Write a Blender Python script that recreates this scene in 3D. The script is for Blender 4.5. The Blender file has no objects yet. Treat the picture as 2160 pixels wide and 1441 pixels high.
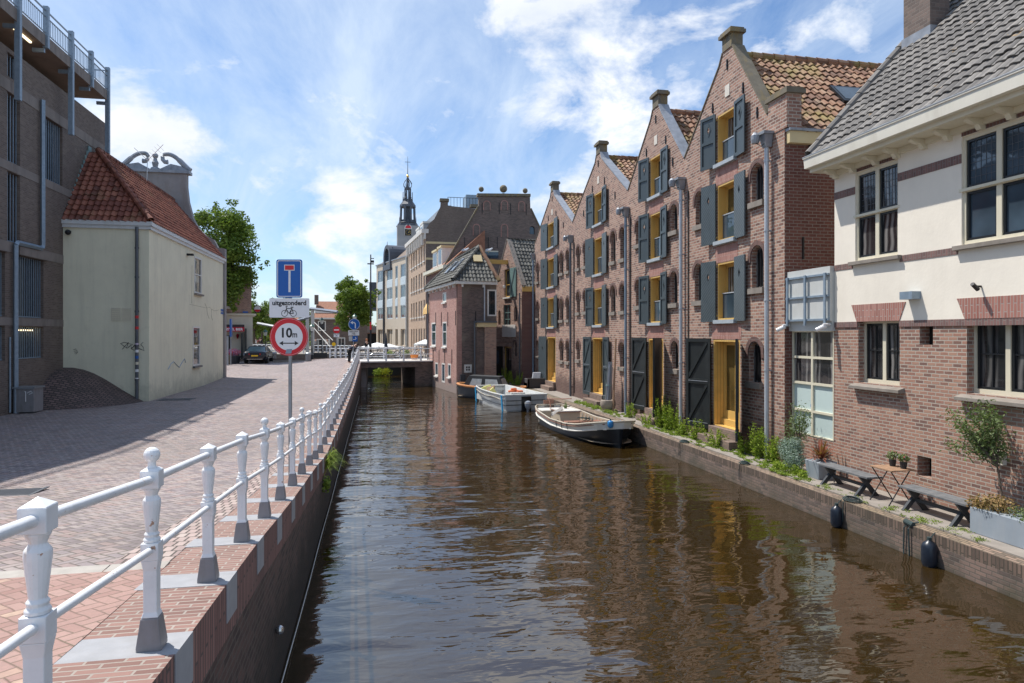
import bpy, bmesh, math, random
from mathutils import Vector, Matrix
from mathutils.geometry import tessellate_polygon
random.seed(7)
R = math.radians
D = bpy.data
C = bpy.context.scene.collection
sc = bpy.context.scene

# ------------------------------------------------------------ camera
CZ = 4.1                                   # eye height above the canal water (z = 0)
TH = math.atan(287 / 1440)                 # the camera looks this far to the right of the canal
cam_d = D.cameras.new('camera'); cam = D.objects.new('camera', cam_d); C.objects.link(cam)
cam.location = (0, 0, CZ); cam.rotation_euler = (R(90), 0, -TH)
cam_d.lens = 24; cam_d.sensor_width = 36; cam_d.shift_y = -15.5 / 2160
cam_d.clip_end = 5000; cam_d.clip_start = 0.05
sc.camera = cam
# ------------------------------------------------------------ light
SUN = Vector((-.43, .34, 1)).normalized()
SUN_EL = math.asin(SUN.z); SUN_AZ = math.atan2(SUN.x, SUN.y)
sd = D.lights.new('sun', 'SUN'); sd.energy = 4.2; sd.angle = R(.5); sd.color = (1, .95, .88)
so = D.objects.new('sun', sd); C.objects.link(so)
so.rotation_euler = SUN.to_track_quat('Z', 'Y').to_euler(); so.location = (-30, 20, 60)
sc.view_settings.view_transform = 'Standard'; sc.view_settings.look = 'None'
sc.view_settings.exposure = 0.45; sc.view_settings.gamma = 1
sc.render.engine = 'CYCLES'

# ------------------------------------------------------------ node helpers
class NT:
    def __init__(s, tree): s.t = tree; s.x = 0
    def n(s, typ, ins=None, out=0, **props):
        nd = s.t.nodes.new(typ); s.x += 160; nd.location = (s.x, 0)
        for k, v in props.items(): setattr(nd, k, v)
        for k, v in (ins or {}).items():
            sk = nd.inputs[k]
            if isinstance(v, bpy.types.NodeSocket): s.t.links.new(v, sk)
            elif v is not None:
                if hasattr(sk.default_value, '__len__') and not hasattr(v, '__len__'): v = [v] * len(sk.default_value)
                if hasattr(sk.default_value, '__len__') and len(sk.default_value) == 4 and len(v) == 3: v = (*v, 1)
                sk.default_value = v
        return nd.outputs[out] if len(nd.outputs) else None
    def m(s, op, a, b=None, c=None, clamp=False):
        return s.n('ShaderNodeMath', {0: a, 1: b, 2: c}, operation=op, use_clamp=clamp)
    def vm(s, op, a, b=None):
        nd_out = 'Value' if op in ('DOT_PRODUCT', 'LENGTH') else 'Vector'
        return s.n('ShaderNodeVectorMath', {0: a, 1: b}, out=nd_out, operation=op)
    def xyz(s, v):
        nd = s.t.nodes.new('ShaderNodeSeparateXYZ'); s.t.links.new(v, nd.inputs[0]); return nd.outputs
    def cxyz(s, x, y, z=0.0): return s.n('ShaderNodeCombineXYZ', {0: x, 1: y, 2: z})
    def mix(s, f, a, b, blend='MIX'):
        nd = s.t.nodes.new('ShaderNodeMix'); nd.data_type = 'RGBA'; nd.blend_type = blend
        for sk, v in ((nd.inputs[0], f), (nd.inputs[6], a), (nd.inputs[7], b)):
            if isinstance(v, bpy.types.NodeSocket): s.t.links.new(v, sk)
            else: sk.default_value = v if not hasattr(v, '__len__') else (*v[:3], 1)
        return nd.outputs[2]
    def noise(s, vec, scale, detail=3, rough=.55, out=0, dist=0):
        return s.n('ShaderNodeTexNoise', {'Vector': vec, 'Scale': scale, 'Detail': detail, 'Roughness': rough, 'Distortion': dist}, out=out)
    def ramp(s, f, a, b):                  # linear step between a and b, clamped
        return s.n('ShaderNodeMapRange', {0: f, 1: a, 2: b, 3: 0.0, 4: 1.0})
    def cramp(s, f, stops):
        nd = s.t.nodes.new('ShaderNodeValToRGB'); s.t.links.new(f, nd.inputs[0]); e = nd.color_ramp.elements
        while len(e) < len(stops): e.new(.5)
        for el, (p, c) in zip(e, stops): el.position = p; el.color = (*c, 1)
        return nd.outputs[0]
    def bump(s, h, strength=.3, dist=.02, nrm=None):
        return s.n('ShaderNodeBump', {'Height': h, 'Strength': strength, 'Distance': dist, 'Normal': nrm})
    def pos(s): return s.n('ShaderNodeNewGeometry')

def new_mat(name):
    m = D.materials.new(name); m.use_nodes = True; m.node_tree.nodes.clear(); return m, NT(m.node_tree)
def finish(nt, col, rough=.7, nrm=None, metal=0.0, spec=None, **ex):
    ins = {'Base Color': col, 'Roughness': rough, 'Metallic': metal}
    if nrm is not None: ins['Normal'] = nrm
    if spec is not None: ins['Specular IOR Level'] = spec
    ins.update(ex)
    o = nt.n('ShaderNodeBsdfPrincipled', ins)
    nt.n('ShaderNodeOutputMaterial', {0: o})
def walluv(nt):
    """(along the wall, height) for vertical faces of any heading, (x, y) for level ones"""
    g = nt.t.nodes.new('ShaderNodeNewGeometry')
    P = nt.xyz(g.outputs['Position']); Nn = nt.xyz(g.outputs['True Normal'])
    u = nt.m('SUBTRACT', nt.m('MULTIPLY', Nn[0], P[1]), nt.m('MULTIPLY', Nn[1], P[0]))
    lev = nt.m('GREATER_THAN', nt.m('ABSOLUTE', Nn[2]), .75)
    uu = nt.n('ShaderNodeMix', {0: lev, 2: u, 3: P[0]}); vv = nt.n('ShaderNodeMix', {0: lev, 2: P[2], 3: P[1]})
    return nt.cxyz(uu, vv), g.outputs['Position'], P
MATS = {}
def M_plain(name, col, rough=.6, metal=0.0, var=.12, scale=3.0, bump=.0, bscale=40.0, dirt=None, dirt_amt=.5, dscale=1.2, spec=None, **ex):
    m, nt = new_mat(name); g = nt.pos()
    P = nt.t.nodes[-1].outputs['Position']
    n1 = nt.noise(P, scale, 4)
    c = nt.mix(nt.ramp(n1, .25, .75), tuple(x * (1 - var) for x in col), tuple(min(1, x * (1 + var)) for x in col))
    if dirt is not None:
        st = nt.noise(nt.vm('MULTIPLY', P, (1, 1, .25)), dscale * 2, 5, .65)
        c = nt.mix(nt.m('MULTIPLY', nt.ramp(st, .5, .72), dirt_amt), c, dirt)
    nr = None
    if bump: nr = nt.bump(nt.noise(P, bscale, 3), bump, .01)
    finish(nt, c, rough, nr, metal, spec, **ex); MATS[name] = m; return m
def M_brick(name, c1, c2, mort, bw=.21, bh=.063, ms=.009, soil=None, soil_amt=.5, soil_scale=.5, bump=.5, patch=None, lowdark=None, vertical=False, third=None):
    m, nt = new_mat(name); uv, P, p = walluv(nt)
    if vertical:
        q = nt.xyz(uv); uv = nt.cxyz(q[1], q[0])
    wob = nt.noise(P, 6, 2, out=1)
    uv2 = nt.vm('ADD', uv, nt.vm('MULTIPLY', nt.vm('SUBTRACT', wob, (.5, .5, .5)), (.012, .012, 0)))
    nd = nt.t.nodes.new('ShaderNodeTexBrick'); nt.t.links.new(uv2, nd.inputs['Vector'])
    for k, v in (('Scale', 1), ('Mortar Size', ms), ('Mortar Smooth', .3), ('Bias', 0), ('Brick Width', bw), ('Row Height', bh + ms)): nd.inputs[k].default_value = v
    nd.inputs['Color1'].default_value = (0, 0, 0, 1); nd.inputs['Color2'].default_value = (1, 1, 1, 1); nd.inputs['Mortar'].default_value = (.5, .5, .5, 1)
    t = nt.m('ADD', nt.m('MULTIPLY', nt.xyz(nd.outputs['Color'])[0], .75), nt.m('MULTIPLY', nt.noise(P, 14, 3), .25))
    stops = [(0.05, c1), (.85, c2)] if third is None else [(.05, c1), (.45, c2), (.9, third)]
    col = nt.cramp(t, stops)
    if patch is not None:                   # repaired or bleached areas
        col = nt.mix(nt.m('MULTIPLY', nt.ramp(nt.noise(P, .55, 4), .5, .62), .75), col, patch)
    if soil is not None:
        so_ = nt.noise(nt.vm('MULTIPLY', P, (1, 1, .35)), soil_scale * 2, 6, .7)
        col = nt.mix(nt.m('MULTIPLY', nt.ramp(so_, .45, .7), soil_amt), col, soil)
    col = nt.mix(nd.outputs['Fac'], col, nt.mix(nt.noise(P, 2.5, 3), mort, tuple(x * .6 for x in mort)))
    if lowdark is not None:                 # damp and algae near the water or the ground
        lv, dc = lowdark
        f = nt.ramp(nt.m('ADD', p[2], nt.m('MULTIPLY', nt.m('SUBTRACT', nt.noise(P, 1.6, 4), .5), 1.2)), lv, lv - .7)
        col = nt.mix(nt.m('MULTIPLY', f, .8), col, dc)
    h = nt.m('ADD', nt.m('SUBTRACT', 1, nd.outputs['Fac']), nt.m('MULTIPLY', nt.noise(P, 60, 3), .35))
    finish(nt, col, .85, nt.bump(h, bump, .008)); MATS[name] = m; return m
def M_paving(name, stops, mort, cell=.1, rot=45, moss=(.07, .09, .03), moss_amt=.35, soil=(.18, .15, .13), jw=.06):
    """true herringbone clinkers: cells (i, j) with (i - j) mod 4 in 0, 1 lie flat, 2, 3 stand up"""
    m, nt = new_mat(name); g = nt.pos(); P = nt.t.nodes[-1].outputs['Position']
    wob = nt.noise(P, 3, 2, out=1)
    P2 = nt.vm('ADD', P, nt.vm('MULTIPLY', nt.vm('SUBTRACT', wob, (.5, .5, .5)), (.05, .05, 0)))
    mp = nt.n('ShaderNodeMapping', {'Vector': P2, 'Rotation': (0, 0, R(rot)), 'Scale': (1 / cell, 1 / cell, 1)})
    q = nt.xyz(mp); i = nt.m('FLOOR', q[0]); j = nt.m('FLOOR', q[1]); fx = nt.m('FRACT', q[0]); fy = nt.m('FRACT', q[1])
    k = nt.m('FLOORED_MODULO', nt.m('SUBTRACT', i, j), 4)
    def eq(v): return nt.m('COMPARE', k, float(v), .5)
    k0, k1, k2, k3 = eq(0), eq(1), eq(2), eq(3)
    def dist(v, op): return nt.m('ADD', v, op)              # an open side pushes the distance out of reach
    dl = nt.m('ADD', fx, k1); dr = nt.m('ADD', nt.m('SUBTRACT', 1, fx), k0)
    db = nt.m('ADD', fy, k2); dt = nt.m('ADD', nt.m('SUBTRACT', 1, fy), k3)
    dm = nt.m('MINIMUM', nt.m('MINIMUM', dl, dr), nt.m('MINIMUM', db, dt))
    bi = nt.m('SUBTRACT', i, k1); bj = nt.m('SUBTRACT', j, k2)
    wn = nt.n('ShaderNodeTexWhiteNoise', {'Vector': nt.cxyz(bi, bj, 0.0)}, out=0)
    t = nt.m('ADD', nt.m('MULTIPLY', wn, .8), nt.m('MULTIPLY', nt.noise(P, 1.1, 4), .2))
    col = nt.cramp(t, stops)
    col = nt.mix(nt.m('MULTIPLY', nt.ramp(nt.noise(P, .35, 5, .65), .42, .68), .45), col, soil)
    col = nt.mix(nt.m('MULTIPLY', nt.ramp(nt.noise(P, 25, 2), .4, .8), .25), col, tuple(x * .5 for x in stops[0][1]))
    joint = nt.ramp(dm, jw * 1.4, jw * .5)
    jc = nt.mix(nt.m('MULTIPLY', nt.ramp(nt.noise(P, .9, 4), .45, .6), moss_amt), mort, moss)
    col = nt.mix(joint, col, jc)
    h = nt.m('ADD', nt.ramp(dm, 0.0, jw * 2.2), nt.m('MULTIPLY', wn, .5))
    finish(nt, col, nt.m('ADD', .62, nt.m('MULTIPLY', wn, .2)), nt.bump(h, .55, .012)); MATS[name] = m; return m
def M_attr(name, stops, rough=.75, spots=None, transl=0.0, streak=None, bump=.25, bscale=25):
    """colour per tile or leaf from the face attribute rnd"""
    m, nt = new_mat(name)
    a = nt.n('ShaderNodeAttribute', {}, out='Fac', attribute_name='rnd')
    g = nt.pos(); P = nt.t.nodes[-1].outputs['Position']
    t = nt.m('ADD', nt.m('MULTIPLY', a, .8), nt.m('MULTIPLY', nt.noise(P, 1.3, 4), .2))
    col = nt.cramp(t, stops)
    if spots:
        for sc_, lo, hi, c_, am in spots:
            col = nt.mix(nt.m('MULTIPLY', nt.ramp(nt.noise(P, sc_, 5, .7), lo, hi), am), col, c_)
    if transl:
        d = nt.n('ShaderNodeBsdfPrincipled', {'Base Color': col, 'Roughness': rough, 'Specular IOR Level': .25})
        tr = nt.n('ShaderNodeBsdfTranslucent', {'Color': nt.mix(.5, col, (.25, .4, .03))})
        nt.n('ShaderNodeOutputMaterial', {0: nt.n('ShaderNodeMixShader', {0: transl, 1: d, 2: tr})})
    else: finish(nt, col, rough, nt.bump(nt.noise(P, bscale, 3), bump, .01))
    MATS[name] = m; return m
def M_glass(name, col=(.012, .014, .016), rough=.03, curtain=None):
    m, nt = new_mat(name); uv, P, p = walluv(nt)
    w = nt.noise(P, 1.7, 2)
    c = nt.mix(nt.ramp(nt.noise(P, .8, 3), .35, .7), col, tuple(x * 2.4 for x in col))
    if curtain:
        q = nt.xyz(uv); s_ = nt.m('SINE', nt.m('MULTIPLY', nt.m('ADD', q[0], nt.m('MULTIPLY', nt.noise(P, .8, 2), .3)), 38.0))
        f = nt.m('MULTIPLY', nt.ramp(s_, -.6, 1.0), nt.ramp(nt.noise(nt.cxyz(q[0], 0.0, 0.0), 2.3, 1), .42, .55))
        c = nt.mix(f, c, curtain)
    finish(nt, c, rough, nt.bump(w, .04, .05), 0, .75); MATS[name] = m; return m

# ------------------------------------------------------------ world: physical sky with two layers of cloud
w = D.worlds.new('World'); sc.world = w; w.use_nodes = True; w.node_tree.nodes.clear(); nt = NT(w.node_tree)
sky = nt.n('ShaderNodeTexSky', {}, sky_type='NISHITA', sun_disc=False, sun_elevation=SUN_EL, sun_rotation=SUN_AZ, air_density=1.0, dust_density=.4, ozone_density=2.0)
tc = nt.n('ShaderNodeTexCoord', {}, out='Generated')
q = nt.xyz(nt.vm('NORMALIZE', tc))
zz = nt.m('ADD', nt.m('MAXIMUM', q[2], 0.0), .16)
pl = nt.cxyz(nt.m('DIVIDE', q[0], zz), nt.m('DIVIDE', q[1], zz))
ci = nt.n('ShaderNodeMapping', {'Vector': pl, 'Rotation': (0, 0, R(118)), 'Scale': (1.3, .40, 1), 'Location': (1.7, .4, 0)})
cirrus = nt.ramp(nt.noise(ci, 1.5, 9, .64, dist=.6), .33, .70)
cu = nt.n('ShaderNodeMapping', {'Vector': tc, 'Scale': (1, 1, 1.7), 'Location': (.35, 2.1, .2)})
cumn = nt.noise(cu, 5.2, 11, .60, dist=.25)
# low banks of cumulus near the horizon and one high bank above the warehouses
def bank(dx, dy, dz, lo, hi):
    v = Vector((dx, dy, dz)).normalized()
    return nt.ramp(nt.vm('DOT_PRODUCT', nt.vm('NORMALIZE', tc), tuple(v)), lo, hi)
def look(px, py):
    x = (px - 1080) / 1440; z = (705 - py) / 1440; s, c = math.sin(TH), math.cos(TH); return (c * x + s, -s * x + c, z)
b = nt.m('ADD', nt.m('MULTIPLY', bank(*look(1400, 150), .965, .999), .30), nt.m('MULTIPLY', bank(*look(730, 385), .988, .9998), .20))
b = nt.m('ADD', b, nt.m('MULTIPLY', bank(*look(290, 290), .991, .9996), .32))
b = nt.m('ADD', b, nt.m('MULTIPLY', bank(*look(1180, 80), .992, .9995), .12))
b = nt.m('ADD', b, nt.m('MULTIPLY', nt.ramp(q[2], .24, .02), .14))
cum = nt.ramp(nt.m('ADD', cumn, nt.m('MULTIPLY', b, .55)), .61, .73)
shade = nt.ramp(nt.noise(cu, 5.0, 6, .6), .3, .75)
ccol = nt.mix(shade, (6.0, 6.5, 7.3), (8.8, 8.9, 9.1))
skyc = nt.mix(1.0, sky, (.84, 1.0, 1.16), 'MULTIPLY')
c1 = nt.mix(nt.m('MULTIPLY', cirrus, .82), skyc, (5.7, 6.7, 8.0))
c2 = nt.mix(cum, c1, ccol)
bg = nt.n('ShaderNodeBackground', {0: c2, 1: .1})
nt.n('ShaderNodeOutputWorld', {0: bg})

# ------------------------------------------------------------ materials
wb_m = (.50, .43, .36)
def M_worn(name, col, stain, low, zlow, amt):
    '''old render: drips, repaired patches, hairline mottling and a soiled foot'''
    m, nt = new_mat(name); g = nt.pos(); P = nt.t.nodes[-1].outputs['Position']; p = nt.xyz(P)
    c = nt.mix(nt.ramp(nt.noise(P, .9, 5, .6), .3, .7), tuple(x * .93 for x in col), tuple(min(1, x * 1.04) for x in col))
    patch = nt.ramp(nt.noise(nt.vm('MULTIPLY', P, (1, 1, .8)), .55, 2), .57, .585)
    c = nt.mix(nt.m('MULTIPLY', patch, .18 * amt), c, tuple(x * .78 for x in col))
    drip = nt.ramp(nt.noise(nt.vm('MULTIPLY', P, (3.2, 3.2, .22)), 1.0, 6, .7), .50, .74)
    c = nt.mix(nt.m('MULTIPLY', drip, .5 * amt), c, stain)
    blot = nt.ramp(nt.noise(P, 1.7, 7, .75), .56, .72)
    c = nt.mix(nt.m('MULTIPLY', blot, .45 * amt), c, stain)
    f = nt.ramp(nt.m('ADD', p[2], nt.m('MULTIPLY', nt.m('SUBTRACT', nt.noise(P, 1.9, 6, .7), .5), 2.2)), zlow + .9, zlow)
    c = nt.mix(nt.m('MULTIPLY', f, .7 * amt), c, low)
    finish(nt, c, .85, nt.bump(nt.m('ADD', nt.noise(P, 14, 4), nt.m('MULTIPLY', nt.noise(P, 2.2, 2), 1.5)), .22, .012)); MATS[name] = m
def M_paint(name):
    '''thick white iron paint with chips, rust runs and grime'''
    m, nt = new_mat(name); g = nt.pos(); P = nt.t.nodes[-1].outputs['Position']
    c = nt.mix(nt.ramp(nt.noise(P, 5, 4), .3, .7), (.72, .73, .74), (.82, .825, .83))
    run = nt.ramp(nt.noise(nt.vm('MULTIPLY', P, (9, 9, 1.6)), 1.6, 5, .7), .60, .72)
    c = nt.mix(nt.m('MULTIPLY', run, .55), c, (.55, .42, .30))
    chip = nt.ramp(nt.noise(P, 17, 4, .6), .675, .70)
    c = nt.mix(nt.m('MULTIPLY', chip, .85), c, (.34, .15, .06))
    grime = nt.ramp(nt.noise(P, 2.1, 6, .75), .5, .75); c = nt.mix(nt.m('MULTIPLY', grime, .35), c, (.45, .44, .42))
    finish(nt, c, nt.m('ADD', .32, nt.m('MULTIPLY', grime, .3)), nt.bump(nt.m('ADD', nt.noise(P, 26, 4), chip), .16, .006)); MATS[name] = m
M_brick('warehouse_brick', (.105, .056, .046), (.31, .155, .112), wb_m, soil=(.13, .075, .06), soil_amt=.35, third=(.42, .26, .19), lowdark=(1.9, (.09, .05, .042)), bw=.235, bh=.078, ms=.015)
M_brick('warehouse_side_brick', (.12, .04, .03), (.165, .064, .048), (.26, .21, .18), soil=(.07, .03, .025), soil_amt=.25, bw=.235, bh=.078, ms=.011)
M_brick('arch_brick', (.09, .045, .038), (.17, .085, .07), (.22, .19, .17), bw=.07, bh=.2, ms=.008)
M_brick('lintel_brick', (.27, .10, .075), (.40, .19, .15), (.45, .37, .33), bw=.30, bh=.055, ms=.009, vertical=True)
M_brick('house_brick', (.14, .08, .065), (.31, .155, .11), (.48, .42, .35), third=(.38, .22, .155), ms=.012, soil=(.16, .10, .09), soil_amt=.2)
M_brick('band_brick', (.13, .08, .075), (.22, .12, .105), (.25, .21, .19), bw=.30, bh=.055, ms=.008, vertical=True)
M_brick('dark_brick', (.105, .078, .066), (.19, .145, .12), (.21, .18, .155), bw=.21, bh=.055, ms=.012, soil=(.07, .045, .04), soil_amt=.55, soil_scale=.35)
M_brick('pink_brick', (.33, .16, .135), (.47, .26, .215), (.55, .42, .36), soil=(.5, .36, .3), soil_amt=.35, ms=.006, lowdark=(1.1, (.25, .22, .2)))
M_brick('grey_brick', (.10, .075, .065), (.20, .14, .12), (.20, .17, .15), patch=(.26, .22, .17), soil=(.08, .05, .045), soil_amt=.5)
M_brick('gable_brick', (.105, .082, .072), (.20, .145, .12), (.22, .185, .16), soil=(.10, .08, .07), soil_amt=.5, bw=.25, bh=.08)
M_brick('tan_brick', (.42, .29, .20), (.56, .40, .29), (.5, .42, .34), soil=(.4, .28, .2), soil_amt=.3)
M_brick('quay_brick', (.07, .055, .05), (.17, .12, .10), (.14, .12, .10), third=(.22, .15, .12), soil=(.05, .045, .035), soil_amt=.6, lowdark=(.32, (.055, .055, .03)), ms=.01)
M_brick('quay_soldier', (.07, .05, .04), (.19, .13, .10), (.10, .08, .06), bw=.4, bh=.06, ms=.014, soil=(.07, .06, .04), soil_amt=.5, vertical=True, bump=.9)
M_brick('cap_brick', (.17, .09, .073), (.29, .165, .135), (.42, .36, .31), bw=.21, bh=.062, ms=.009, soil=(.3, .19, .15), soil_amt=.3)
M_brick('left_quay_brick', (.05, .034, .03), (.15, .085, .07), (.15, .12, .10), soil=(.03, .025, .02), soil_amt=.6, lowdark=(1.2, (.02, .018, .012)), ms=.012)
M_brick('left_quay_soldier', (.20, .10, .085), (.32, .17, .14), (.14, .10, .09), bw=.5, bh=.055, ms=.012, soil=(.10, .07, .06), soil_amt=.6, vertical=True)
M_brick('quay_top_brick', (.13, .10, .08), (.30, .21, .16), (.11, .09, .06), bw=.22, bh=.06, ms=.012, soil=(.30, .24, .13), soil_amt=.5, bump=.8, vertical=True)
M_brick('step_brick', (.16, .11, .09), (.28, .19, .15), (.2, .17, .14), soil=(.14, .12, .08), soil_amt=.4)
street_stops = [(.02, (.15, .11, .115)), (.3, (.285, .235, .24)), (.6, (.385, .325, .305)), (.85, (.33, .235, .22)), (.97, (.52, .44, .38))]
M_paving('street_paving', street_stops, (.12, .10, .085), jw=.075)
M_paving('sidewalk_paving', [(.02, (.27, .23, .21)), (.12, (.28, .15, .125)), (.6, (.38, .24, .205)), (.86, (.31, .175, .15)), (.93, (.60, .46, .33))], (.20, .13, .10), jw=.05, soil=(.42, .27, .22))
M_brick('mound_paving', (.09, .065, .06), (.20, .13, .12), (.05, .045, .04), bw=.22, bh=.09, ms=.02, soil=(.06, .05, .045), soil_amt=.6)
M_plain('granite', (.33, .335, .35), .65, var=.10, scale=8, bump=.1, dirt=(.3, .28, .25), dirt_amt=.3)
M_plain('concrete', (.27, .255, .25), .85, var=.14, scale=1.5, bump=.15, dirt=(.2, .16, .13), dirt_amt=.55)
M_plain('dark_concrete', (.22, .19, .17), .85, var=.15, scale=1.5, bump=.15, dirt=(.09, .07, .06), dirt_amt=.6)
M_plain('soffit_concrete', (.20, .155, .125), .9, var=.2, scale=1.1, bump=.1, dirt=(.12, .08, .06), dirt_amt=.4)
M_plain('kerb_concrete', (.40, .37, .33), .85, var=.15, scale=6, bump=.2, bscale=120, dirt=(.25, .21, .18), dirt_amt=.5)
M_plain('ground', (.26, .23, .2), .9, var=.2)
M_worn('cream_plaster', (.76, .725, .55), (.46, .44, .34), (.20, .20, .15), 1.2, .62)
M_worn('house_plaster', (.80, .74, .635), (.60, .54, .46), (.5, .45, .38), 3.2, .3)
M_plain('cafe_plaster', (.60, .55, .44), .8, var=.06)
M_paint('white_paint')
M_plain('trim_white', (.72, .70, .65), .5, var=.05, dirt=(.5, .45, .4), dirt_amt=.2)
M_plain('eave_cream', (.66, .63, .54), .5, var=.05, dirt=(.42, .38, .3), dirt_amt=.4, dscale=1.0)
M_plain('trim_cream', (.66, .61, .47), .45, var=.05, dirt=(.45, .4, .3), dirt_amt=.25)
M_plain('post_foot_grey', (.235, .225, .23), .5, var=.08, scale=6, dirt=(.12, .10, .08), dirt_amt=.4, dscale=3)
M_plain('rust', (.32, .13, .05), .8, var=.3, scale=20)
M_plain('black_paint', (.018, .023, .024), .32, var=.2)
M_plain('black_board', (.016, .02, .021), .45, var=.3, dirt=(.05, .055, .055), dirt_amt=.4)
M_plain('ochre_paint', (.60, .38, .11), .45, var=.06, scale=2, dirt=(.45, .26, .08), dirt_amt=.3, dscale=2)
M_plain('ochre_pale', (.62, .50, .28), .5, var=.06)
M_plain('slate_green', (.050, .066, .073), .42, var=.08, dirt=(.12, .14, .14), dirt_amt=.25)
M_plain('pale_green', (.16, .25, .23), .5, var=.12, dirt=(.1, .13, .12), dirt_amt=.5)
M_plain('stone_sill', (.24, .21, .18), .8, var=.2, scale=5, bump=.2, dirt=(.12, .10, .07), dirt_amt=.4)
M_plain('blue_stone', (.36, .40, .43), .55, var=.12, scale=4)
M_plain('coping_stone', (.15, .13, .095), .85, var=.25, scale=4, bump=.3, dirt=(.26, .18, .05), dirt_amt=.7, dscale=1.5)
M_plain('lead', (.27, .29, .32), .5, .3, var=.25, scale=4, dirt=(.45, .45, .46), dirt_amt=.4)
M_plain('zinc_pipe', (.50, .53, .56), .42, .25, var=.10, dirt=(.3, .3, .3), dirt_amt=.3)
M_plain('dark_pipe', (.10, .11, .125), .5, .2, var=.15)
M_plain('galvanised', (.25, .32, .39), .5, .35, var=.15, scale=9, dirt=(.16, .19, .22), dirt_amt=.4)
M_plain('iron', (.025, .025, .027), .5, .5, var=.2)
M_plain('window_black', (.015, .017, .02), .3, var=.1)
M_plain('dark_void', (.008, .007, .007), .9, var=.1)
M_plain('grille_dark', (.05, .045, .04), .8)
M_plain('plaque', (.65, .6, .52), .7)
M_glass('glass_dark'); M_glass('glass_curtain', (.014, .014, .015), .04, curtain=(.22, .21, .20))
M_glass('glass_sky', (.03, .045, .06), .02); M_glass('glass_ochre', (.05, .035, .012), .05)
M_plain('frosted_glass', (.50, .60, .58), .25, var=.05, scale=1.0)
M_plain('panel_grey', (.52, .53, .51), .6, var=.06, dirt=(.36, .35, .30), dirt_amt=.5, dscale=1.2)
M_plain('panel_pale', (.62, .59, .55), .7, var=.06, dirt=(.4, .36, .3), dirt_amt=.4)
M_plain('aqua_panel', (.55, .62, .65), .5, var=.05)
M_plain('modern_render', (.56, .48, .38), .85, var=.06, dirt=(.42, .36, .29), dirt_amt=.3)
M_plain('sign_blue', (.0, .10, .40), .35, var=.02); M_plain('sign_white', (.78, .78, .78), .35, var=.02, dirt=(.6, .58, .55), dirt_amt=.2)
M_plain('sign_red', (.62, .008, .02), .35, var=.03); M_plain('sign_black', (.01, .01, .01), .5, var=0)
M_plain('sign_yellow', (.85, .50, .01), .4, var=.03)
M_plain('pole_grey', (.30, .32, .34), .45, .5, var=.12, dirt=(.2, .2, .2), dirt_amt=.3)
M_plain('lamp_green', (.03, .12, .09), .4); M_plain('lamp_glass', (.6, .62, .58), .15)
M_plain('bark', (.10, .075, .055), .9, var=.3, scale=8, bump=.5)
M_plain('grey_wood', (.13, .135, .14), .75, var=.3, scale=7, bump=.3, dirt=(.24, .22, .2), dirt_amt=.3, dscale=4)
M_plain('black_wood', (.03, .035, .042), .6, var=.2)
M_plain('brown_wood', (.33, .20, .12), .7, var=.25, scale=6)
M_plain('boat_white', (.60, .60, .57), .35, var=.05, dirt=(.42, .38, .3), dirt_amt=.35, dscale=1.5)
M_plain('boat_cream', (.46, .41, .33), .5, var=.06, dirt=(.4, .33, .25), dirt_amt=.3)
M_plain('boat_black', (.008, .009, .011), .3, var=.1)
M_plain('boat_deck', (.62, .60, .56), .6, var=.06)
M_plain('boat_inner', (.36, .28, .20), .7, var=.15)
M_plain('boat_brown', (.26, .13, .09), .5, var=.15)
M_plain('boat_grey', (.40, .42, .42), .4, var=.06, dirt=(.26, .24, .2), dirt_amt=.5)
M_plain('boat_palegrey', (.62, .64, .64), .4, var=.05, dirt=(.4, .38, .3), dirt_amt=.4)
M_plain('boat_slate', (.09, .10, .115), .35, var=.1); M_plain('boat_orange', (.62, .27, .10), .4, var=.1)
M_plain('canvas_black', (.035, .037, .04), .8, var=.15); M_plain('fender_blue', (.02, .20, .48), .4, var=.1, dirt=(.04, .1, .2), dirt_amt=.4)
M_plain('fender_navy', (.012, .018, .03), .35, var=.2); M_plain('fender_bright', (.02, .32, .62), .45, var=.06)
M_plain('rope', (.035, .055, .055), .9, var=.3); M_plain('cushion_yellow', (.62, .60, .22), .9); M_plain('buoy_orange', (.75, .19, .07), .6)
M_plain('motor_grey', (.22, .25, .30), .3, var=.1); M_plain('canvas_clear', (.45, .48, .48), .12, var=.2, scale=5)
M_plain('planter_grey', (.26, .30, .34), .7, var=.08, dirt=(.36, .37, .38), dirt_amt=.4)
M_plain('terracotta', (.33, .28, .23), .8, var=.1, bump=.1); M_plain('pot_black', (.03, .03, .03), .7)
M_plain('car_paint', (.004, .006, .014), .22, 0, var=.05, **{'Coat Weight': .25}); M_plain('tyre', (.015, .015, .015), .85)
M_plain('car_glass', (.12, .17, .18), .06); M_plain('tail_red', (.65, .01, .015), .2); M_plain('chrome', (.6, .6, .6), .2, .9)
M_plain('awning_red', (.40, .01, .03), .7); M_plain('awning_dark', (.05, .025, .03), .8); M_plain('roof_orange', (.27, .12, .07), .8, var=.25, scale=4)
M_plain('parasol_white', (.72, .73, .72), .8); M_plain('parasol_dark', (.05, .055, .07), .8); M_plain('awning_stripe', (.62, .40, .15), .8, var=.3)
M_plain('slate_lead', (.075, .085, .105), .55, .1, var=.3, scale=.5); M_plain('tower_stone', (.30, .30, .30), .8, var=.15, scale=.3)
M_plain('gold', (.85, .52, .12), .3, .8); M_plain('skin', (.52, .30, .21), .6, var=.03); M_plain('hair_brown', (.05, .03, .02), .7); M_plain('hair_ginger', (.35, .12, .04), .7)
M_plain('cloth_navy', (.03, .035, .06), .9); M_plain('cloth_black', (.012, .012, .014), .9); M_plain('cloth_red', (.35, .05, .05), .9)
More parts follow.
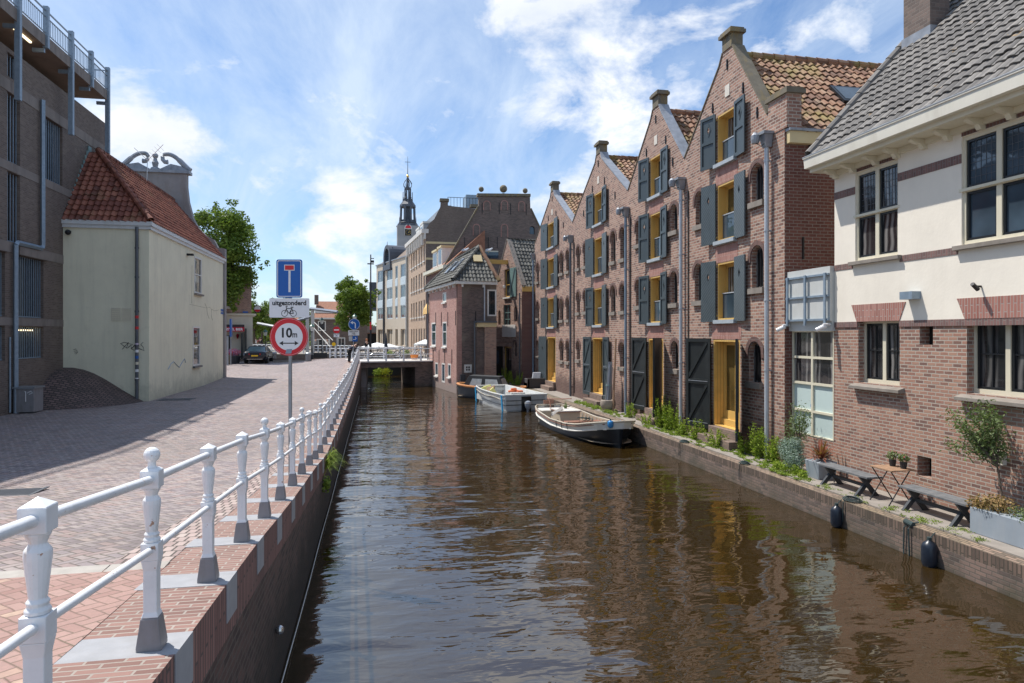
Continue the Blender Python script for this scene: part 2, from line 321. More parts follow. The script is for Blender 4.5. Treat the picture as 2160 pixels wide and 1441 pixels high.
M_plain('cloth_grey', (.3, .32, .33), .9); M_plain('lilac', (.6, .5, .62), .6); M_plain('orange_net', (.65, .22, .05), .8)
M_plain('copper_green', (.20, .30, .30), .6, var=.15, scale=8, dirt=(.35, .40, .38), dirt_amt=.5)
M_plain('sofa_dark', (.06, .055, .055), .9, var=.3, scale=30); M_plain('cushion_grey', (.35, .36, .39), .9, var=.2, scale=12)
def emis(name, col, st):
    m, nt = new_mat(name); nt.n('ShaderNodeOutputMaterial', {0: nt.n('ShaderNodeEmission', {0: col, 1: st})}); MATS[name] = m
emis('tube_light', (1, .82, .52), 2.2)
M_attr('tile_orange', [(0.0, (.09, .05, .032)), (.3, (.18, .085, .05)), (.6, (.27, .135, .075)), (.95, (.34, .22, .14))], spots=[(.9, .52, .66, (.24, .19, .05), .8), (2.5, .55, .68, (.09, .07, .05), .6)])
M_attr('tile_red', [(0.0, (.11, .038, .026)), (.4, (.22, .068, .042)), (.95, (.33, .125, .075))], spots=[(1.2, .56, .7, (.16, .12, .05), .5), (3.5, .55, .7, (.08, .04, .03), .5)])
M_attr('tile_grey', [(0.0, (.095, .09, .085)), (.5, (.155, .145, .135)), (.95, (.24, .225, .205))], spots=[(1.6, .64, .72, (.42, .24, .05), .8), (7, .55, .75, (.10, .09, .085), .6)])
M_attr('tile_dark', [(0.0, (.045, .045, .042)), (.5, (.095, .095, .085)), (.95, (.17, .165, .145))], spots=[(2.4, .5, .7, (.14, .14, .11), .5)])
M_attr('leaf_tree', [(0.0, (.04, .075, .013)), (.5, (.11, .17, .025)), (.95, (.26, .34, .055))], .55, transl=.3)
M_attr('leaf_far', [(0.0, (.04, .07, .015)), (.5, (.10, .15, .025)), (.95, (.22, .29, .05))], .6, transl=.25)
M_attr('leaf_weed', [(0.0, (.08, .13, .015)), (.5, (.24, .34, .035)), (.95, (.50, .55, .10))], .6, transl=.35)
M_attr('leaf_grass', [(0.0, (.08, .13, .02)), (.5, (.20, .28, .04)), (.95, (.40, .45, .10))], .6, transl=.3)
M_attr('leaf_silver', [(0.0, (.12, .18, .14)), (.5, (.24, .32, .26)), (.95, (.42, .48, .42))], .6, transl=.2)
M_attr('leaf_olive', [(0.0, (.06, .09, .03)), (.5, (.14, .19, .07)), (.95, (.28, .33, .16))], .5, transl=.2)
M_attr('leaf_red', [(0.0, (.12, .03, .02)), (.5, (.30, .08, .05)), (.95, (.45, .18, .12))], .5, transl=.2)
M_attr('leaf_dry', [(0.0, (.14, .08, .03)), (.5, (.30, .18, .08)), (.95, (.42, .32, .14))], .7, transl=.2)
M_attr('flowers', [(0.0, (.5, .04, .10)), (.4, (.7, .12, .12)), (.6, (.6, .4, .6)), (.8, (.25, .14, .5)), (.95, (.1, .2, .05))], .7)
M_attr('leaf_yellow', [(0.0, (.12, .18, .02)), (.4, (.35, .38, .03)), (.95, (.65, .55, .03))], .7, transl=.3)

def M_planks(name, base, groove, ang, pitch=.085):
    m, nt = new_mat(name); uv, P, p = walluv(nt); q = nt.xyz(uv)
    a = nt.m('ADD', nt.m('MULTIPLY', q[0], math.cos(R(ang))), nt.m('MULTIPLY', q[1], math.sin(R(ang))))
    f = nt.m('FRACT', nt.m('DIVIDE', a, pitch)); g_ = nt.m('LESS_THAN', f, .13)
    c = nt.mix(nt.ramp(nt.noise(P, 3, 3), .3, .7), base, tuple(x * 1.25 for x in base))
    c = nt.mix(g_, c, groove)
    finish(nt, c, .45, nt.bump(nt.m('SUBTRACT', 1, g_), .8, .008)); MATS[name] = m
M_planks('shutter_diag', (.050, .066, .073), (.13, .155, .165), 45)
M_planks('shutter_diag_down', (.050, .066, .073), (.13, .155, .165), -45)
M_planks('ochre_boards', (.60, .38, .11), (.36, .22, .06), 0, .11)

def M_water():
    m, nt = new_mat('water'); g = nt.pos(); P = nt.t.nodes[-1].outputs['Position']
    a = nt.n('ShaderNodeMapping', {'Vector': P, 'Rotation': (0, 0, R(14)), 'Scale': (.55, 1.25, 1)})
    n1 = nt.noise(a, .78, 2, .42, dist=.6); n2 = nt.noise(a, 3.8, 2, .5, dist=.3); n3 = nt.noise(P, .25, 2)
    gust = nt.ramp(nt.noise(P, .14, 2), .35, .7)
    h = nt.m('ADD', nt.m('MULTIPLY', n1, 1.0), nt.m('MULTIPLY', nt.m('MULTIPLY', n2, .24), nt.m('ADD', .45, gust)))
    h = nt.m('ADD', h, nt.m('MULTIPLY', n3, 1.6))
    col = nt.mix(nt.noise(P, .5, 3), (.033, .0195, .005), (.023, .0135, .0037))
    finish(nt, col, .012, nt.bump(h, 1.0, .056), 0, .5, IOR=2.05); MATS['water'] = m
M_water()
# ------------------------------------------------------------ geometry helpers
class Fr:
    """a vertical plane: u runs along it, v is height, w stands out of it"""
    def __init__(s, ox, oy, ux, uy, side=1):
        L = math.hypot(ux, uy); s.o = (ox, oy); s.u = (ux / L, uy / L); s.n = (-side * s.u[1], side * s.u[0])
    def __call__(s, u, v, w=0.0):
        return Vector((s.o[0] + s.u[0] * u + s.n[0] * w, s.o[1] + s.u[1] * u + s.n[1] * w, v))
    def sub(s, u0, w0, ang):
        """a plane hinged at (u0, w0), turned by ang degrees out of this one"""
        p = s(u0, 0, w0); a = R(ang)
        ux = s.u[0] * math.cos(a) + s.n[0] * math.sin(a); uy = s.u[1] * math.cos(a) + s.n[1] * math.sin(a)
        f = Fr(p.x, p.y, ux, uy); n2 = (-s.u[0] * math.sin(a) + s.n[0] * math.cos(a), -s.u[1] * math.sin(a) + s.n[1] * math.cos(a)); f.n = n2; return f
def u_at(F, px, w=0.0):
    """measured: where along the wall F a column of the photograph falls"""
    k = (px - 1080) / 1440; s_, c_ = math.sin(TH), math.cos(TH)
    dx, dy = c_ * k + s_, -s_ * k + c_
    ox, oy = F.o[0] + F.n[0] * w, F.o[1] + F.n[1] * w; ux, uy = F.u
    det = -dx * uy + dy * ux
    return (dy * ox - dx * oy) / (dx * uy - dy * ux)
def v_at(F, px, py, w=0.0):
    u = u_at(F, px, w); p = F(u, 0, w); d = math.sin(TH) * p.x + math.cos(TH) * p.y
    return CZ + (705 - py) * d / 1440
XY = Fr(0, 0, 1, 0, 1)
class MB:
    def __init__(s): s.v = []; s.f = []; s.r = []
    def face(s, pts, r=None):
        b = len(s.v); s.v += [tuple(p) for p in pts]; s.f.append(tuple(range(b, b + len(pts)))); s.r.append(random.random() if r is None else r)
    def add(s, vs, fs, r=None):
        b = len(s.v); s.v += [tuple(p) for p in vs]
        for f in fs: s.f.append(tuple(i + b for i in f)); s.r.append(random.random() if r is None else r)
    def hexa(s, p, r=None):                                     # 8 corners: bottom ring, top ring
        s.add(p, [(0, 3, 2, 1), (4, 5, 6, 7), (0, 1, 5, 4), (1, 2, 6, 5), (2, 3, 7, 6), (3, 0, 4, 7)], random.random() if r is None else r)
    def box(s, x0, x1, y0, y1, z0, z1):
        s.hexa([(x0, y0, z0), (x1, y0, z0), (x1, y1, z0), (x0, y1, z0), (x0, y0, z1), (x1, y0, z1), (x1, y1, z1), (x0, y1, z1)])
    def fb(s, F, u0, u1, v0, v1, w0, w1):
        s.hexa([F(u0, v0, w0), F(u1, v0, w0), F(u1, v0, w1), F(u0, v0, w1), F(u0, v1, w0), F(u1, v1, w0), F(u1, v1, w1), F(u0, v1, w1)])
    def cyl(s, a, b, r0, r1=None, n=10, caps=True):
        a, b = Vector(a), Vector(b); r1 = r0 if r1 is None else r1; ax = (b - a)
        if ax.length < 1e-6: return
        ax.normalize(); t = Vector((0, 0, 1)) if abs(ax.z) < .9 else Vector((1, 0, 0)); e = ax.cross(t).normalized(); g = ax.cross(e)
        vs = [a + (e * math.cos(2 * math.pi * i / n) + g * math.sin(2 * math.pi * i / n)) * r0 for i in range(n)] + [b + (e * math.cos(2 * math.pi * i / n) + g * math.sin(2 * math.pi * i / n)) * r1 for i in range(n)]
        fs = [(i, (i + 1) % n, n + (i + 1) % n, n + i) for i in range(n)]
        if caps: fs += [tuple(range(n)), tuple(range(n, 2 * n))]
        s.add(vs, fs)
    def tube(s, pts, r, n=8, closed=False):
        pts = [Vector(p) for p in pts]
        seg = len(pts) if closed else len(pts) - 1
        rings = []
        for i, p in enumerate(pts):
            if closed: d = pts[(i + 1) % len(pts)] - pts[i - 1]
            else: d = pts[min(i + 1, len(pts) - 1)] - pts[max(i - 1, 0)]
            d.normalize(); t = Vector((0, 0, 1)) if abs(d.z) < .95 else Vector((1, 0, 0)); e = d.cross(t).normalized(); g = d.cross(e)
            rr = r[i] if isinstance(r, (list, tuple)) else r
            rings.append([p + (e * math.cos(2 * math.pi * k / n) + g * math.sin(2 * math.pi * k / n)) * rr for k in range(n)])
        vs = [q for ring in rings for q in ring]; fs = []
        for i in range(seg):
            j = (i + 1) % len(pts)
            for k in range(n): fs.append((i * n + k, i * n + (k + 1) % n, j * n + (k + 1) % n, j * n + k))
        if not closed: fs += [tuple(range(n)), tuple((len(pts) - 1) * n + k for k in range(n))]
        s.add(vs, fs)
    def lathe(s, prof, c=(0, 0, 0), n=16, sq=False):             # prof: [(radius, z)]; sq: square section
        n = 4 if sq else n; off = math.pi / 4 if sq else 0; k = math.sqrt(2) if sq else 1
        vs = [(c[0] + r * k * math.cos(2 * math.pi * i / n + off), c[1] + r * k * math.sin(2 * math.pi * i / n + off), c[2] + z) for r, z in prof for i in range(n)]
        fs = [(j * n + i, j * n + (i + 1) % n, (j + 1) * n + (i + 1) % n, (j + 1) * n + i) for j in range(len(prof) - 1) for i in range(n)]
        fs += [tuple(range(n)), tuple((len(prof) - 1) * n + i for i in range(n))]; s.add(vs, fs)
    def sphere(s, c, r, n=12, m=8, sc_=(1, 1, 1)):
        s.lathe2([(r * math.sin(math.pi * j / m), -r * math.cos(math.pi * j / m)) for j in range(m + 1)], c, n, sc_)
    def lathe2(s, prof, c, n, sc_):
        b = MB(); b.lathe(prof, (0, 0, 0), n); s.add([(c[0] + x * sc_[0], c[1] + y * sc_[1], c[2] + z * sc_[2]) for x, y, z in b.v], b.f)
    def prism(s, F, poly, w0, w1, holes=()):
        """a flat outline in the plane F given thickness, with real openings"""
        loops = [list(poly)] + [list(h) for h in holes]; flat = [p for l in loops for p in l]
        tris = tessellate_polygon([[Vector((p[0], p[1], 0)) for p in l] for l in loops])
        for w in (w1, w0): s.add([F(p[0], p[1], w) for p in flat], [tuple(t) for t in tris], .5)
        for l in loops:
            for i in range(len(l)):
                a, b = l[i], l[(i + 1) % len(l)]; s.face([F(a[0], a[1], w0), F(b[0], b[1], w0), F(b[0], b[1], w1), F(a[0], a[1], w1)], .5)
    def build(s, name, mat, parent=None, smooth=False, bevel=0, recalc=True, origin=True, off=(0, 0, 0)):
        me = D.meshes.new(name); vs = s.v
        loc = Vector((0, 0, 0))
        if parent is None and origin and vs:
            xs, ys, zs = zip(*vs); loc = Vector(((min(xs) + max(xs)) / 2, (min(ys) + max(ys)) / 2, min(zs)))
            vs = [(x - loc.x, y - loc.y, z - loc.z) for x, y, z in vs]
        me.from_pydata([tuple(v) for v in vs], [], s.f); me.update()
        if recalc:
            bm = bmesh.new(); bm.from_mesh(me); bmesh.ops.remove_doubles(bm, verts=bm.verts, dist=1e-5) if len(s.v) < 60000 and smooth else None
            bmesh.ops.recalc_face_normals(bm, faces=bm.faces); bm.to_mesh(me); bm.free()
        if len(me.polygons) == len(s.r):
            at = me.attributes.new('rnd', 'FLOAT', 'FACE'); at.data.foreach_set('value', s.r)
        me.materials.append(MATS[mat])
        if smooth: me.polygons.foreach_set('use_smooth', [True] * len(me.polygons))
        o = D.objects.new(name, me); C.objects.link(o); o.location = loc
        if parent is not None:
            o.parent = parent
            if parent.type == 'EMPTY': o.location = -parent.location
        if bevel:
            b = o.modifiers.new('bevel', 'BEVEL'); b.width = bevel; b.segments = 2; b.limit_method = 'ANGLE'
        if smooth:
            sm = o.modifiers.new('edges', 'EDGE_SPLIT'); sm.split_angle = R(38)
        return o
def tag(o, label=None, cat=None, group=None, kind=None):
    if label: o['label'] = label
    if cat: o['category'] = cat
    if group: o['group'] = group
    if kind: o['kind'] = kind
    return o
def thing(name, label, cat, loc=(0, 0, 0), group=None):
    o = D.objects.new(name, None); C.objects.link(o); o.location = loc; o.empty_display_size = .3
    return tag(o, label, cat, group)
def copy_tree(o, loc=None, rot=None, label=None, parent=None, scale=None):
    c = o.copy(); C.objects.link(c)
    if parent is not None: c.parent = parent
    if loc is not None: c.location = loc
    if rot is not None: c.rotation_euler = (0, 0, rot)
    if scale is not None: c.scale = (scale,) * 3
    if label: c['label'] = label
    for ch in [x for x in D.objects if x.parent == o]: copy_tree(ch, parent=c)
    return c
def rect(u0, u1, v0, v1): return [(u0, v0), (u1, v0), (u1, v1), (u0, v1)]
def arch(u0, u1, v0, v1, n=10):
    r = (u1 - u0) / 2; c = (u0 + u1) / 2; return [(u0, v0), (u1, v0)] + [(c + r * math.cos(math.pi * i / n), v1 - r + r * math.sin(math.pi * i / n)) for i in range(n + 1)]
def inside(poly, x, y):
    r = False; j = len(poly) - 1
    for i in range(len(poly)):
        (xi, yi), (xj, yj) = poly[i], poly[j]
        if (yi > y) != (yj > y) and x < (xj - xi) * (y - yi) / (yj - yi) + xi: r = not r
        j = i
    return r
def tiles(P0, U, V, poly, tw=.26, th=.33, amp=.045, lift=.05, pan='s'):
    """pantile roof: P0 corner, U along the eave, V up the slope (unit vectors), poly in (u, v): every tile modelled"""
    mb = MB(); U, V = Vector(U).normalized(), Vector(V).normalized(); Nn = U.cross(V).normalized()
    if Nn.z < 0: Nn = -Nn
    us = [p[0] for p in poly]; vs = [p[1] for p in poly]
    K = 5; prof = [0, .9, .55, -.35, -.55, 0] if pan == 's' else [0, 1, 1, 0, -.1, 0]
    for i in range(int(math.floor(min(us) / tw)) - 1, int(math.ceil(max(us) / tw)) + 1):
        for j in range(int(math.floor(min(vs) / th)) - 1, int(math.ceil(max(vs) / th)) + 1):
            if not inside(poly, (i + .5) * tw, (j + .45) * th): continue
            r = random.random(); jx = random.uniform(-.008, .008); jz = random.uniform(-.006, .008); a = []
            for row, (v, z) in enumerate(((j * th - .03, lift), (j * th - .03, lift - .028), ((j + 1) * th, 0))):
                for k in range(K + 1):
                    x = (i + k / K) * tw + jx; z_ = z + prof[k] * amp + jz
                    vv = v - (.03 * math.sin(math.pi * k / K) if row < 2 else 0)
                    a.append(P0 + U * x + V * vv + Nn * z_)
            fs = [(k, k + 1, K + 2 + k, K + 1 + k) for k in range(K)] + [(k, k + 1, 2 * (K + 1) + k + 1, 2 * (K + 1) + k) for k in range(K)]
            mb.add(a, fs, r)
    # closed boarding under the tiles
    mb.face([P0 + U * x + V * y - Nn * .03 for x, y in poly], .1)
    return mb
def ridge(a, b, r=.12, step=.38):
    mb = MB(); a, b = Vector(a), Vector(b); L = (b - a).length; n = max(1, int(L / step)); d = (b - a) / n
    for i in range(n): mb.cyl(a + d * i, a + d * (i + 1.08), r * 1.08, r * .9, 10, False)
    return mb
def window(parent, F, u0, u1, v0, v1, w=-.14, cols=1, rows=1, bar=.05, fw=.07, frame='trim_white', glass='glass_dark', split=None, sill=None, name='window', depth=.07, barmat=None):
    """frame as the part; its pane, bars and sill as sub-parts"""
    m = MB(); m.prism(F, rect(u0, u1, v0, v1), w - depth, w, [rect(u0 + fw, u1 - fw, v0 + fw, v1 - fw)])
    f = m.build(name, frame, parent)
    g = MB(); g.fb(F, u0 + fw - .003, u1 - fw + .003, v0 + fw - .003, v1 - fw + .003, w - depth * .7, w - depth * .55); g.build('pane', glass, f)
    b = MB(); any_ = False
    for c in range(1, cols):
        x = u0 + fw + (u1 - u0 - 2 * fw) * c / cols; b.fb(F, x - bar / 2, x + bar / 2, v0 + fw, v1 - fw, w - depth * .5, w - .008); any_ = True
    vs = split if split else [v0 + fw + (v1 - v0 - 2 * fw) * r / rows for r in range(1, rows)]
    for y in vs: b.fb(F, u0 + fw, u1 - fw, y - bar / 2, y + bar / 2, w - depth * .5, w - .012); any_ = True
    if any_: b.build('glazing_bar', barmat or frame, f)
    if sill:
        sm, so_, st = sill; s_ = MB(); s_.fb(F, u0 - .06, u1 + .06, v0 - st, v0 - .002, w, so_); s_.build('sill', sm, f)
    return f
def text_mesh(txt, size, F, u, v, w, mat, parent, name='lettering', align='CENTER', thick=.002, bold=0.0, sx=1.0):
    cu = D.curves.new('t', 'FONT'); cu.body = txt; cu.size = size; cu.align_x = align; cu.align_y = 'CENTER'; cu.extrude = 0; cu.offset = bold; cu.resolution_u = 3
    o = D.objects.new('t', cu); C.objects.link(o); dg = bpy.context.evaluated_depsgraph_get(); me = o.evaluated_get(dg).to_mesh()
    mb = MB(); vs = [F(u + q.co.x * sx, v + q.co.y, w) for q in me.vertices]; mb.add(vs, [tuple(p.vertices) for p in me.polygons])
    o.evaluated_get(dg).to_mesh_clear(); D.objects.remove(o); D.curves.remove(cu)
    return mb.build(name, mat, parent, recalc=False)
def leaves(mb, c, rad, n, size, shell=.5, droop=0.0, aspect=.55):
    """n leaf-sized faces scattered through an ellipsoid, denser near its skin"""
    for _ in range(n):
        d = Vector((random.gauss(0, 1), random.gauss(0, 1), random.gauss(0, 1))).normalized(); k = (shell + (1 - shell) * random.random()) if random.random() < .8 else random.random()
        p = Vector((c[0] + d.x * rad[0] * k, c[1] + d.y * rad[1] * k, c[2] + d.z * rad[2] * k))
        a = Vector((random.gauss(0, 1), random.gauss(0, 1), random.gauss(0, .7) - droop)).normalized(); e = (a.cross(d) if random.random() < .75 else a.cross(Vector((random.random(), random.random(), random.random())))).normalized()
        s_ = size * random.uniform(.6, 1.3); b = e * s_ * aspect * .5
        mb.face([p - a * s_ * .5, p + b, p + a * s_ * .5, p - b], min(1, max(0, random.gauss(.5, .22))))
def tree(name, label, loc, h, cr, crz, cz, n=5200, size=.28, trunk=.22, leaf='leaf_tree', blobs=16, group=None, seed=1, cat='tree'):
    random.seed(seed); t = thing(name, label, cat, loc, group); x, y, z = loc
    m = MB(); m.tube([(x, y, z - .2), (x + .05, y, z + h * .3), (x, y + .1, z + cz)], [trunk, trunk * .75, trunk * .5], 9)
    cl = []
    for i in range(blobs):
        a = random.uniform(0, 6.283); e = random.uniform(-1, 1); k = random.uniform(.45, .82)
        c = (x + cr * k * math.cos(a) * math.sqrt(1 - e * e * .8), y + cr * k * math.sin(a) * math.sqrt(1 - e * e * .8), z + cz + crz * e * .8); cl.append(c)
        m.tube([(x, y, z + cz * random.uniform(.55, .95)), ((x + c[0]) / 2, (y + c[1]) / 2, (z + cz + c[2]) / 2), c], [trunk * .4, trunk * .22, trunk * .08], 6)
    m.build('trunk', 'bark', t, smooth=True)
    L = MB()
    for c in cl:
        rr = cr * random.uniform(.26, .42); leaves(L, c, (rr, rr, rr * .85), int(n / blobs * .85), size)
    leaves(L, (x, y, z + cz), (cr * .75, cr * .75, crz * .75), int(n * .15), size, .2)
    for c in cl[:8]:                                              # stray twigs break the outline
        for _ in range(3):
            d = Vector((c[0] - x, c[1] - y, c[2] - z - cz)).normalized(); q = Vector(c) + d * cr * .34 + Vector((random.gauss(0, .4), random.gauss(0, .4), random.gauss(0, .4))) * cr * .25
            leaves(L, q, (cr * .09,) * 3, 26, size)
    L.build('crown', leaf, t, recalc=False); return t
def herb(name, label, loc, n, h, spread, mat='leaf_weed', size=.07, group=None, cat='plant', parts=True):
    x, y, z = loc; t = thing(name, label, cat, loc, group); L = MB(); S = MB()
    for i in range(n):
        a = random.uniform(0, 6.283); r = spread * math.sqrt(random.random()); hh = h * random.uniform(.45, 1.1); bx, by = x + r * .6 * math.cos(a), y + r * .6 * math.sin(a)
        tx, ty = x + r * 1.25 * math.cos(a), y + r * 1.25 * math.sin(a); S.tube([(bx, by, z), ((bx + tx) / 2, (by + ty) / 2, z + hh * .6), (tx, ty, z + hh)], [.008, .006, .003], 4)
        for k in range(int(14 + hh * 52)):
            f = random.random() ** .8; p = (bx + (tx - bx) * f, by + (ty - by) * f, z + hh * f); leaves(L, p, (.08, .08, .03), 1, size * (1.3 - .6 * f), .3, 0, .45)
    S.build('stem', 'leaf_weed', t, recalc=False); L.build('foliage', mat, t, recalc=False); return t

# ------------------------------------------------------------ the setting: water and ground
prof_pts = [(-6, 2.6), (2, 2.5), (2.95, 2.40), (4.31, 2.27), (5.65, 2.18), (7.03, 2.08), (8.4, 1.95), (9.8, 1.83), (11.15, 1.73), (12.5, 1.64), (13.9, 1.54), (15.2, 1.41), (16.6, 1.31), (21, 1.27), (30, 1.30), (36, 1.36), (40, 1.48), (45, 1.70), (50, 1.93), (54, 2.03), (90, 2.03)]
def lerp_tab(tab, y):
    if y <= tab[0][0]: return tab[0][1]
    for (a, za), (b, zb) in zip(tab, tab[1:]):
        if y <= b: t = (y - a) / (b - a); return za + (zb - za) * t
    return tab[-1][1]
left_pts = [(-6, 2.5), (6, 2.1), (12, 1.68), (18, 1.42), (26, 1.34), (40, 1.30), (46, 1.46), (56, 1.62), (62, 1.75), (90, 1.8)]
QX = -1.12
def gz(x, y):
    t = min(1, max(0, (-1.9 - x) / 6.5)); t = t * t * (3 - 2 * t); return lerp_tab(prof_pts, y) * (1 - t) + lerp_tab(left_pts, y) * t
m = MB(); m.face([(-60, -12, 0), (70, -12, 0), (70, 160, 0), (-60, 160, 0)]); tag(m.build('canal_water', 'water', origin=False), kind='structure')
m = MB(); m.face([(-300, -100, -1.6), (500, -100, -1.6), (500, 900, -1.6), (-300, 900, -1.6)]); tag(m.build('canal_bed', 'ground', origin=False), kind='structure')
def sheet(name, mat, xs, ys, zf, dz=0.0, clip=None):
    mb = MB(); nx = len(xs); vs = [(x, y, zf(x, y) + dz) for y in ys for x in xs]; fs = []
    for j in range(len(ys) - 1):
        for i in range(nx - 1):
            if clip and not clip((xs[i] + xs[i + 1]) / 2, (ys[j] + ys[j + 1]) / 2): continue
            fs.append((j * nx + i, j * nx + i + 1, (j + 1) * nx + i + 1, (j + 1) * nx + i))
    mb.add(vs, fs); return tag(mb.build(name, mat, origin=False, smooth=True, recalc=False), kind='structure')
def fr(a, b, st): n = int(round((b - a) / st)); return [a + (b - a) * i / n for i in range(n + 1)]
KY = 6.25                                                         # the kerb between pavement and carriageway
sheet('street', 'street_paving', [-40, -30, -20] + fr(-14, -1.74, .75), fr(KY, 62, .6), gz)
sheet('pavement', 'sidewalk_paving', [-40, -20] + fr(-14, -1.74, .75), fr(-6, KY, .5), gz, .004)
m = MB()
for i in range(26):
    x0, x1 = -14 + i * .472, -14 + (i + 1) * .472 - .012
    if x1 < -1.72: m.hexa([(x0, KY - .09, gz(x0, KY) - .1), (x1, KY - .09, gz(x1, KY) - .1), (x1, KY + .10, gz(x1, KY) - .1), (x0, KY + .10, gz(x0, KY) - .1), (x0, KY - .09, gz(x0, KY) + .010), (x1, KY - .09, gz(x1, KY) + .010), (x1, KY + .10, gz(x1, KY) + .010), (x0, KY + .10, gz(x0, KY) + .010)])
tag(m.build('kerb', 'kerb_concrete', origin=False), kind='structure')
# a gutter of long stretchers running along the quay
GY = fr(KY + .1, 54, .5); m = MB()
for a, b in zip(GY, GY[1:]): m.face([(-2.22, a, gz(-2.22, a) + .004), (-1.752, a, gz(-1.76, a) + .004), (-1.752, b, gz(-1.76, b) + .004), (-2.22, b, gz(-2.22, b) + .004)])
M_brick('gutter_paving', (.24, .17, .16), (.42, .32, .29), (.12, .10, .085), bw=.1, bh=.2, ms=.012, third=(.46, .38, .34), soil=(.2, .16, .14), soil_amt=.4); m.build('gutter', 'gutter_paving', origin=False)['kind'] = 'structure'
# land behind the right quay and beyond the bridge
m = MB(); m.box(9.95, 90, -8, 46.4, -1.5, .60); m.box(8.0, 90, 46.4, 52, -1.5, .60); m.box(4.7, 90, 56, 250, -1.5, 1.9); m.box(-1.2, 4.7, 70, 250, -1.5, 1.9); m.box(-300, -1.2, 79, 400, -1.5, 1.9); m.box(4.7, 300, 250, 500, -1.5, 1.88)
tag(m.build('ground', 'ground', origin=False), kind='structure')

# ---- left quay wall: cap, soldier course, dark brickwork, granite blocks
QL = thing('quay_wall', 'tall dark brick quay wall under the white railing with red brick cap and grey stone blocks', 'quay wall', (QX, 20, 0))
ys = fr(-5, 54, .5)
def strip(mb, f0, f1):
    for a, b in zip(ys, ys[1:]): mb.face([f0(a), f0(b), f1(b), f1(a)], .5)
pz = lambda y: lerp_tab(prof_pts, y)
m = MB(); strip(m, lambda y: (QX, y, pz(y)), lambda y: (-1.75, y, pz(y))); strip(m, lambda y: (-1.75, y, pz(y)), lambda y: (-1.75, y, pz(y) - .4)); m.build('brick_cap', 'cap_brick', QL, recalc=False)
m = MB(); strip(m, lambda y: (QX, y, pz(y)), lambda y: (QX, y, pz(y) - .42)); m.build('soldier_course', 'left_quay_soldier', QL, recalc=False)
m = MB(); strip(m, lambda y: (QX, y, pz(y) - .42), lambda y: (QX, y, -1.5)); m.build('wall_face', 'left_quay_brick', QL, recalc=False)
POSTY = [4.31 + 1.367 * (k - 1) for k in range(-3, 38)]
m = MB()
for i, y in enumerate(POSTY):
    z = pz(y); sl = (pz(y + .2) - pz(y - .2)) / .4; a, b = y - .14, y + .24
    zf = (lambda yy: z + sl * (yy - y))
    m.hexa([(-1.77, a, zf(a) - .3), (QX + .006, a, zf(a) - .3), (QX + .006, b, zf(b) - .3), (-1.77, b, zf(b) - .3), (-1.77, a, zf(a) + .004), (QX + .006, a, zf(a) + .004), (QX + .006, b, zf(b) + .004), (-1.77, b, zf(b) + .004)])
m.build('granite_block', 'granite', QL)
m = MB(); m.tube([(QX + .05, y, .05 + .02 * math.sin(y)) for y in fr(2, 46, 1.2)], .007, 5); tag(m.build('mooring_line', 'trim_white'), 'thin pale line stretched along the waterline of the tall quay wall', 'rope')
m = MB(); m.sphere((QX + .05, 8.1, .75), .05); tag(m.build('mooring_eye', 'chrome'), 'small metal eye fixed low on the tall dark quay wall', 'mooring eye')

# ---- the white railing: turned iron posts, two rails
PX = -1.28
RL = thing('quay_railing', 'long white iron railing with turned posts and ball finials along the street edge', 'railing', (PX, 20, pz(20)))
def post_mesh(ball):
    m = MB(); m.lathe([(.046, .19), (.037, .22), (.037, .46), (.047, .52)], sq=True)
    m.box(-.048, .048, -.048, .048, .52, .62)
    m.lathe([(.044, .62), (.047, .635), (.036, .65), (.042, .665), (.031, .68), (.033, .69), (.049, .84), (.048, .865), (.030, .89), (.036, .905), (.046, .925), (.046, .935)], n=16)
    m.box(-.051, .051, -.051, .051, .935, 1.035); m.lathe([(.051, 1.035), (.0, 1.07)] if not ball else [(.051, 1.035), (.032, 1.05)], sq=True)
    if ball: m.lathe([(.032, 1.05), (.022, 1.06), (.022, 1.09)], n=14); m.sphere((0, 0, 1.125), .045, 16, 10)
    return m
def make_post(ball):
    o = post_mesh(ball).build('post', 'white_paint', bevel=.004, origin=False); o.parent = RL
    f = MB(); f.lathe([(.068, 0), (.068, .03), (.049, .19)], sq=True); fo = f.build('foot', 'post_foot_grey', o, bevel=.008, origin=False)
    return o
protos = {False: make_post(False), True: make_post(True)}; used = set()
for i, y in enumerate(POSTY):
    k = i - 3; ball = (k % 3 == 1); o = protos[ball] if ball not in used else copy_tree(protos[ball], parent=RL); used.add(ball)
    o.location = Vector((PX, y, pz(y) + .003)) - RL.location
def rail_pts(h): return [(PX, y, pz(y) + h) for y in [POSTY[0] - 1.2] + POSTY]
m = MB(); m.tube(rail_pts(.985), .025, 12); m.build('top_rail', 'white_paint', RL, smooth=True)
m = MB(); m.tube(rail_pts(.575), .021, 12); m.build('lower_rail', 'white_paint', RL, smooth=True)

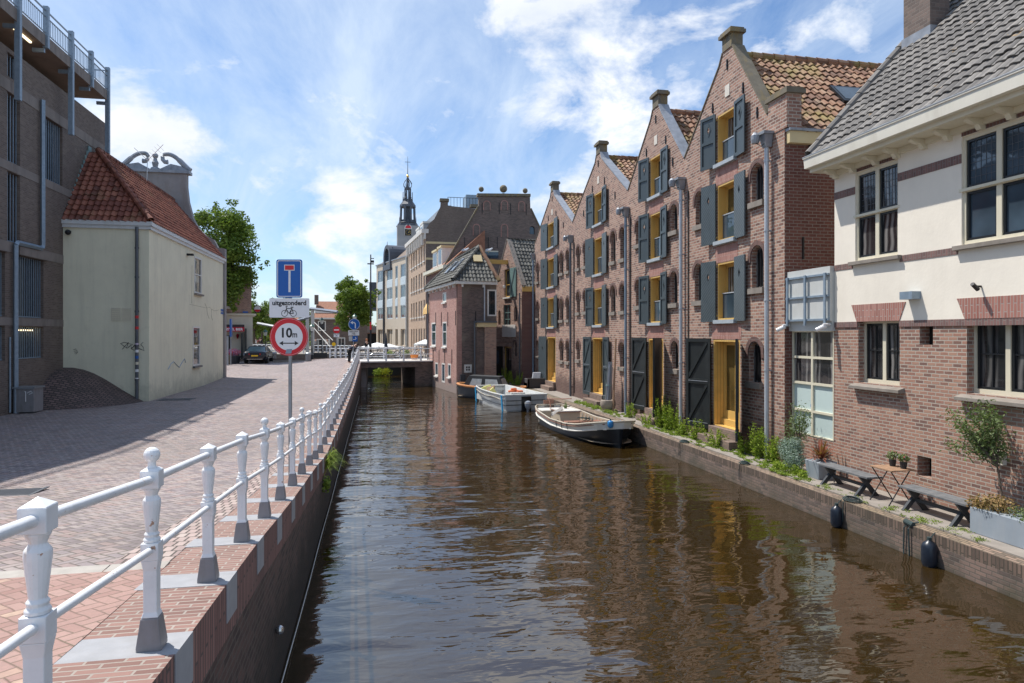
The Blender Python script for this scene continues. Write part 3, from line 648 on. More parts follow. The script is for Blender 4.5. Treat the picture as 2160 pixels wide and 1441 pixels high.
# ---- right quay
QR = thing('low_quay_wall', 'low weathered brick quay wall with mossy brick top below the warehouses', 'quay wall', (9.8, 20, 0))
RY = [(-4, 9.7), (23, 9.7), (28, 9.62), (34, 9.45), (40, 9.3), (46.4, 8.9)]
qx = lambda y: lerp_tab(RY, y)
ysr = fr(-4, 46.4, 1.2); m = MB(); m2 = MB(); m3 = MB()
for a, b in zip(ysr, ysr[1:]):
    m.face([(qx(a), a, .56), (qx(b), b, .56), (qx(b), b, .36), (qx(a), a, .36)], .5); m2.face([(qx(a), a, .36), (qx(b), b, .36), (qx(b), b, -1.5), (qx(a), a, -1.5)], .5)
    m3.face([(qx(a), a, .56), (qx(b), b, .56), (qx(b) + .36, b, .58), (qx(a) + .36, a, .58)], .5)
m.build('soldier_course', 'quay_soldier', QR, recalc=False); m2.build('wall_face', 'quay_brick', QR, recalc=False); m3.build('brick_top', 'quay_top_brick', QR, recalc=False)
M_brick('walk_paving', (.10, .08, .065), (.22, .17, .135), (.08, .085, .04), bw=.2, bh=.1, ms=.012, soil=(.24, .24, .10), soil_amt=.5)
m = MB()
for a, b in zip(ysr, ysr[1:]): m.face([(qx(a) + .36, a, .575), (qx(b) + .36, b, .575), (13, b, .615), (13, a, .615)], .5)
tag(m.build('footpath', 'walk_paving', origin=False, recalc=False), kind='structure')
# ------------------------------------------------------------ the four gabled warehouses on the right quay
WF = Fr(10.9, 0, 0, 1)                                            # u = distance along the canal, w towards the water
def slope_strip(mb, F, pts, w0, w1, t=.07):
    for (a, va), (b, vb) in zip(pts, pts[1:]):
        L = math.hypot(b - a, vb - va); nx, ny = -(vb - va) / L * t, (b - a) / L * t
        if ny < 0: nx, ny = -nx, -ny
        mb.hexa([F(a, va, w0), F(b, vb, w0), F(b, vb, w1), F(a, va, w1), F(a + nx, va + ny, w0), F(b + nx, vb + ny, w0), F(b + nx, vb + ny, w1), F(a + nx, va + ny, w1)])
def leaf(parent, F, hinge, sgn, width, v0, v1, ang, style, name='shutter', w=.03):
    """a shutter or door leaf hinged on the wall at u = hinge, swung sgn * ang away from it"""
    p = F(hinge, 0, w); a = R(ang); ux = sgn * F.u[0] * math.cos(a) + F.n[0] * math.sin(a); uy = sgn * F.u[1] * math.cos(a) + F.n[1] * math.sin(a)
    L = Fr(p.x, p.y, ux, uy); nx = -sgn * F.u[0] * math.sin(a) + F.n[0] * math.cos(a); ny = -sgn * F.u[1] * math.sin(a) + F.n[1] * math.cos(a); L.n = (nx, ny)
    c = width / 2; dz = v0 + (v1 - v0) * .74; dm = [(c - .065, dz), (c, dz - .14), (c + .065, dz), (c, dz + .14)]
    if style in ('diag', 'diag_down'):
        m = MB(); m.prism(L, rect(.02, width, v0, v1), 0, .045, [dm]); o = m.build(name, 'shutter_' + style, parent)
    elif style == 'panel':
        mid = v0 + (v1 - v0) * .5
        m = MB(); m.prism(L, rect(.02, width, v0, v1), .018, .05, [rect(.11, width - .09, v0 + .12, mid - .05), rect(.11, width - .09, mid + .05, v1 - .10)]); o = m.build(name, 'slate_green', parent)
        b = MB(); b.prism(L, rect(.03, width - .01, v0 + .01, v1 - .01), 0, .017, [dm]); b.build('panel', 'slate_green', o)
        b = MB(); b.prism(L, [(c - .12, dz), (c, dz - .22), (c + .12, dz), (c, dz + .22)], .0175, .03, [dm]); b.build('diamond_moulding', 'slate_green', o)
    else:                                                        # braced black door leaf
        mt = 'black_board' if style == 'brace' else 'slate_green'
        m = MB(); mid = (v0 + v1) / 2 + .05; m.prism(L, rect(.02, width, v0, v1), .02, .065, [rect(.12, width - .11, v0 + .17, mid - .08), rect(.12, width - .11, mid + .08, v1 - .12)])
        for a_, b_ in ((v0 + .17, mid - .08), (mid + .08, v1 - .12)):
            slope_strip(m, L, [(.13, b_ - .02), (width - .14, a_ + .03)] if True else [], .02, .055, .10)
        o = m.build(name, mt, parent)
        b = MB(); b.prism(L, rect(.03, width - .01, v0 + .01, v1 - .01), 0, .019); b.build('panel', mt, o)
        b = MB()
        for v_ in (v0 + .16, mid + .0): b.fb(L, .13, width - .12, v_, v_ + .022, .066, .075)
        b.build('edge_strip', 'lead', o)
    for v_ in (v0 + .2, v1 - .2): h = MB(); h.fb(L, -.03, .10, v_ - .02, v_ + .02, -.012, -.001); h.build('hinge', 'ochre_paint' if style not in ('brace',) else 'iron', o)
    return o
def slots(parent, F, lst, mat='iron', h=.32, name='wall_anchor'):
    for u, v in lst:
        m = MB(); m.fb(F, u - .025, u + .025, v - h / 2, v + h / 2, .002, .035)
        if h < .5: m.fb(F, u - .045, u + .045, v - .03, v + .03, .0, .036)
        m.build(name, mat, parent)
def roof_pitch(parent, F, u_e, v_e, u_r, v_r, x0, x1, mat, name='roof', **kw):
    """tiles from eave u_e to ridge u_r, running x0..x1 metres behind the plane F"""
    P0 = F(u_e, v_e, -x0); U = F(u_e, v_e, -x1) - P0; V = F(u_r, v_r, -x0) - P0; L = V.length; W = U.length
    return tiles(P0, U, V, rect(0, W, 0, L), **kw).build(name, mat, parent, recalc=False)
def warehouse(label, y0, y1, yc, w0, w1, d0, d1, arches, styles, leafw, doorL, doorR, cop, roofx, first=False):
    t = thing('brick_warehouse', label, 'warehouse', (10.9, (y0 + y1) / 2, .6), 'gabled red brick warehouses in a row on the quay')
    F = WF; lev = [(4.56, 6.40), (7.10, 8.92), (9.60, 11.18)]
    lo = 10.42
    top = [(y1, lo), (yc + .52, 12.75), (yc + .30, 13.1), (yc - .30, 13.1), (yc - .52, 12.75)]
    top += [(y0 + .85, 10.35), (y0, 10.35)] if first else [(y0, lo)]
    poly = [(y0, .45), (y1, .45)] + top
    holes = [rect(w0, w1, a, b) for a, b in lev] + [rect(d0, d1, 1.12, 3.93)] + [arch(*a) for a in arches]
    m = MB(); m.prism(F, poly, -.38, 0, holes); m.build('wall', 'warehouse_brick', t)
    # coping of the gable and the block on its top
    m = MB(); sl = [(y1, lo), (yc + .52, 12.75), (yc + .30, 13.1)]; sr = [(yc - .30, 13.1), (yc - .52, 12.75), (y0 + (.85 if first else 0), 10.35 if first else lo)]
    slope_strip(m, F, sl, -.38, .03, .04); m.build('gable_coping', 'coping_stone', t)
    m = MB(); slope_strip(m, F, sr, -.38, .03, .05); m.build('gable_coping', cop, t)
    m = MB(); m.fb(F, yc - .29, yc + .29, 13.1, 13.52, -.36, .03); m.fb(F, yc - .38, yc + .38, 13.52, 13.63, -.42, .12); m.fb(F, yc - .34, yc + .34, 13.63, 13.69, -.38, .08); m.build('top_block', 'coping_stone', t)
    # windows: ochre lining, two sashes, balustrade pane, stone sill, brick lintel
    for i, (a, b) in enumerate(lev):
        m = MB(); m.prism(F, rect(w0, w1, a, b), -.36, -.004, [rect(w0 + .055, w1 - .055, a + .05, b - .06)]); f = m.build('window', 'ochre_paint', t)
        m = MB(); mid = a + (b - a) * .47; m.prism(F, rect(w0 + .055, w1 - .055, a + .05, b - .06), -.34, -.27, [rect(w0 + .14, w1 - .14, mid + .02, b - .14), rect(w0 + .14, w1 - .14, a + .13, mid - .03)]); m.build('sash', 'ochre_paint', f)
        m = MB(); m.fb(F, w0 + .1, w1 - .1, a + .1, b - .1, -.32, -.30); m.build('pane', 'glass_ochre' if i % 2 else 'glass_curtain', f)
        m = MB(); m.fb(F, w0 + .06, w1 - .06, a + .06, mid - .02, -.16, -.15); m.build('balustrade_pane', 'glass_sky', f)
        m = MB(); m.fb(F, w0 + .05, w1 - .05, mid - .02, mid + .01, -.17, -.13); m.build('balustrade_rail', 'zinc_pipe', f)
        m = MB(); m.fb(F, w0 - .08, w1 + .08, a - .12, a - .003, -.3, .13); m.build('sill', 'blue_stone', f)
        if i < 2:
            m = MB(); m.fb(F, w0 - .12, w1 + .12, b + .004, b + .55, 0, .006); m.build('lintel', 'lintel_brick', t)
        for s_ in (0, 1):
            st = styles[i][s_]
            if st: leaf(t, F, w1 + .01 if s_ == 0 else w0 - .01, 1 if s_ == 0 else -1, leafw, a - .06, b + .08, (12 if s_ == 0 else 4) + random.uniform(-2, 2), st)
    m = MB(); m.fb(F, d0 - .08, d1 + .08, 3.935, 4.42, 0, .006); m.build('lintel', 'lintel_brick', t)
    # door: lining, glazed leaf, steps
    m = MB(); m.prism(F, [(d0, 1.12), (d1, 1.12), (d1, 3.92), (d0, 3.92)], -.42, -.004, [rect(d0 + .06, d1 - .06, 1.14, 3.86)]); f = m.build('door_frame', 'ochre_boards', t)
    m = MB(); m.prism(F, rect(d0 + .06, d1 - .06, 1.14, 3.86), -.41, -.33, [rect(d0 + .2, (d0 + d1) / 2 - .05, 1.62, 3.74), rect((d0 + d1) / 2 + .05, d1 - .2, 1.62, 3.74)]); m.fb(F, d0 + .06, d1 - .06, 1.14, 1.34, -.33, -.24); m.build('glazed_door', 'ochre_paint', f)
    m = MB(); m.fb(F, d0 + .15, d1 - .15, 1.55, 3.78, -.385, -.37); m.build('pane', 'glass_ochre', f)
    m = MB(); m.fb(F, d0 - .05, d1 + .05, .58, 1.11, -.3, .16); m.fb(F, d0 - .2, d1 + .2, .58, .84, .16, .48); m.build('step', 'step_brick', t, bevel=.01)
    for args, sg, h in ((doorL, 1, d1), (doorR, -1, d0)):
        if args: leaf(t, F, h + sg * .01, sg, args[0], .98, 3.96, args[1], args[2], 'door_leaf', .05)
    # arched blind windows with brick hoods
    for u0, u1, v0, v1 in arches:
        m = MB(); r = (u1 - u0) / 2; c = (u0 + u1) / 2; o_ = arch(u0 - .17, u1 + .17, v1 - r, v1 + .17, 12)[2:]; i_ = arch(u0 - .035, u1 + .035, v1 - r, v1 + .035, 12)[2:]
        o_[0] = (u1 + .17, v1 - r - .12); o_[-1] = (u0 - .17, v1 - r - .12); i_[0] = (u1 + .035, v1 - r - .12); i_[-1] = (u0 - .035, v1 - r - .12)
        m.prism(F, o_ + i_[::-1], .001, .035); m.build('arch_hood', 'arch_brick', t)
        m = MB(); m.prism(F, arch(u0 - .01, u1 + .01, v0 - .01, v1 + .01), -.22, -.19); f = m.build('arched_window', 'window_black', t)
        m = MB()
        for k in (.25, .5, .75): m.fb(F, u0 + (u1 - u0) * k - .012, u0 + (u1 - u0) * k + .012, v0, v1 - .08, -.13, -.105)
        m.build('bar', 'iron', f)
        m = MB(); m.prism(F, arch(u0, u1, v0, v1), -.185, -.16, [arch(u0 + .05, u1 - .05, v0 + .05, v1 - .05)]); m.build('frame', 'grey_wood', f)
        m = MB(); m.fb(F, u0 - .07, u1 + .07, v0 - .17, v0 - .004, -.2, .10); m.build('sill', 'stone_sill', f)
    m = MB(); m.fb(F, yc - .14, yc + .14, 11.62, 11.98, .002, .02); m.build('plaque', 'plaque', t)
    slots(t, F, [(yc + s_ * k, v) for s_ in (1, -1) for k, v in ((.95, 11.55), (1.75 * (y1 - y0) / 6.2, 10.55))] + [(yc, 12.62)])
    # the roof behind the gable
    e0 = 9.62 if first else 9.95
    ye = y0 - .12 if first else y0
    roof_pitch(t, F, ye, e0, yc, 12.92, .42, roofx, 'tile_orange')
    roof_pitch(t, F, y1, 9.95, yc, 12.92, .42, roofx, 'tile_orange')
    ridge(F(yc, 12.95, -.42), F(yc, 12.95, -roofx), .13).build('ridge_tiles', 'tile_orange', t, recalc=False)
    return t
BR = 'warehouse with '
W1 = warehouse(BR + 'black braced doors and a skylight in its orange roof, nearest the plastered house', 16.76, 22.9, 19.83, 19.33, 20.47, 19.08, 20.75,
    [(17.78, 18.42, 7.97, 9.05), (17.78, 18.42, 5.45, 6.66), (17.90, 18.56, 2.68, 3.86), (21.43, 22.03, 7.85, 8.98), (21.5, 22.1, 5.25, 6.5)],
    [('diag_down', 'diag'), ('diag_down', 'diag'), ('panel', 'panel')], .74, (1.15, 17, 'brace'), (1.15, 31, 'brace'), 'coping_stone', 13.5, True)
W2 = warehouse(BR + 'panelled shutters on all floors, second from the plastered house', 22.9, 28.5, 25.45, 24.89, 26.01, 24.76, 26.2,
    [(23.48, 24.06, 7.95, 8.92), (23.48, 24.06, 5.25, 6.42), (23.40, 23.98, 2.80, 3.82), (27.05, 27.6, 7.9, 8.86), (27.05, 27.6, 5.3, 6.38)],
    [('panel', 'panel')] * 3, .72, (1.15, 10, 'brace'), (1.0, 40, 'brace'), 'lead', 11, )
W3 = warehouse(BR + 'paired arched windows and bundled poles leaning beside its door', 28.5, 37.15, 32.6, 31.9, 33.2, 31.66, 33.5,
    [(30.12, 30.75, 7.5, 8.9), (28.9, 29.5, 7.5, 8.9), (30.12, 30.75, 5.15, 6.35), (28.9, 29.5, 5.15, 6.35), (28.92, 29.55, 2.62, 3.72),
     (35.75, 36.35, 7.72, 8.9), (34.5, 35.1, 7.72, 8.9), (35.75, 36.35, 5.3, 6.4), (34.5, 35.1, 5.3, 6.4), (35.75, 36.35, 2.7, 3.7)],
    [('panel', 'diag'), ('diag_down', 'diag'), ('panel', 'panel')], .8, (.95, 8, 'green'), (.95, 3, 'green'), 'lead', 9)
W4 = warehouse(BR + 'a diagonally planked green door leaf, farthest of the row', 37.15, 46.54, 41.7, 41.1, 42.75, 40.9, 42.9,
    [(39.1, 39.9, 7.75, 8.95), (37.8, 38.5, 7.75, 8.95), (39.1, 39.9, 4.95, 6.2), (37.8, 38.5, 4.95, 6.2), (39.1, 39.9, 2.5, 3.7), (37.8, 38.5, 2.5, 3.7),
     (45.25, 46.0, 7.7, 8.95), (44.0, 44.65, 7.7, 8.95), (45.25, 46.0, 5.2, 6.3), (45.25, 46.0, 2.6, 3.65)],
    [('diag_down', 'diag')] * 3, 1.0, (1.25, 10, 'diag'), None, 'lead', 8)
# side wall, fascia and shoulder of the nearest one; rain pipes with hoppers
SF = Fr(10.9, 16.756, 1, 0, -1)
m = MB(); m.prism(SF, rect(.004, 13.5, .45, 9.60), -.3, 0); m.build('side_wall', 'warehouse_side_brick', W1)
m = MB(); m.fb(SF, .05, 13.5, 9.28, 9.60, .003, .16); m.build('fascia', 'ochre_pale', W1)
m = MB(); m.fb(SF, .02, 13.5, 9.602, 9.67, -.05, .22); m.build('gutter', 'lead', W1)
m = MB(); m.fb(WF, 16.62, 17.52, 9.7, 10.62, -.42, .02); m.build('shoulder', 'warehouse_brick', W1)
m = MB(); m.fb(WF, 16.54, 17.62, 10.62, 10.74, -.5, .08); m.fb(WF, 16.6, 17.55, 10.74, 10.8, -.46, .04); m.build('shoulder_stone', 'coping_stone', W1)
slots(W1, SF, [(.75, 9.05), (.55, 6.45)], h=.6)
sk = MB(); Pp = Vector((13.6, 17.95, 9.62 + 1.35 * 1.0)); yv = Vector((0, 3.23, 3.3)).normalized(); nv = Vector((0, -3.3, 3.23)).normalized(); o_ = Vector((13.5, 16.64, 9.62)) + yv * 1.75 + nv * .06
def slab(mb, o, U, V, Nn, a, b, c): mb.hexa([o, o + U * a, o + U * a + V * b, o + V * b, o + Nn * c, o + U * a + Nn * c, o + U * a + V * b + Nn * c, o + V * b + Nn * c])
slab(sk, o_, Vector((1, 0, 0)), yv, nv, 1.1, .95, .09); sl = sk.build('skylight', 'window_black', W1)
sk = MB(); slab(sk, o_ + Vector((.1, 0, 0)) + yv * .1 + nv * .092, Vector((1, 0, 0)), yv, nv, .9, .76, .01); sk.build('pane', 'glass_sky', sl)
def rainpipe(parent, F, u, top, bot, mat, r=.05, hop=True, w=.13):
    m = MB(); m.tube([F(u, bot, w), F(u, top, w)], r, 12)
    for v in fr(bot + .5, top - .4, 1.9): m.cyl(F(u, v, w), F(u, v + .05, w), r * 1.22, n=12); m.fb(F, u - .02, u + .02, v, v + .04, 0, w)
    p = m.build('rain_pipe', mat, parent, smooth=True)
    if hop:
        m = MB(); m.hexa([F(u - .09, top, .03), F(u + .09, top, .03), F(u + .09, top, w + .08), F(u - .09, top, w + .08), F(u - .16, top + .34, .02), F(u + .16, top + .34, .02), F(u + .16, top + .34, w + .16), F(u - .16, top + .34, w + .16)]); m.fb(F, u - .2, u + .2, top + .34, top + .42, .02, w + .2); m.build('hopper', 'lead', p)
    return p
def floodlight(parent, F, u, v):
    m = MB(); m.lathe([(.1, 0), (.12, .1), (.12, .22), (.05, .30)], F(u, v, .42), 10); o = m.build('floodlight', 'lead', parent)
    m = MB(); m.tube([F(u - .18, v + .1, .1), F(u - .1, v - .1, .3), F(u, v + .02, .42)], .012, 5); m.build('cable', 'iron', o)
for par, u, tp, mt, r in ((W1, 17.42, 9.35, 'zinc_pipe', .062), (W2, 22.93, 9.3, 'zinc_pipe', .062), (W3, 28.47, 9.25, 'galvanised', .06), (W4, 37.15, 9.25, 'dark_pipe', .065), (W4, 46.5, 9.3, 'galvanised', .06)):
    rainpipe(par, WF, u, tp, .6, mt, r)
    if u < 40: floodlight(par, WF, u + .1, tp + .12)
for par, u in ((W2, 22.55), (W3, 28.15), (W4, 36.75)): m = MB(); m.tube([WF(u, .8, .03), WF(u, 9.2, .03)], .022, 6); m.build('cable', 'iron', par)

# ------------------------------------------------------------ white and brick house, nearest on the right
HX = 11.1; HF = Fr(HX, 0, 0, 1); HY1 = 14.94; HY0 = 3.6
RH = thing('plastered_house', 'brick house with cream plastered upper storey, grey tiled roof and chimney at the right edge', 'house', (HX, 10, .6))
wins_lo = [(12.83, 14.12, 2.97, 4.415), (8.9, 11.12, 2.97, 4.415)]; wins_up = [(12.86, 14.2, 5.81, 7.90), (8.95, 11.22, 5.81, 7.90)]
m = MB(); m.prism(HF, rect(HY0, HY1, .45, 4.39), -.35, 0, [rect(*wins_lo[0][:3], 4.389), rect(*wins_lo[1][:3], 4.389), rect(11.93, 12.28, 3.88, 4.31), rect(11.97, 12.34, 1.15, 1.57)]); m.build('brick_wall', 'house_brick', RH)
m = MB(); m.prism(HF, rect(HY0, HY1, 4.391, 8.3), -.35, .02, [rect(*wins_up[0]), rect(*wins_up[1])]); m.build('plaster_wall', 'house_plaster', RH)
EF = Fr(HX, HY1, 1, 0, 1); m = MB(); m.prism(EF, [(.012, .45), (9, .45), (9, 14), (4.9, 13.6), (.012, 8.3)], -.3, .0); m.build('end_wall', 'house_plaster', RH)
m = MB(); m.fb(HF, HY0, 12.82, 4.262, 4.392, .0, .028); m.fb(HF, 14.13, HY1, 4.262, 4.392, .0, .028)
for a, b in ((HY0, 8.9), (11.3, 12.8), (14.28, HY1)): m.fb(HF, a, b, 5.655, 5.79, .02, .032)
for a, b in ((HY0, 8.95), (11.22, 12.86), (14.2, HY1)): m.fb(HF, a, b, 7.40, 7.575, .02, .032)
m.build('brick_band', 'band_brick', RH)
for a, b in ((12.86, 14.2), (8.95, 11.22)): m = MB(); m.fb(HF, a + .002, b - .002, 7.905, 8.06, -.16, .026); m.build('brick_band', 'arch_brick', RH)
for a, b in ((12.83, 14.12), (8.9, 11.12)): m = MB(); m.prism(HF, [(a - .02, 4.393), (b + .02, 4.393), (b + .20, 4.79), (a - .20, 4.79)], .021, .034); m.build('flat_arch', 'lintel_brick', RH)
for i, (a, b, c, d) in enumerate(wins_lo):
    cols = [a, (a + b) / 2, b] if i == 0 else [a, a + .78, a + 1.5, b]
    m = MB(); m.prism(HF, rect(a, b, c, d), -.26, -.16, [rect(x0 + .05, x1 - .05, c + .09, d - .07) for x0, x1 in zip(cols, cols[1:])]); f = m.build('window', 'trim_cream', RH)
    m = MB(); p = MB()
    for x0, x1 in zip(cols, cols[1:]):
        m.prism(HF, rect(x0 + .05, x1 - .05, c + .09, d - .07), -.25, -.19, [rect(x0 + .10, x1 - .10, c + .14, d - .12)])
        mv = c + .09 + (d - c - .16) * .52; m.fb(HF, x0 + .1, x1 - .1, mv - .014, mv + .014, -.235, -.2); m.fb(HF, (x0 + x1) / 2 - .012, (x0 + x1) / 2 + .012, c + .1, d - .1, -.235, -.205)
        p.fb(HF, x0 + .08, x1 - .08, c + .12, d - .10, -.24, -.228)
    m.build('casement', 'window_black', f); p.build('pane', 'glass_curtain', f)
    m = MB(); m.hexa([HF(a - .14, c - .14, -.1), HF(b + .14, c - .14, -.1), HF(b + .14, c - .14, .16), HF(a - .14, c - .14, .16), HF(a - .14, c + .01, -.1), HF(b + .14, c + .01, -.1), HF(b + .14, c - .07, .16), HF(a - .14, c - .07, .16)]); m.build('sill', 'stone_sill', RH, bevel=.006)
for i, (a, b, c, d) in enumerate(wins_up):
    cols = [a, (a + b) / 2, b] if i == 0 else [a, a + .75, a + 1.5, b]; mid = c + (d - c) * .505
    m = MB(); m.prism(HF, rect(a, b, c, d), -.14, -.02, [rect(x0 + .055, x1 - .055, y0_, y1_) for x0, x1 in zip(cols, cols[1:]) for y0_, y1_ in ((c + .08, mid - .04), (mid + .04, d - .08))]); m.fb(HF, a - .05, b + .05, mid - .025, mid + .03, -.02, .035); f = m.build('window', 'trim_cream', RH)
    m = MB(); p = MB(); g = MB()
    for x0, x1 in zip(cols, cols[1:]):
        for y0_, y1_ in ((c + .08, mid - .04), (mid + .04, d - .08)):
            m.prism(HF, rect(x0 + .055, x1 - .055, y0_, y1_), -.12, -.05, [rect(x0 + .10, x1 - .10, y0_ + .05, y1_ - .045)]); p.fb(HF, x0 + .08, x1 - .08, y0_ + .03, y1_ - .03, -.1, -.09)
        for k in range(1, 5): xx = x0 + .1 + (x1 - x0 - .2) * k / 5; g.fb(HF, xx - .004, xx + .004, mid + .09, d - .12, -.09, -.082)
        for k in range(1, 6): yy = mid + .09 + (d - mid - .2) * k / 6; g.fb(HF, x0 + .1, x1 - .1, yy - .004, yy + .004, -.09, -.081)
    m.build('sash', 'window_black', f); p.build('pane', 'glass_sky' if i else 'glass_curtain', f); g.build('leaded_bars', 'dark_pipe', f)
    m = MB(); m.fb(HF, a - .12, b + .12, c - .09, c - .005, -.1, .13); m.build('sill', 'stone_sill', RH, bevel=.006)
for q_ in ((11.93, 12.28, 3.88, 4.31, -.3, -.24), (11.97, 12.34, 1.15, 1.57, -.34, -.3)): m = MB(); m.fb(HF, *q_); m.build('vent_opening', 'dark_void', RH)
# eaves: boxed gutter, soffit, corbels
EW = .55
m = MB(); m.fb(HF, HY0, HY1 + .25, 8.10, 8.22, .02, EW - .02); m.build('soffit', 'trim_cream', RH)
m = MB(); m.hexa([HF(HY0, 8.20, EW - .16), HF(HY1 + .28, 8.20, EW - .16), HF(HY1 + .28, 8.20, EW + .11), HF(HY0, 8.20, EW + .11), HF(HY0, 8.44, EW - .2), HF(HY1 + .3, 8.44, EW - .2), HF(HY1 + .3, 8.44, EW + .12), HF(HY0, 8.44, EW + .12)]); m.fb(HF, HY0, HY1 + .31, 8.44, 8.475, EW - .2, EW + .14); m.build('gutter', 'eave_cream', RH)
m = MB(); m.fb(HF, HY0, HY1 + .31, 8.476, 8.49, EW - .12, EW + .15); m.build('gutter_lining', 'zinc_pipe', RH)
m = MB(); m.fb(HF, HY0, HY1 + .1, 7.98, 8.098, .021, .09); m.build('moulding', 'trim_cream', RH)
y = HY1 - .12; k = 0
while y > 6:
    m = MB(); m.prism(Fr(HX, y, -1, 0, 1), [(.021, 7.90), (.12, 7.90), (.18, 7.99), (.30, 8.01), (.40, 8.05), (.40, 8.098), (.021, 8.098)], -.055, .055); m.build('corbel', 'trim_cream', RH); y -= .62 if k % 2 == 0 else .74; k += 1
P0 = Vector((HX - EW - .02, HY0, 8.50)); Vv = Vector((1, 0, 1.09)).normalized()
tiles(P0, (0, 1, 0), Vv, rect(0, HY1 - HY0 + .18, 0, 7.2), .235, .31, .03, .045, 'flat').build('roof', 'tile_grey', RH, recalc=False)
ridge(P0 + Vector((0, HY1 - HY0 + .22, .05)), P0 + Vector((0, HY1 - HY0 + .22, .05)) + Vv * 7.2, .11, .42).build('verge_tiles', 'tile_grey', RH, recalc=False)
ch = MB(); cx, cy = HX - EW + 2.55, HY1 - .35
ch.box(cx, cx + .55, cy - .42, cy + .42, 10.9, 14.4); c_ = ch.build('chimney', 'gable_brick', RH)
m = MB(); m.box(cx - .03, cx + .60, cy - .46, cy + .46, 10.85, 11.55); m.hexa([(cx - .25, cy - .55, 10.98), (cx, cy - .55, 11.2), (cx, cy + .5, 11.2), (cx - .25, cy + .5, 10.98), (cx - .25, cy - .55, 11.02), (cx, cy - .55, 11.26), (cx, cy + .5, 11.26), (cx - .25, cy + .5, 11.02)]); m.build('flashing', 'lead', c_)
# fittings on the wall
m = MB(); m.fb(HF, 12.22, 12.56, 4.83, 4.99, .022, .24); m.build('wall_lamp', 'galvanised', RH)
m = MB(); m.cyl(HF(10.78, 4.99, .03), HF(10.78, 4.99, .16), .02); m.cyl(HF(10.74, 5.03, .26), HF(10.76, 4.93, .12), .04); m.build('spotlight', 'iron', RH)
m = MB(); m.fb(HF, 10.28, 10.45, 1.75, 1.99, .0, .09); m.build('wall_box', 'plaque', RH)
# glazed link between the house and the warehouse
LK = thing('glazed_link', 'low link with grey panelled parapet above a tall cream window grid beside the brick warehouse', 'extension', (11.1, 15.9, .6))
m = MB(); m.prism(HF, rect(HY1, 16.75, .45, 4.36), -.3, -.012, [rect(15.0, 16.72, 1.45, 4.18)]); m.build('base_wall', 'house_brick', LK)
m = MB(); cs = [15.0, 15.86, 16.72]; rs = [1.45, 2.09, 2.81, 3.49, 4.18]
m.prism(HF, rect(15.0, 16.72, 1.45, 4.18), -.09, 0, [rect(c0 + .035, c1 - .035, r0 + .03, r1 - .03) for c0, c1 in zip(cs, cs[1:]) for r0, r1 in zip(rs, rs[1:])]); f = m.build('window', 'trim_cream', LK)
m = MB(); m.fb(HF, 15.02, 16.7, 2.81, 4.16, -.06, -.05); m.build('pane', 'glass_curtain', f)
m = MB(); m.fb(HF, 15.02, 16.7, 1.47, 2.809, -.06, -.05); m.build('frosted_pane', 'frosted_glass', f)
m = MB(); m.fb(HF, HY1 + .01, 16.74, 4.18, 4.42, -.3, .08); m.fb(HF, HY1 + .01, 16.74, 4.42, 5.78, -.3, .14); m.build('parapet', 'panel_grey', LK)
m = MB()
for v in (4.44, 5.03, 5.56): m.fb(HF, 14.96, 16.74, v, v + .05, .142, .19)
for u in (15.05, 15.85, 16.62): m.fb(HF, u - .035, u + .035, 4.32, 5.62, .192, .23)
m.build('steel_grid', 'galvanised', LK)
for u in (15.0, 16.7): m = MB(); m.cyl(HF(u, 4.34, .10), HF(u - .02, 4.34, .30), .03); m.cyl(HF(u, 4.31, .22), HF(u + .10, 4.20, .42), .06, .05); m.build('floodlight', 'sign_white', LK)
m = MB(); m.fb(HF, 15.9, 15.98, 2.2, 2.27, -.048, -.046); m.build('sticker', 'sign_blue', LK)
# ------------------------------------------------------------ brown brick building with a roof deck, left edge
LX = -12.4; LF = Fr(LX, 0, 0, 1, -1); LY0, LY1 = 9.0, 35.3
LB = thing('parking_building', 'dark brown brick building with barred windows, grey steel posts and a railed roof deck', 'building', (LX - 4, 22, 1.4))
hl = [rect(26.35, 27.2, 10.06, 12.44), rect(29.05, 30.55, 10.06, 12.44), rect(26.35, 27.2, 7.3, 9.72), rect(27.08, 28.95, 4.70, 6.90), rect(27.08, 28.95, 3.2, 4.37), rect(24.2, 26.2, 4.70, 6.90), rect(24.2, 26.2, 3.2, 4.37), rect(26.35, 27.0, 12.98, 13.8)]
m = MB(); m.prism(LF, rect(LY0, LY1, .8, 13.95), -.4, 0, hl); m.build('wall', 'dark_brick', LB)
m = MB(); m.fb(Fr(LX, LY1, 1, 0, 1), -14, -.4, .8, 13.95, -.4, 0); m.build('end_wall', 'dark_brick', LB)
m = MB(); m.fb(Fr(LX, LY0, 1, 0, 1), -14, -.4, .8, 13.95, 0, .4); m.build('end_wall', 'dark_brick', LB)
m = MB()
for a, b, y_ in ((12.45, 12.86, LY1), (9.74, 10.04, LY1), (6.93, 7.28, 30.6), (4.40, 4.67, 30.6)): m.fb(LF, LY0, y_, a, b, .003, .02)
m.fb(LF, 24.0, 26.3, 6.91, 7.27, .02, .1); m.fb(LF, 27.0, 29.2, 6.91, 7.20, .02, .1)
m.build('concrete_band', 'dark_concrete', LB)
for h_ in hl:
    u0, u1, v0, v1 = h_[0][0], h_[1][0], h_[0][1], h_[2][1]
    m = MB(); m.fb(LF, u0, u1, v0, v1, -.38, -.34); f = m.build('window', 'glass_dark', LB); m = MB(); n_ = int((u1 - u0) / .17)
    for k in range(n_ + 1): m.fb(LF, u0 + .03 + (u1 - u0 - .06) * k / n_ - .014, u0 + .03 + (u1 - u0 - .06) * k / n_ + .014, v0 + .02, v1 - .02, -.13, -.10)
    m.fb(LF, u0, u1, v0 + .01, v0 + .05, -.14, -.09); m.build('bars', 'galvanised', f)
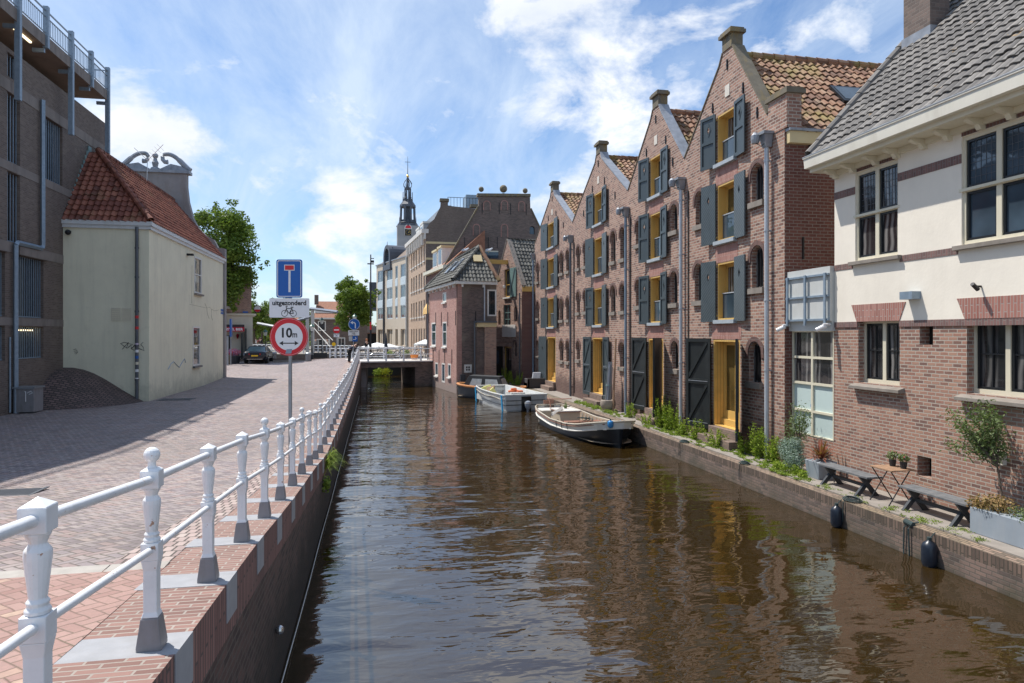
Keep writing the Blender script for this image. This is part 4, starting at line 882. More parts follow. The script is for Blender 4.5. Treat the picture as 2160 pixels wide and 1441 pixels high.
m = MB(); m.fb(LF, 27.2, 28.8, 4.22, 4.27, -.33, -.28); m.build('tube_lamp', 'tube_light', LB)
m = MB(); m.box(-26, -11.98, LY0, 33.9, 14.72, 15.12); m.build('roof_slab', 'soffit_concrete', LB)
m = MB(); m.box(-11.978, -11.94, LY0, 33.92, 14.71, 15.14); m.build('slab_edge', 'dark_concrete', LB)
m = MB(); m.box(-25.5, -14.5, LY0, 33.0, 13.0, 14.72); m.build('upper_wall', 'dark_brick', LB)
m = MB(); m.box(-12.32, -12.25, 26.3, 27.7, 14.66, 14.715); m.build('tube_lamp', 'tube_light', LB)
for y_, b in ((24.0, 14.7), (26.08, 12.06), (28.1, 14.66), (30.2, 12.06), (32.15, 14.66), (33.98, 12.3)):
    m = MB(); m.box(-12.03, -11.86, y_ - .08, y_ + .08, b, 16.2); m.box(-12.4, -12.0, y_ - .05, y_ + .05, 14.5, 14.64); m.build('steel_post', 'galvanised', LB)
m = MB()
for z_ in (15.2, 15.8, 16.02): m.box(-11.97, -11.93, LY0, 33.9, z_, z_ + (.05 if z_ > 16 else .03))
y_ = LY0
while y_ < 33.7: m.box(-11.965, -11.945, y_ - .009, y_ + .009, 15.2, 15.82); y_ += .14
for k in range(5): m.box(-11.93 - .5 * k, -11.91 - .5 * k, 33.88, 33.90, 15.2, 16.02)
m.box(-26, -11.93, 33.86, 33.9, 16.0, 16.05); m.build('deck_railing', 'galvanised', LB)
m = MB(); P_ = [LF(28.62, 12.9, .12), LF(28.62, 7.42, .12), LF(28.55, 7.32, .12), LF(26.75, 7.30, .12), LF(26.65, 7.2, .12), LF(26.65, 1.35, .12)]
for a, b in ((P_[0], P_[1]), (P_[2], P_[3]), (P_[4], P_[5])): m.tube([a, b], .085, 4)
m.tube(P_[1:3], .085, 4); m.tube(P_[3:5], .085, 4); m.build('duct', 'galvanised', LB)
m = MB(); m.tube([LF(26.42, 1.4, .05), LF(26.42, 4.0, .05)], .03, 6); m.build('conduit', 'galvanised', LB)
for k in range(14):                                              # stepped lead flashing over the roof of the cream house
    m = MB(); u_ = 30.75 + k * .17; v_ = 8.85 + k * .245; m.fb(LF, u_, u_ + .3, v_ - .1, v_ + .32, .021, .035 + .002 * k); m.build('lead_flashing', 'copper_green', LB)

# ------------------------------------------------------------ cream house on the left
CX, CY = -9.2, 30.6; CRF = Fr(CX, 0, 0, 1, -1); CFF = Fr(0, CY, 1, 0, -1)
CH = thing('cream_house', 'cream plastered house with red tiled roof and scroll topped grey gable', 'house', (-10.8, 37, 1.3))
m = MB(); m.prism(CFF, [(-13.5, .9), (CX, .9), (CX, 8.42), (-13.5, 8.42)], -.3, 0); m.build('wall', 'cream_plaster', CH)
wr = [(37.75, 39.2, 6.22, 8.14), (37.45, 38.85, 2.45, 4.50)]
m = MB(); m.prism(CRF, rect(CY + .3, 44.74, .9, 8.42), -.3, 0, [rect(*q_) for q_ in wr]); m.build('wall', 'cream_plaster', CH)
for a, b, c, d in wr:
    window(CH, CRF, a, b, c, d, w=.03, rows=1, split=[c + (d - c) * .52], fw=.09, depth=.1, sill=('stone_sill' if c > 5 else 'slate_green', .14, .09))
m = MB(); m.fb(CFF, -13.4, CX + .10, 8.42, 8.56, -.1, .09); m.fb(CFF, -13.4, CX + .16, 8.56, 8.73, -.1, .15); m.fb(CRF, CY - .08, 44.74, 8.42, 8.56, -.1, .085); m.fb(CRF, CY - .14, 44.74, 8.56, 8.731, -.1, .146); m.build('cornice', 'boat_palegrey', CH)
AP = Vector((-12.0, 33.1, 12.15))                                # top of the hip
E0 = Vector((CX + .1, CY - .1, 8.73)); EL = Vector((-12.42, CY - .1, 8.73))
V1 = (Vector((-12.0, 33.1, 12.15)) - Vector((-12.0, CY - .1, 8.73))); L1 = V1.length
tiles(EL, (1, 0, 0), V1, [(0, 0), (3.32, 0), (.42, L1), (0, L1)], .25, .30, .045, .05).build('roof_front', 'tile_red', CH, recalc=False)
V2 = Vector((-12.0, CY, 12.15)) - Vector((CX + .1, CY, 8.73)); L2 = V2.length
tiles(E0, (0, 1, 0), V2, [(0, 0), (14.1, 0), (14.1, L2), (2.6, L2)], .25, .30, .045, .05).build('roof_side', 'tile_red', CH, recalc=False)
ridge(E0 + Vector((0, 0, .06)), AP + Vector((0, 0, .06)), .13, .36).build('hip_tiles', 'tile_red', CH, recalc=False)
ridge(AP + Vector((0, 0, .06)), Vector((-12, 44.4, 12.2)), .13, .36).build('ridge_tiles', 'tile_red', CH, recalc=False)
GF = Fr(0, 44.55, 1, 0, -1)                                      # the scroll topped gable at the far end
m = MB(); gp = [(-15.2, .9), (CX + .1, .9), (CX + .1, 9.35), (-9.5, 9.4), (-9.75, 9.9), (-10.2, 10.15), (-10.65, 10.6), (-10.95, 11.2), (-11.2, 12.2), (-11.3, 13.1), (-11.3, 13.85), (-15.0, 13.85)]; m.prism(GF, gp, -.5, 0); m.build('gable', 'concrete', CH)
m = MB(); m.fb(GF, -15.2, -11.1, 13.85, 14.02, -.6, .12); m.build('gable_cornice', 'lead', CH)
m = MB()
for s_ in (-1, 1):
    pts = []
    for k in range(17):
        t_ = k / 16; x_ = -13.1 + s_ * (2.0 - 1.45 * t_); z_ = 14.08 + .95 * math.sin(t_ * 1.75) ** 1.3
        pts.append(GF(x_, z_, -.2))
    cx_, cz_ = -13.1 + s_ * .62, 14.78
    pts += [GF(cx_ + s_ * -.22 * math.cos(a_), cz_ + .25 * math.sin(a_), -.2) for a_ in [0.9, .3, -.4, -1.2, -2.0]]
    m.tube(pts, [.16] * 8 + [.13] * (len(pts) - 13) + [.12, .12, .12, .13, .15], 8)
    m.prism(GF, [(-13.1 + s_ * .15, 14.02), (-13.1 + s_ * 1.9, 14.02), (-13.1 + s_ * 1.5, 14.30), (-13.1 + s_ * .9, 14.42), (-13.1 + s_ * .5, 14.2)], -.35, -.05)
m.lathe([(.3, 0), (.26, .12), (.14, .2), (.2, .45), (.12, .6), (.10, .72)], GF(-13.1, 14.02, -.2), 10); m.sphere(GF(-13.1, 14.9, -.2), .17); m.build('scroll_ornament', 'lead', CH, smooth=True)
m = MB(); m.tube([(CX - .42, CY - .12, z_) for z_ in (8.5, 1.35)], .065, 12)
for z_ in (2.2, 3.6, 5.0, 6.4, 7.6): m.cyl((CX - .42, CY - .12, z_), (CX - .42, CY - .12, z_ + .07), .08)
dp = m.build('rain_pipe', 'dark_pipe', CH, smooth=True)
for k, (z_, mt) in enumerate(((2.55, 'sign_white'), (2.85, 'trim_cream'), (3.1, 'sign_blue'), (3.35, 'sign_white'), (3.62, 'lilac'), (4.3, 'sign_red'), (2.2, 'sign_white'), (4.75, 'sign_red'))):
    m = MB(); m.cyl((CX - .42, CY - .122, z_), (CX - .42, CY - .122, z_ + .11), .069, n=12); m.build('sticker', mt, dp)
for u0 in (-10.62, -10.22):
    m = MB(); m.prism(CFF, rect(u0, u0 + .36, 4.64, 5.18), .002, .02, [rect(u0 + .03, u0 + .33, 4.67 + k * .083, 4.70 + k * .083) for k in range(6)]); m.build('vent_grille', 'trim_cream', CH)
m = MB(); m.fb(CFF, -12.2, -12.1, 8.18, 8.28, 0, .1); m.sphere(CFF(-12.15, 8.2, .18), .11); m.build('globe_lamp', 'iron', CH)
m = MB(); m.fb(CRF, 36.3, 36.5, 8.0, 8.1, 0, .3); m.build('camera_box', 'iron', CH)
m = MB(); m.fb(CRF, 43.9, 44.7, 5.48, 5.62, .0, .02); m.fb(CRF, 43.9, 44.7, 5.32, 5.44, .0, .02); m.build('street_name_plate', 'sign_blue', CH)
def scrawl(parent, F, pts, mat, r=.012, name='graffiti'):
    m = MB()
    for pl_ in pts: m.tube([F(a, b, .006) for a, b in pl_], r, 4)
    return m.build(name, mat, parent)
gu = lambda px, py: (u_at(CFF, px), v_at(CFF, px, py))
Z1 = [[(254, 725), (262, 722), (280, 727), (268, 735), (260, 729), (256, 726)], [(258, 737), (266, 728), (271, 722), (267, 734)], [(270, 733), (276, 728), (278, 736), (284, 728)], [(276, 735), (283, 731), (288, 724), (291, 737), (283, 739), (277, 736)], [(302, 722), (297, 727), (302, 732), (304, 740), (298, 737), (285, 733)]]
scrawl(CH, CFF, [[gu(*p_) for p_ in l_] for l_ in Z1], 'iron', .011)
scrawl(CH, CFF, [[gu(155, 738), gu(160, 736), gu(163, 740), gu(156, 741)], [gu(157, 745), gu(165, 742), gu(160, 747)]], 'grille_dark', .008)
gr = lambda px, py: (u_at(CRF, px), v_at(CRF, px, py))
scrawl(CH, CRF, [[gr(354, 779), gr(360, 768), gr(366, 763), gr(372, 770), gr(378, 775), gr(384, 764), gr(389, 757), gr(391, 765)]], 'galvanised', .02)
M_plain('crack', (.30, .30, .22), .9)
scrawl(CH, CRF, [[gr(432, 640), gr(436, 650), gr(441, 648), (gr(446, 652)), gr(452, 656), gr(462, 654)], [gr(436, 650), gr(437, 662), gr(441, 672)], [gr(446, 652), gr(446, 668), gr(448, 676)], [gr(400, 642), gr(436, 650)], [gr(405, 560), gr(404, 640)]], 'crack', .006, 'crack')
# aerial on the ridge
a = MB(); A0 = Vector((-11.9, 39.2, 12.2)); a.tube([A0, A0 + Vector((.05, 0, 1.3))], .02, 5); a.tube([A0 + Vector((.05, 0, 1.1)), A0 + Vector((.9, -.3, 1.9))], .015, 4); a.tube([A0 + Vector((.05, 0, 1.1)), A0 + Vector((-.7, .3, 1.8))], .015, 4)
for k in range(6): p_ = A0 + Vector((.05 + .14 * k, -.05 * k, 1.1 + .13 * k)); a.tube([p_ + Vector((-.1, -.25, .1)), p_ + Vector((.1, .25, -.1))], .008, 4)
tag(a.build('tv_aerial', 'chrome'), 'thin metal television aerial standing on the red tiled ridge', 'aerial')
# brick ramp in the inner corner
m = MB(); NR, NA = 8, 14; CC = (LX, CY); vs = []
for i in range(NR + 1):
    for j in range(NA + 1):
        f = i / NR; a_ = R(90) * j / NA; rx, ry = 3.0, 3.1; rr = f; x_ = CC[0] + rx * rr * math.cos(a_); y_ = CC[1] - ry * rr * math.sin(a_); hz = 1.42 * (1 - f) ** 1.0 * (1 + .35 * math.sin(math.pi * f)) ; vs.append((x_, y_, gz(x_, y_) + .006 + hz))
m.add(vs, [(i * (NA + 1) + j, i * (NA + 1) + j + 1, (i + 1) * (NA + 1) + j + 1, (i + 1) * (NA + 1) + j) for i in range(NR) for j in range(NA)])
tag(m.build('brick_mound', 'mound_paving', smooth=True), kind='structure')
cab = thing('utility_cabinet', 'grey metal utility cabinet on the pavement against the dark brick building', 'cabinet', (-12.0, 26.95, 1.36))
m = MB(); m.box(-12.33, -11.7, 26.6, 27.3, 1.38, 2.2); m.build('body', 'post_foot_grey', cab, bevel=.01); m = MB(); m.box(-12.36, -11.66, 26.56, 27.34, 2.2, 2.26); m.build('lid', 'pole_grey', cab)
scrawl(cab, Fr(0, 26.6, 1, 0, -1), [[(-11.95, 1.75), (-11.95, 2.1), (-11.98, 2.1)], [(-11.9, 2.05), (-11.78, 2.12), (-11.74, 2.05), (-11.85, 2.0)]], 'sign_white', .014)
for nm, cx_, cy_, w_, h_, lb in (('drain_grate', -5.4, 11.5, .36, .3, 'square iron drain grate in the street behind the railing'), ('drain_grate', -8.3, 31.2, .6, .45, 'iron drain grate in the shadow near the cream house')):
    m = MB(); z0 = gz(cx_, cy_) + .004
    for k in range(9): m.box(cx_ - w_, cx_ + w_, cy_ - h_ + k * h_ / 4.5, cy_ - h_ + k * h_ / 4.5 + h_ / 9, z0, z0 + .012)
    m.box(cx_ - w_ - .05, cx_ - w_, cy_ - h_ - .05, cy_ + h_ + .05, z0, z0 + .014); m.box(cx_ + w_, cx_ + w_ + .05, cy_ - h_ - .05, cy_ + h_ + .05, z0, z0 + .014)
    tag(m.build(nm, 'dark_pipe'), lb, 'drain')

# ------------------------------------------------------------ small gabled house and the pink house beside the water
F3 = Fr(10.0, 46.6, -1.25, 4.9)
SH = thing('gabled_house', 'small brick gabled house with dark tiled roof and ochre hoist beam beside the last warehouse', 'house', (9.6, 49, .6))
ru = lambda F, x0, x1, y0_, y1_: (u_at(F, x0), u_at(F, x1), y0_, y1_)
def prect(F, x0, x1, py0, py1):
    a, b = u_at(F, x1), u_at(F, x0); ym = (x0 + x1) / 2; return (min(a, b), max(a, b), v_at(F, ym, py1), v_at(F, ym, py0))
o1, o2, o3 = prect(F3, 1064, 1077, 568, 627), prect(F3, 1062, 1077, 643, 690), prect(F3, 1062, 1079, 731, 806)
ar = [prect(F3, 1083, 1090, 720, 752), prect(F3, 1084, 1090.5, 647, 678), prect(F3, 1051, 1056, 655, 685)]
ua, ub = 0.0, u_at(F3, 1044); um = u_at(F3, 1070)
zt = v_at(F3, 1070, 505); ze = v_at(F3, 1093, 604)
m = MB(); m.prism(F3, [(ua, .4), (ub, .4), (ub, ze), (um, zt), (ua, ze)], -.3, 0, [rect(*o1), rect(*o2), rect(*o3)] + [arch(*q_) for q_ in ar]); m.build('wall', 'warehouse_brick', SH)
window(SH, F3, *o1, w=-.1, split=[o1[2] + (o1[3] - o1[2]) * .45], frame='ochre_paint', fw=.1, sill=('trim_white', .12, .1))
leaf(SH, F3, o1[0] - .02, -1, 1.0, o1[2], o1[3], 6, 'pale', 'shutter') if False else None
m = MB(); Ls = F3.sub(o1[0] - .02, .03, 0); m.fb(F3, o1[0] - 1.0, o1[0] - .03, o1[2] - .02, o1[3] + .02, .03, .08); s_ = m.build('shutter', 'pale_green', SH)
m = MB(); slope_strip(m, F3, [(o1[0] - .95, o1[3] - .08), (o1[0] - .12, o1[2] + .1)], .081, .10, .12); m.build('brace', 'slate_green', s_)
window(SH, F3, *o2, w=-.08, cols=2, rows=3, frame='pale_green', fw=.09)
m = MB(); m.fb(F3, o2[0] - .9, o2[1] + .1, v_at(F3, 1077, 711), v_at(F3, 1077, 685), .03, .07); m.build('hatch_board', 'panel_pale', SH)
f = window(SH, F3, *o3, w=-.12, frame='ochre_paint', fw=.12, glass='glass_dark', name='door')
m = MB(); Ld = F3.sub(o3[1] + .05, .04, 28); m.prism(Ld, rect(0, 1.25, o3[2] - .1, o3[3]), 0, .06, [rect(.3, .95, o3[2] + 1.3, o3[3] - .3)]); d_ = m.build('door_leaf', 'black_board', SH); m = MB(); m.fb(Ld, .28, .97, o3[2] + 1.28, o3[3] - .28, .02, .035); m.build('pane', 'glass_sky', d_)
for q_ in ar:
    m = MB(); m.prism(F3, arch(*q_), -.2, -.16); m.build('arched_window', 'window_black', SH)
m = MB(); m.prism(F3, arch(ar[0][0] - .1, ar[0][1] + .1, ar[0][3] - .4, ar[0][3] + .1), .001, .02, [arch(ar[0][0], ar[0][1], ar[0][3] - .39, ar[0][3])]); m.build('arch_hood', 'arch_brick', SH)
HB = v_at(F3, 1060, 556); m = MB(); m.fb(F3, um - .14, um + .14, HB - .15, HB + .15, -.2, 2.0); m.build('hoist_beam', 'ochre_paint', SH)
SS = Fr(10.0, 46.6, 1, 0, -1)
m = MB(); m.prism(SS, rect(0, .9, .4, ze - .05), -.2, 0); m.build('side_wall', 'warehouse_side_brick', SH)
m = MB(); m.fb(SS, .02, .9, ze - .4, ze - .05, .002, .1); m.build('fascia', 'ochre_paint', SH)
B = F3(ua - .1, ze - .1, 0); BR_ = F3(um, zt, 0); dirb = Vector((-F3.n[0], -F3.n[1], 0))
Vr = BR_ - B; Vr = Vr - dirb * Vr.dot(dirb)
tiles(B, dirb, Vr, rect(0, 7, 0, Vr.length), .26, .34, .045, .05).build('roof', 'tile_dark', SH, recalc=False)
B2 = F3(ub + .1, ze - .1, 0); Vl = BR_ - B2; Vl = Vl - dirb * Vl.dot(dirb)
tiles(B2, dirb, Vl, rect(0, 7, 0, Vl.length), .26, .34, .045, .05).build('roof', 'tile_dark', SH, recalc=False)
m = MB(); slope_strip(m, F3, [(ua - .05, ze), (um, zt), (ub + .05, ze)], -.3, .04, .06); m.build('gable_coping', 'stone_sill', SH)
rainpipe(SH, F3, .12, ze - .5, .6, 'dark_pipe', .05, False)
# roof of the shed behind
B3 = Fr(11.3, 50.5, 1, 0, -1); SD = thing('rear_shed', 'dark tiled shed roof rising behind the small gabled house', 'shed', (13, 52, .6))
z5 = CZ + 165 * 51 / 1440; z6 = CZ + 212 * 54 / 1440
tiles(Vector((8.2 + 1.6, 52, z5)), (1, 0, 0), (0, 3, z6 - z5), [(0, 0), (7, 0), (7, 3.5), (.9, 3.5)], .26, .34).build('roof', 'tile_dark', SD, recalc=False); m = MB(); m.box(9.9, 16.5, 52.4, 54.5, .6, z5); m.build('wall', 'warehouse_side_brick', SD)

F1 = Fr(5.45, 46.35, -1.24, 9.1); F2 = Fr(5.45, 46.35, 9.1, 1.24, -1)
PH = thing('pink_house', 'pinkish brick house rising from the water with dark tiled hip roof', 'house', (6.5, 50, 0))
e = 7.62; p1 = [prect(F1, *q_) for q_ in ((910.6, 919.4, 680.6, 730), (933.7, 942, 679, 732), (918, 924, 765, 793), (945, 951, 767, 796), (934, 941.6, 617, 638), (932, 938.5, 766, 807))]
L1_ = u_at(F1, 905); m = MB(); m.prism(F1, rect(0, L1_, -1.2, e), -.3, 0, [rect(*q_) for q_ in p1]); m.build('wall', 'pink_brick', PH)
for i, q_ in enumerate(p1): window(PH, F1, *q_, w=.01, split=[q_[2] + (q_[3] - q_[2]) * .6] if i < 2 else None, cols=1, fw=.11, bar=.07, name='window' if i < 5 else 'door', glass='glass_sky', sill=('trim_white', .12, .1) if i != 5 else None)
slots(PH, F1, [(u_at(F1, x_), v_at(F1, x_, y_)) for x_, y_ in ((919.5, 673), (931.5, 673), (945, 673), (961.5, 671), (914, 752), (926.5, 752), (938.5, 752), (953.5, 752))], h=1.0)
q2 = [prect(F2, 979, 995, 769, 786), prect(F2, 1028, 1047, 611, 667)]
L2_ = u_at(F2, 1047); m = MB(); m.prism(F2, rect(0, L2_, -1.2, e), -.3, -.001, [rect(*q_) for q_ in q2]); m.build('wall', 'grey_brick', PH)
window(PH, F2, *q2[0], w=.03, cols=2, rows=2, fw=.13, bar=.04); window(PH, F2, *q2[1], w=.03, cols=3, rows=4, fw=.10, bar=.02, barmat='window_black')
slots(PH, F2, [(u_at(F2, 1003), v_at(F2, 1003, 672))], h=1.0)
ev = [F1(L1_ + .2, e, .25), Vector((5.45 - .3, 46.35 - .3, e)), F2(L2_, e, .3)]
m = MB(); m.fb(F1, -.28, L1_ + .2, e - .10, e + .12, -.1, .28); m.fb(F2, -.26, L2_, e - .102, e + .118, -.1, .278)
for k in range(7): m.fb(F1, .5 + k * 1.3, .62 + k * 1.3, e - .3, e - .1, 0, .2)
for k in range(3): m.fb(F2, .25 + k * 1.5, .37 + k * 1.5, e - .3, e - .1, 0, .2)
m.build('gutter', 'trim_white', PH)
AP2 = Vector((7.25, 48.4, 10.32)); AP3 = Vector((6.2, 54.0, 9.95)); c0 = Vector((5.1, 46.05, e + .12)); cR = F2(L2_ + .1, e + .12, .3); cL = F1(L1_ + .2, e + .12, .3)
def hip(o, U_, quad, mat='tile_dark', **kw):
    U_ = (U_ - o).normalized(); ap = quad[2] - o; V_ = ap - U_ * ap.dot(U_); V_.normalize()
    return tiles(o, U_, V_, [((q_ - o).dot(U_), (q_ - o).dot(V_)) for q_ in quad], **kw)
hip(c0, cR, [c0, cR, AP2], tw=.26, th=.36).build('roof', 'tile_dark', PH, recalc=False)
hip(c0, cL, [c0, cL, AP3, AP2], tw=.26, th=.36).build('roof', 'tile_dark', PH, recalc=False)
for a_, b_, mt in ((c0, AP2, 'tile_dark'), (AP2, AP3, 'tile_dark'), (AP2, cR, 'tile_orange'), (AP3, cL, 'tile_dark')): ridge(a_ + Vector((0, 0, .06)), b_ + Vector((0, 0, .06)), .15).build('hip_tiles', mt, PH, recalc=False)
# rooflights
nF = ((cR - c0).cross(AP2 - c0)).normalized(); uF = (cR - c0).normalized(); vF = nF.cross(uF); nF = nF if nF.z > 0 else -nF; vF = vF if vF.z > 0 else -vF
m = MB(); slab(m, c0 + uF * 1.75 + vF * 1.75 + nF * .08, uF, vF, nF, .62, .62, .08); m.build('rooflight', 'ochre_pale', PH)
nG = ((cL - c0).cross(AP2 - c0)).normalized(); nG = nG if nG.z > 0 else -nG; uG = (cL - c0).normalized(); vG = nG.cross(uG); vG = vG if vG.z > 0 else -vG
for k in (3.0, 5.0): m = MB(); slab(m, c0 + uG * k + vG * 1.2 + nG * .08, uG, vG, nG, .85, 1.25, .08); sk = m.build('rooflight', 'lead', PH); m = MB(); slab(m, c0 + uG * (k + .1) + vG * 1.3 + nG * .162, uG, vG, nG, .65, 1.05, .01); m.build('pane', 'glass_sky', sk)
rainpipe(PH, F1, L1_ - .15, e - .1, .3, 'dark_pipe', .07, False); rainpipe(PH, F2, u_at(F2, 1021), e - .1, 4.6, 'zinc_pipe', .05, False)
# lean-to between the two houses
LT = thing('brick_leanto', 'low brick lean-to with ochre fascia between the pink house and the small gabled house', 'outbuilding', (7.9, 46, .5)); FT = Fr(6.75, 45.9, 1, 0.05, -1); FT.o = (6.9, 45.95)
x1_ = u_at(FT, 1046); v_t = v_at(FT, 1020, 690); v_b = v_at(FT, 1020, 681)
m = MB(); m.prism(FT, rect(u_at(FT, 1005), x1_, -.2, v_t), -.5, 0); m.build('wall', 'grey_brick', LT); m = MB(); m.fb(FT, u_at(FT, 1021), u_at(FT, 1045), -.2, v_t - .003, .001, .25); m.build('pier', 'house_brick', LT)
m = MB(); m.fb(FT, u_at(FT, 1005), x1_, v_t, v_b, -.5, .3); m.build('fascia', 'ochre_pale', LT); m = MB(); m.fb(FT, u_at(FT, 1002), x1_, v_b, v_b + .12, -.6, .4); m.build('gutter', 'dark_pipe', LT)
rainpipe(LT, FT, u_at(FT, 1001), v_b + .05, .3, 'dark_pipe', .06, False, .1)
m = MB(); m.box(5.62, 5.95, 46.0, 46.3, -1, 1.35); tag(m.build('quay_pier', 'black_wood'), 'short black timber pier at the corner of the pink house', 'pier')
m = MB(); m.box(5.95, 9.3, 46.0, 46.38, -1, .58); tag(m.build('quay_edge', 'quay_brick'), 'short brick quay edge behind the boat with the black canopy', 'quay wall')

# ------------------------------------------------------------ big gables farther back
BF = Fr(0, 61, 1, 0, -1)
def bx(px, F=BF): return u_at(F, px)
BG = thing('gable_building', 'massive dark brick gable with three stone balls behind the small roofs', 'building', (10.5, 62, 1.9))
pts = [(905, 700), (1150, 700), (1150, 505), (1137, 478), (1119, 440), (1118, 416), (1010, 414), (1010, 436), (950, 535), (905, 620)]
m = MB(); zb = lambda px, py, F=BF: v_at(F, px, py)
m.prism(BF, [(bx(a), max(1.9, zb(a, b)) if b < 700 else 1.9) for a, b in pts], -.5, 0, [arch(*prect(BF, 1117, 1128, 477, 494))]); m.build('wall', 'gable_brick', BG)
m = MB(); slope_strip(m, BF, [(bx(1007), zb(1007, 414)), (bx(1119), zb(1119, 415))], -.6, .1, .25); slope_strip(m, BF, [(bx(905), zb(905, 620)), (bx(1010), zb(1010, 436))], -.55, .06, .12); slope_strip(m, BF, [(bx(1119), zb(1119, 440)), (bx(1137), zb(1137, 478)), (bx(1150), zb(1150, 505))], -.55, .06, .1); m.build('gable_coping', 'coping_stone', BG)
for px, py, r_ in ((1016, 408, .22), (1063, 407, .32), (1109, 411, .22)):
    m = MB(); c = BF(bx(px), zb(px, py), -.25); m.lathe([(r_ * .8, 0), (r_ * .4, r_ * .6)], (c.x, c.y, zb(px, 416) + .2), 10); m.sphere((c.x, c.y, c.z + .42), r_ * 1.1); m.build('stone_ball', 'coping_stone', BG, smooth=True)
for a, b, c, d in ((1021, 1033, 425, 444), (1058, 1070, 424, 443), (1095, 1106, 426, 446), (999, 1011, 474, 497), (1058, 1070, 474, 500)):
    q_ = prect(BF, a, b, c, d); m = MB(); m.prism(BF, arch(q_[0] - .08, q_[1] + .08, q_[2], q_[3] + .08), .001, .03, [arch(*q_)]); m.build('blind_arch', 'lintel_brick', BG); m = MB(); m.prism(BF, arch(*q_), .001, .012); m.build('blind_arch', 'gable_brick', BG)
q_ = prect(BF, 1117, 1128, 477, 494); m = MB(); m.prism(BF, arch(*q_), -.25, -.2); m.build('arched_window', 'glass_sky', BG)
m = MB(); a = prect(BF, 1021, 1051, 529, 545); m.fb(BF, a[0], a[1], a[2], a[3], .001, .04); f = m.build('window', 'trim_cream', BG); m = MB(); m.fb(BF, a[0], a[1], a[2], a[3] - .12, .041, .06); m.build('pane', 'glass_sky', f)
slots(BG, BF, [(bx(x_), zb(x_, y_)) for x_, y_ in ((1017, 440), (1053, 440), (1077, 441), (1110, 442), (980, 512), (1030, 512), (1049, 512))], h=1.0)
DF = Fr(4.02, 86.38, 1.2, -12.98, -1)                            # facade of the tan building along the canal
OB = thing('ornate_building', 'tall tan brick building with many windows, carved cornice and dark brick side wall', 'building', (5, 80, 1.9))
Ld_ = 13.03; DS = Fr(5.22, 73.4, 1, 0, -1)
cols = [(867.4, 869.6), (872, 874.4), (877.2, 879.6), (883.2, 885.6), (888, 890.4), (893.6, 896.4)]
rowz = [(v_at(DF, 894, 551), v_at(DF, 894, 517)), (v_at(DF, 894, 607), v_at(DF, 894, 573)), (v_at(DF, 894, 667), v_at(DF, 894, 633)), (2.2, v_at(DF, 894, 693))]
ow = []
for a, b in cols:
    u0, u1 = sorted((u_at(DF, a), u_at(DF, b))); c = (u0 + u1) / 2
    for v0, v1 in rowz: ow.append((c - .5, c + .5, v0, v1))
m = MB(); m.prism(DF, rect(0, Ld_, 1.5, 14.9), -.3, 0, [rect(*q_) for q_ in ow]); m.build('wall', 'tan_brick', OB)
for q_ in ow: window(OB, DF, *q_, w=-.12, fw=.1, split=[q_[2] + (q_[3] - q_[2]) * .6], sill=('panel_pale', .12, .16), glass='glass_dark')
m = MB(); m.fb(DF, -.3, Ld_ + .1, 14.9, 15.35, -.3, .45); m.fb(DF, -.3, Ld_ + .1, 14.3, 14.9, .001, .16)
for k in range(9): m.fb(DF, .6 + k * 1.45, .9 + k * 1.45, 13.7, 14.9, .16, .40)
m.build('cornice', 'panel_pale', OB)
sp = [(u_at(DS, a), v_at(DS, a, b)) for a, b in ((898, 484), (907, 470), (916, 462), (929, 436), (930, 425), (945, 426), (945, 434), (1000, 440), (1012, 442), (1016, 470))]
m = MB(); m.prism(DS, [(0, 1.9)] + [(max(0, a), b) for a, b in sp] + [(8, 1.9)], -.4, -.002); m.build('side_wall', 'dark_brick', OB)
m = MB()
for py in (512, 546): v_ = v_at(DS, 920, py); m.fb(DS, .02, 3.6, v_ - .12, v_ + .1, .0, .05)
m.build('stone_band', 'ochre_pale', OB)
v_ = v_at(DS, 937, 425)
for a, b, h_ in ((928, 947, 0), (992, 1012, -.5)): m = MB(); m.fb(DS, u_at(DS, a), u_at(DS, b), v_ + h_, v_ + h_ + .3, -.6, .15); m.build('chimney', 'coping_stone', OB)
m = MB(); zr = v_at(DS, 960, 437)
for k in range(14): x_ = u_at(DS, 945) + k * .34; m.cyl(DS(x_, zr, -.3), DS(x_, zr + 1.1, -.3), .02, n=4)
m.tube([DS(u_at(DS, 945), zr + 1.1, -.3), DS(u_at(DS, 945) + 4.6, zr + 1.1, -.3)], .03, 4); m.build('roof_railing', 'iron', OB)
m = MB(); m.box(9.9, 13.2, 76, 79, 17, v_at(DS, 990, 412) + .6); m.build('roof_cabin', 'galvanised', OB)
for px0, px1, t_, b_ in ((884, 891, 476, 503), (893, 899, 464, 490)):
    u0, u1 = sorted((u_at(DF, px0, -.5), u_at(DF, px1, -.5))); m = MB(); zt_ = v_at(DF, (px0 + px1) / 2, t_); m.fb(DF, u0, u1, 15.3, zt_, -2.0, -.2); d_ = m.build('dormer', 'lead', OB)
    m = MB(); m.fb(DF, u0 - .1, u1 + .1, zt_, zt_ + .2, -2.1, -.1); m.fb(DF, u0, u1, 15.4, zt_, -.199, -.15); m.build('front', 'trim_white', d_); m = MB(); m.fb(DF, u0 + .3, u1 - .3, 15.6, zt_ - .3, -.149, -.14); m.build('pane', 'glass_sky', d_)
m = MB(); m.prism(Fr(DF(0, 0, -.3).x, DF(0, 0, -.3).y, DF.u[0], DF.u[1], -1), [(0, 15.3), (Ld_, 15.3), (Ld_, 18.0), (1.0, 18.0)], -2.5, -1.6); m.build('roof', 'lead', OB)
MF = Fr(.07, 100.93, 3.91, -14.03, -1)
OM = thing('office_building', 'pale modern office building with aqua window bays and an arched lead dormer', 'building', (2, 94, 1.9)); Lm = 14.56
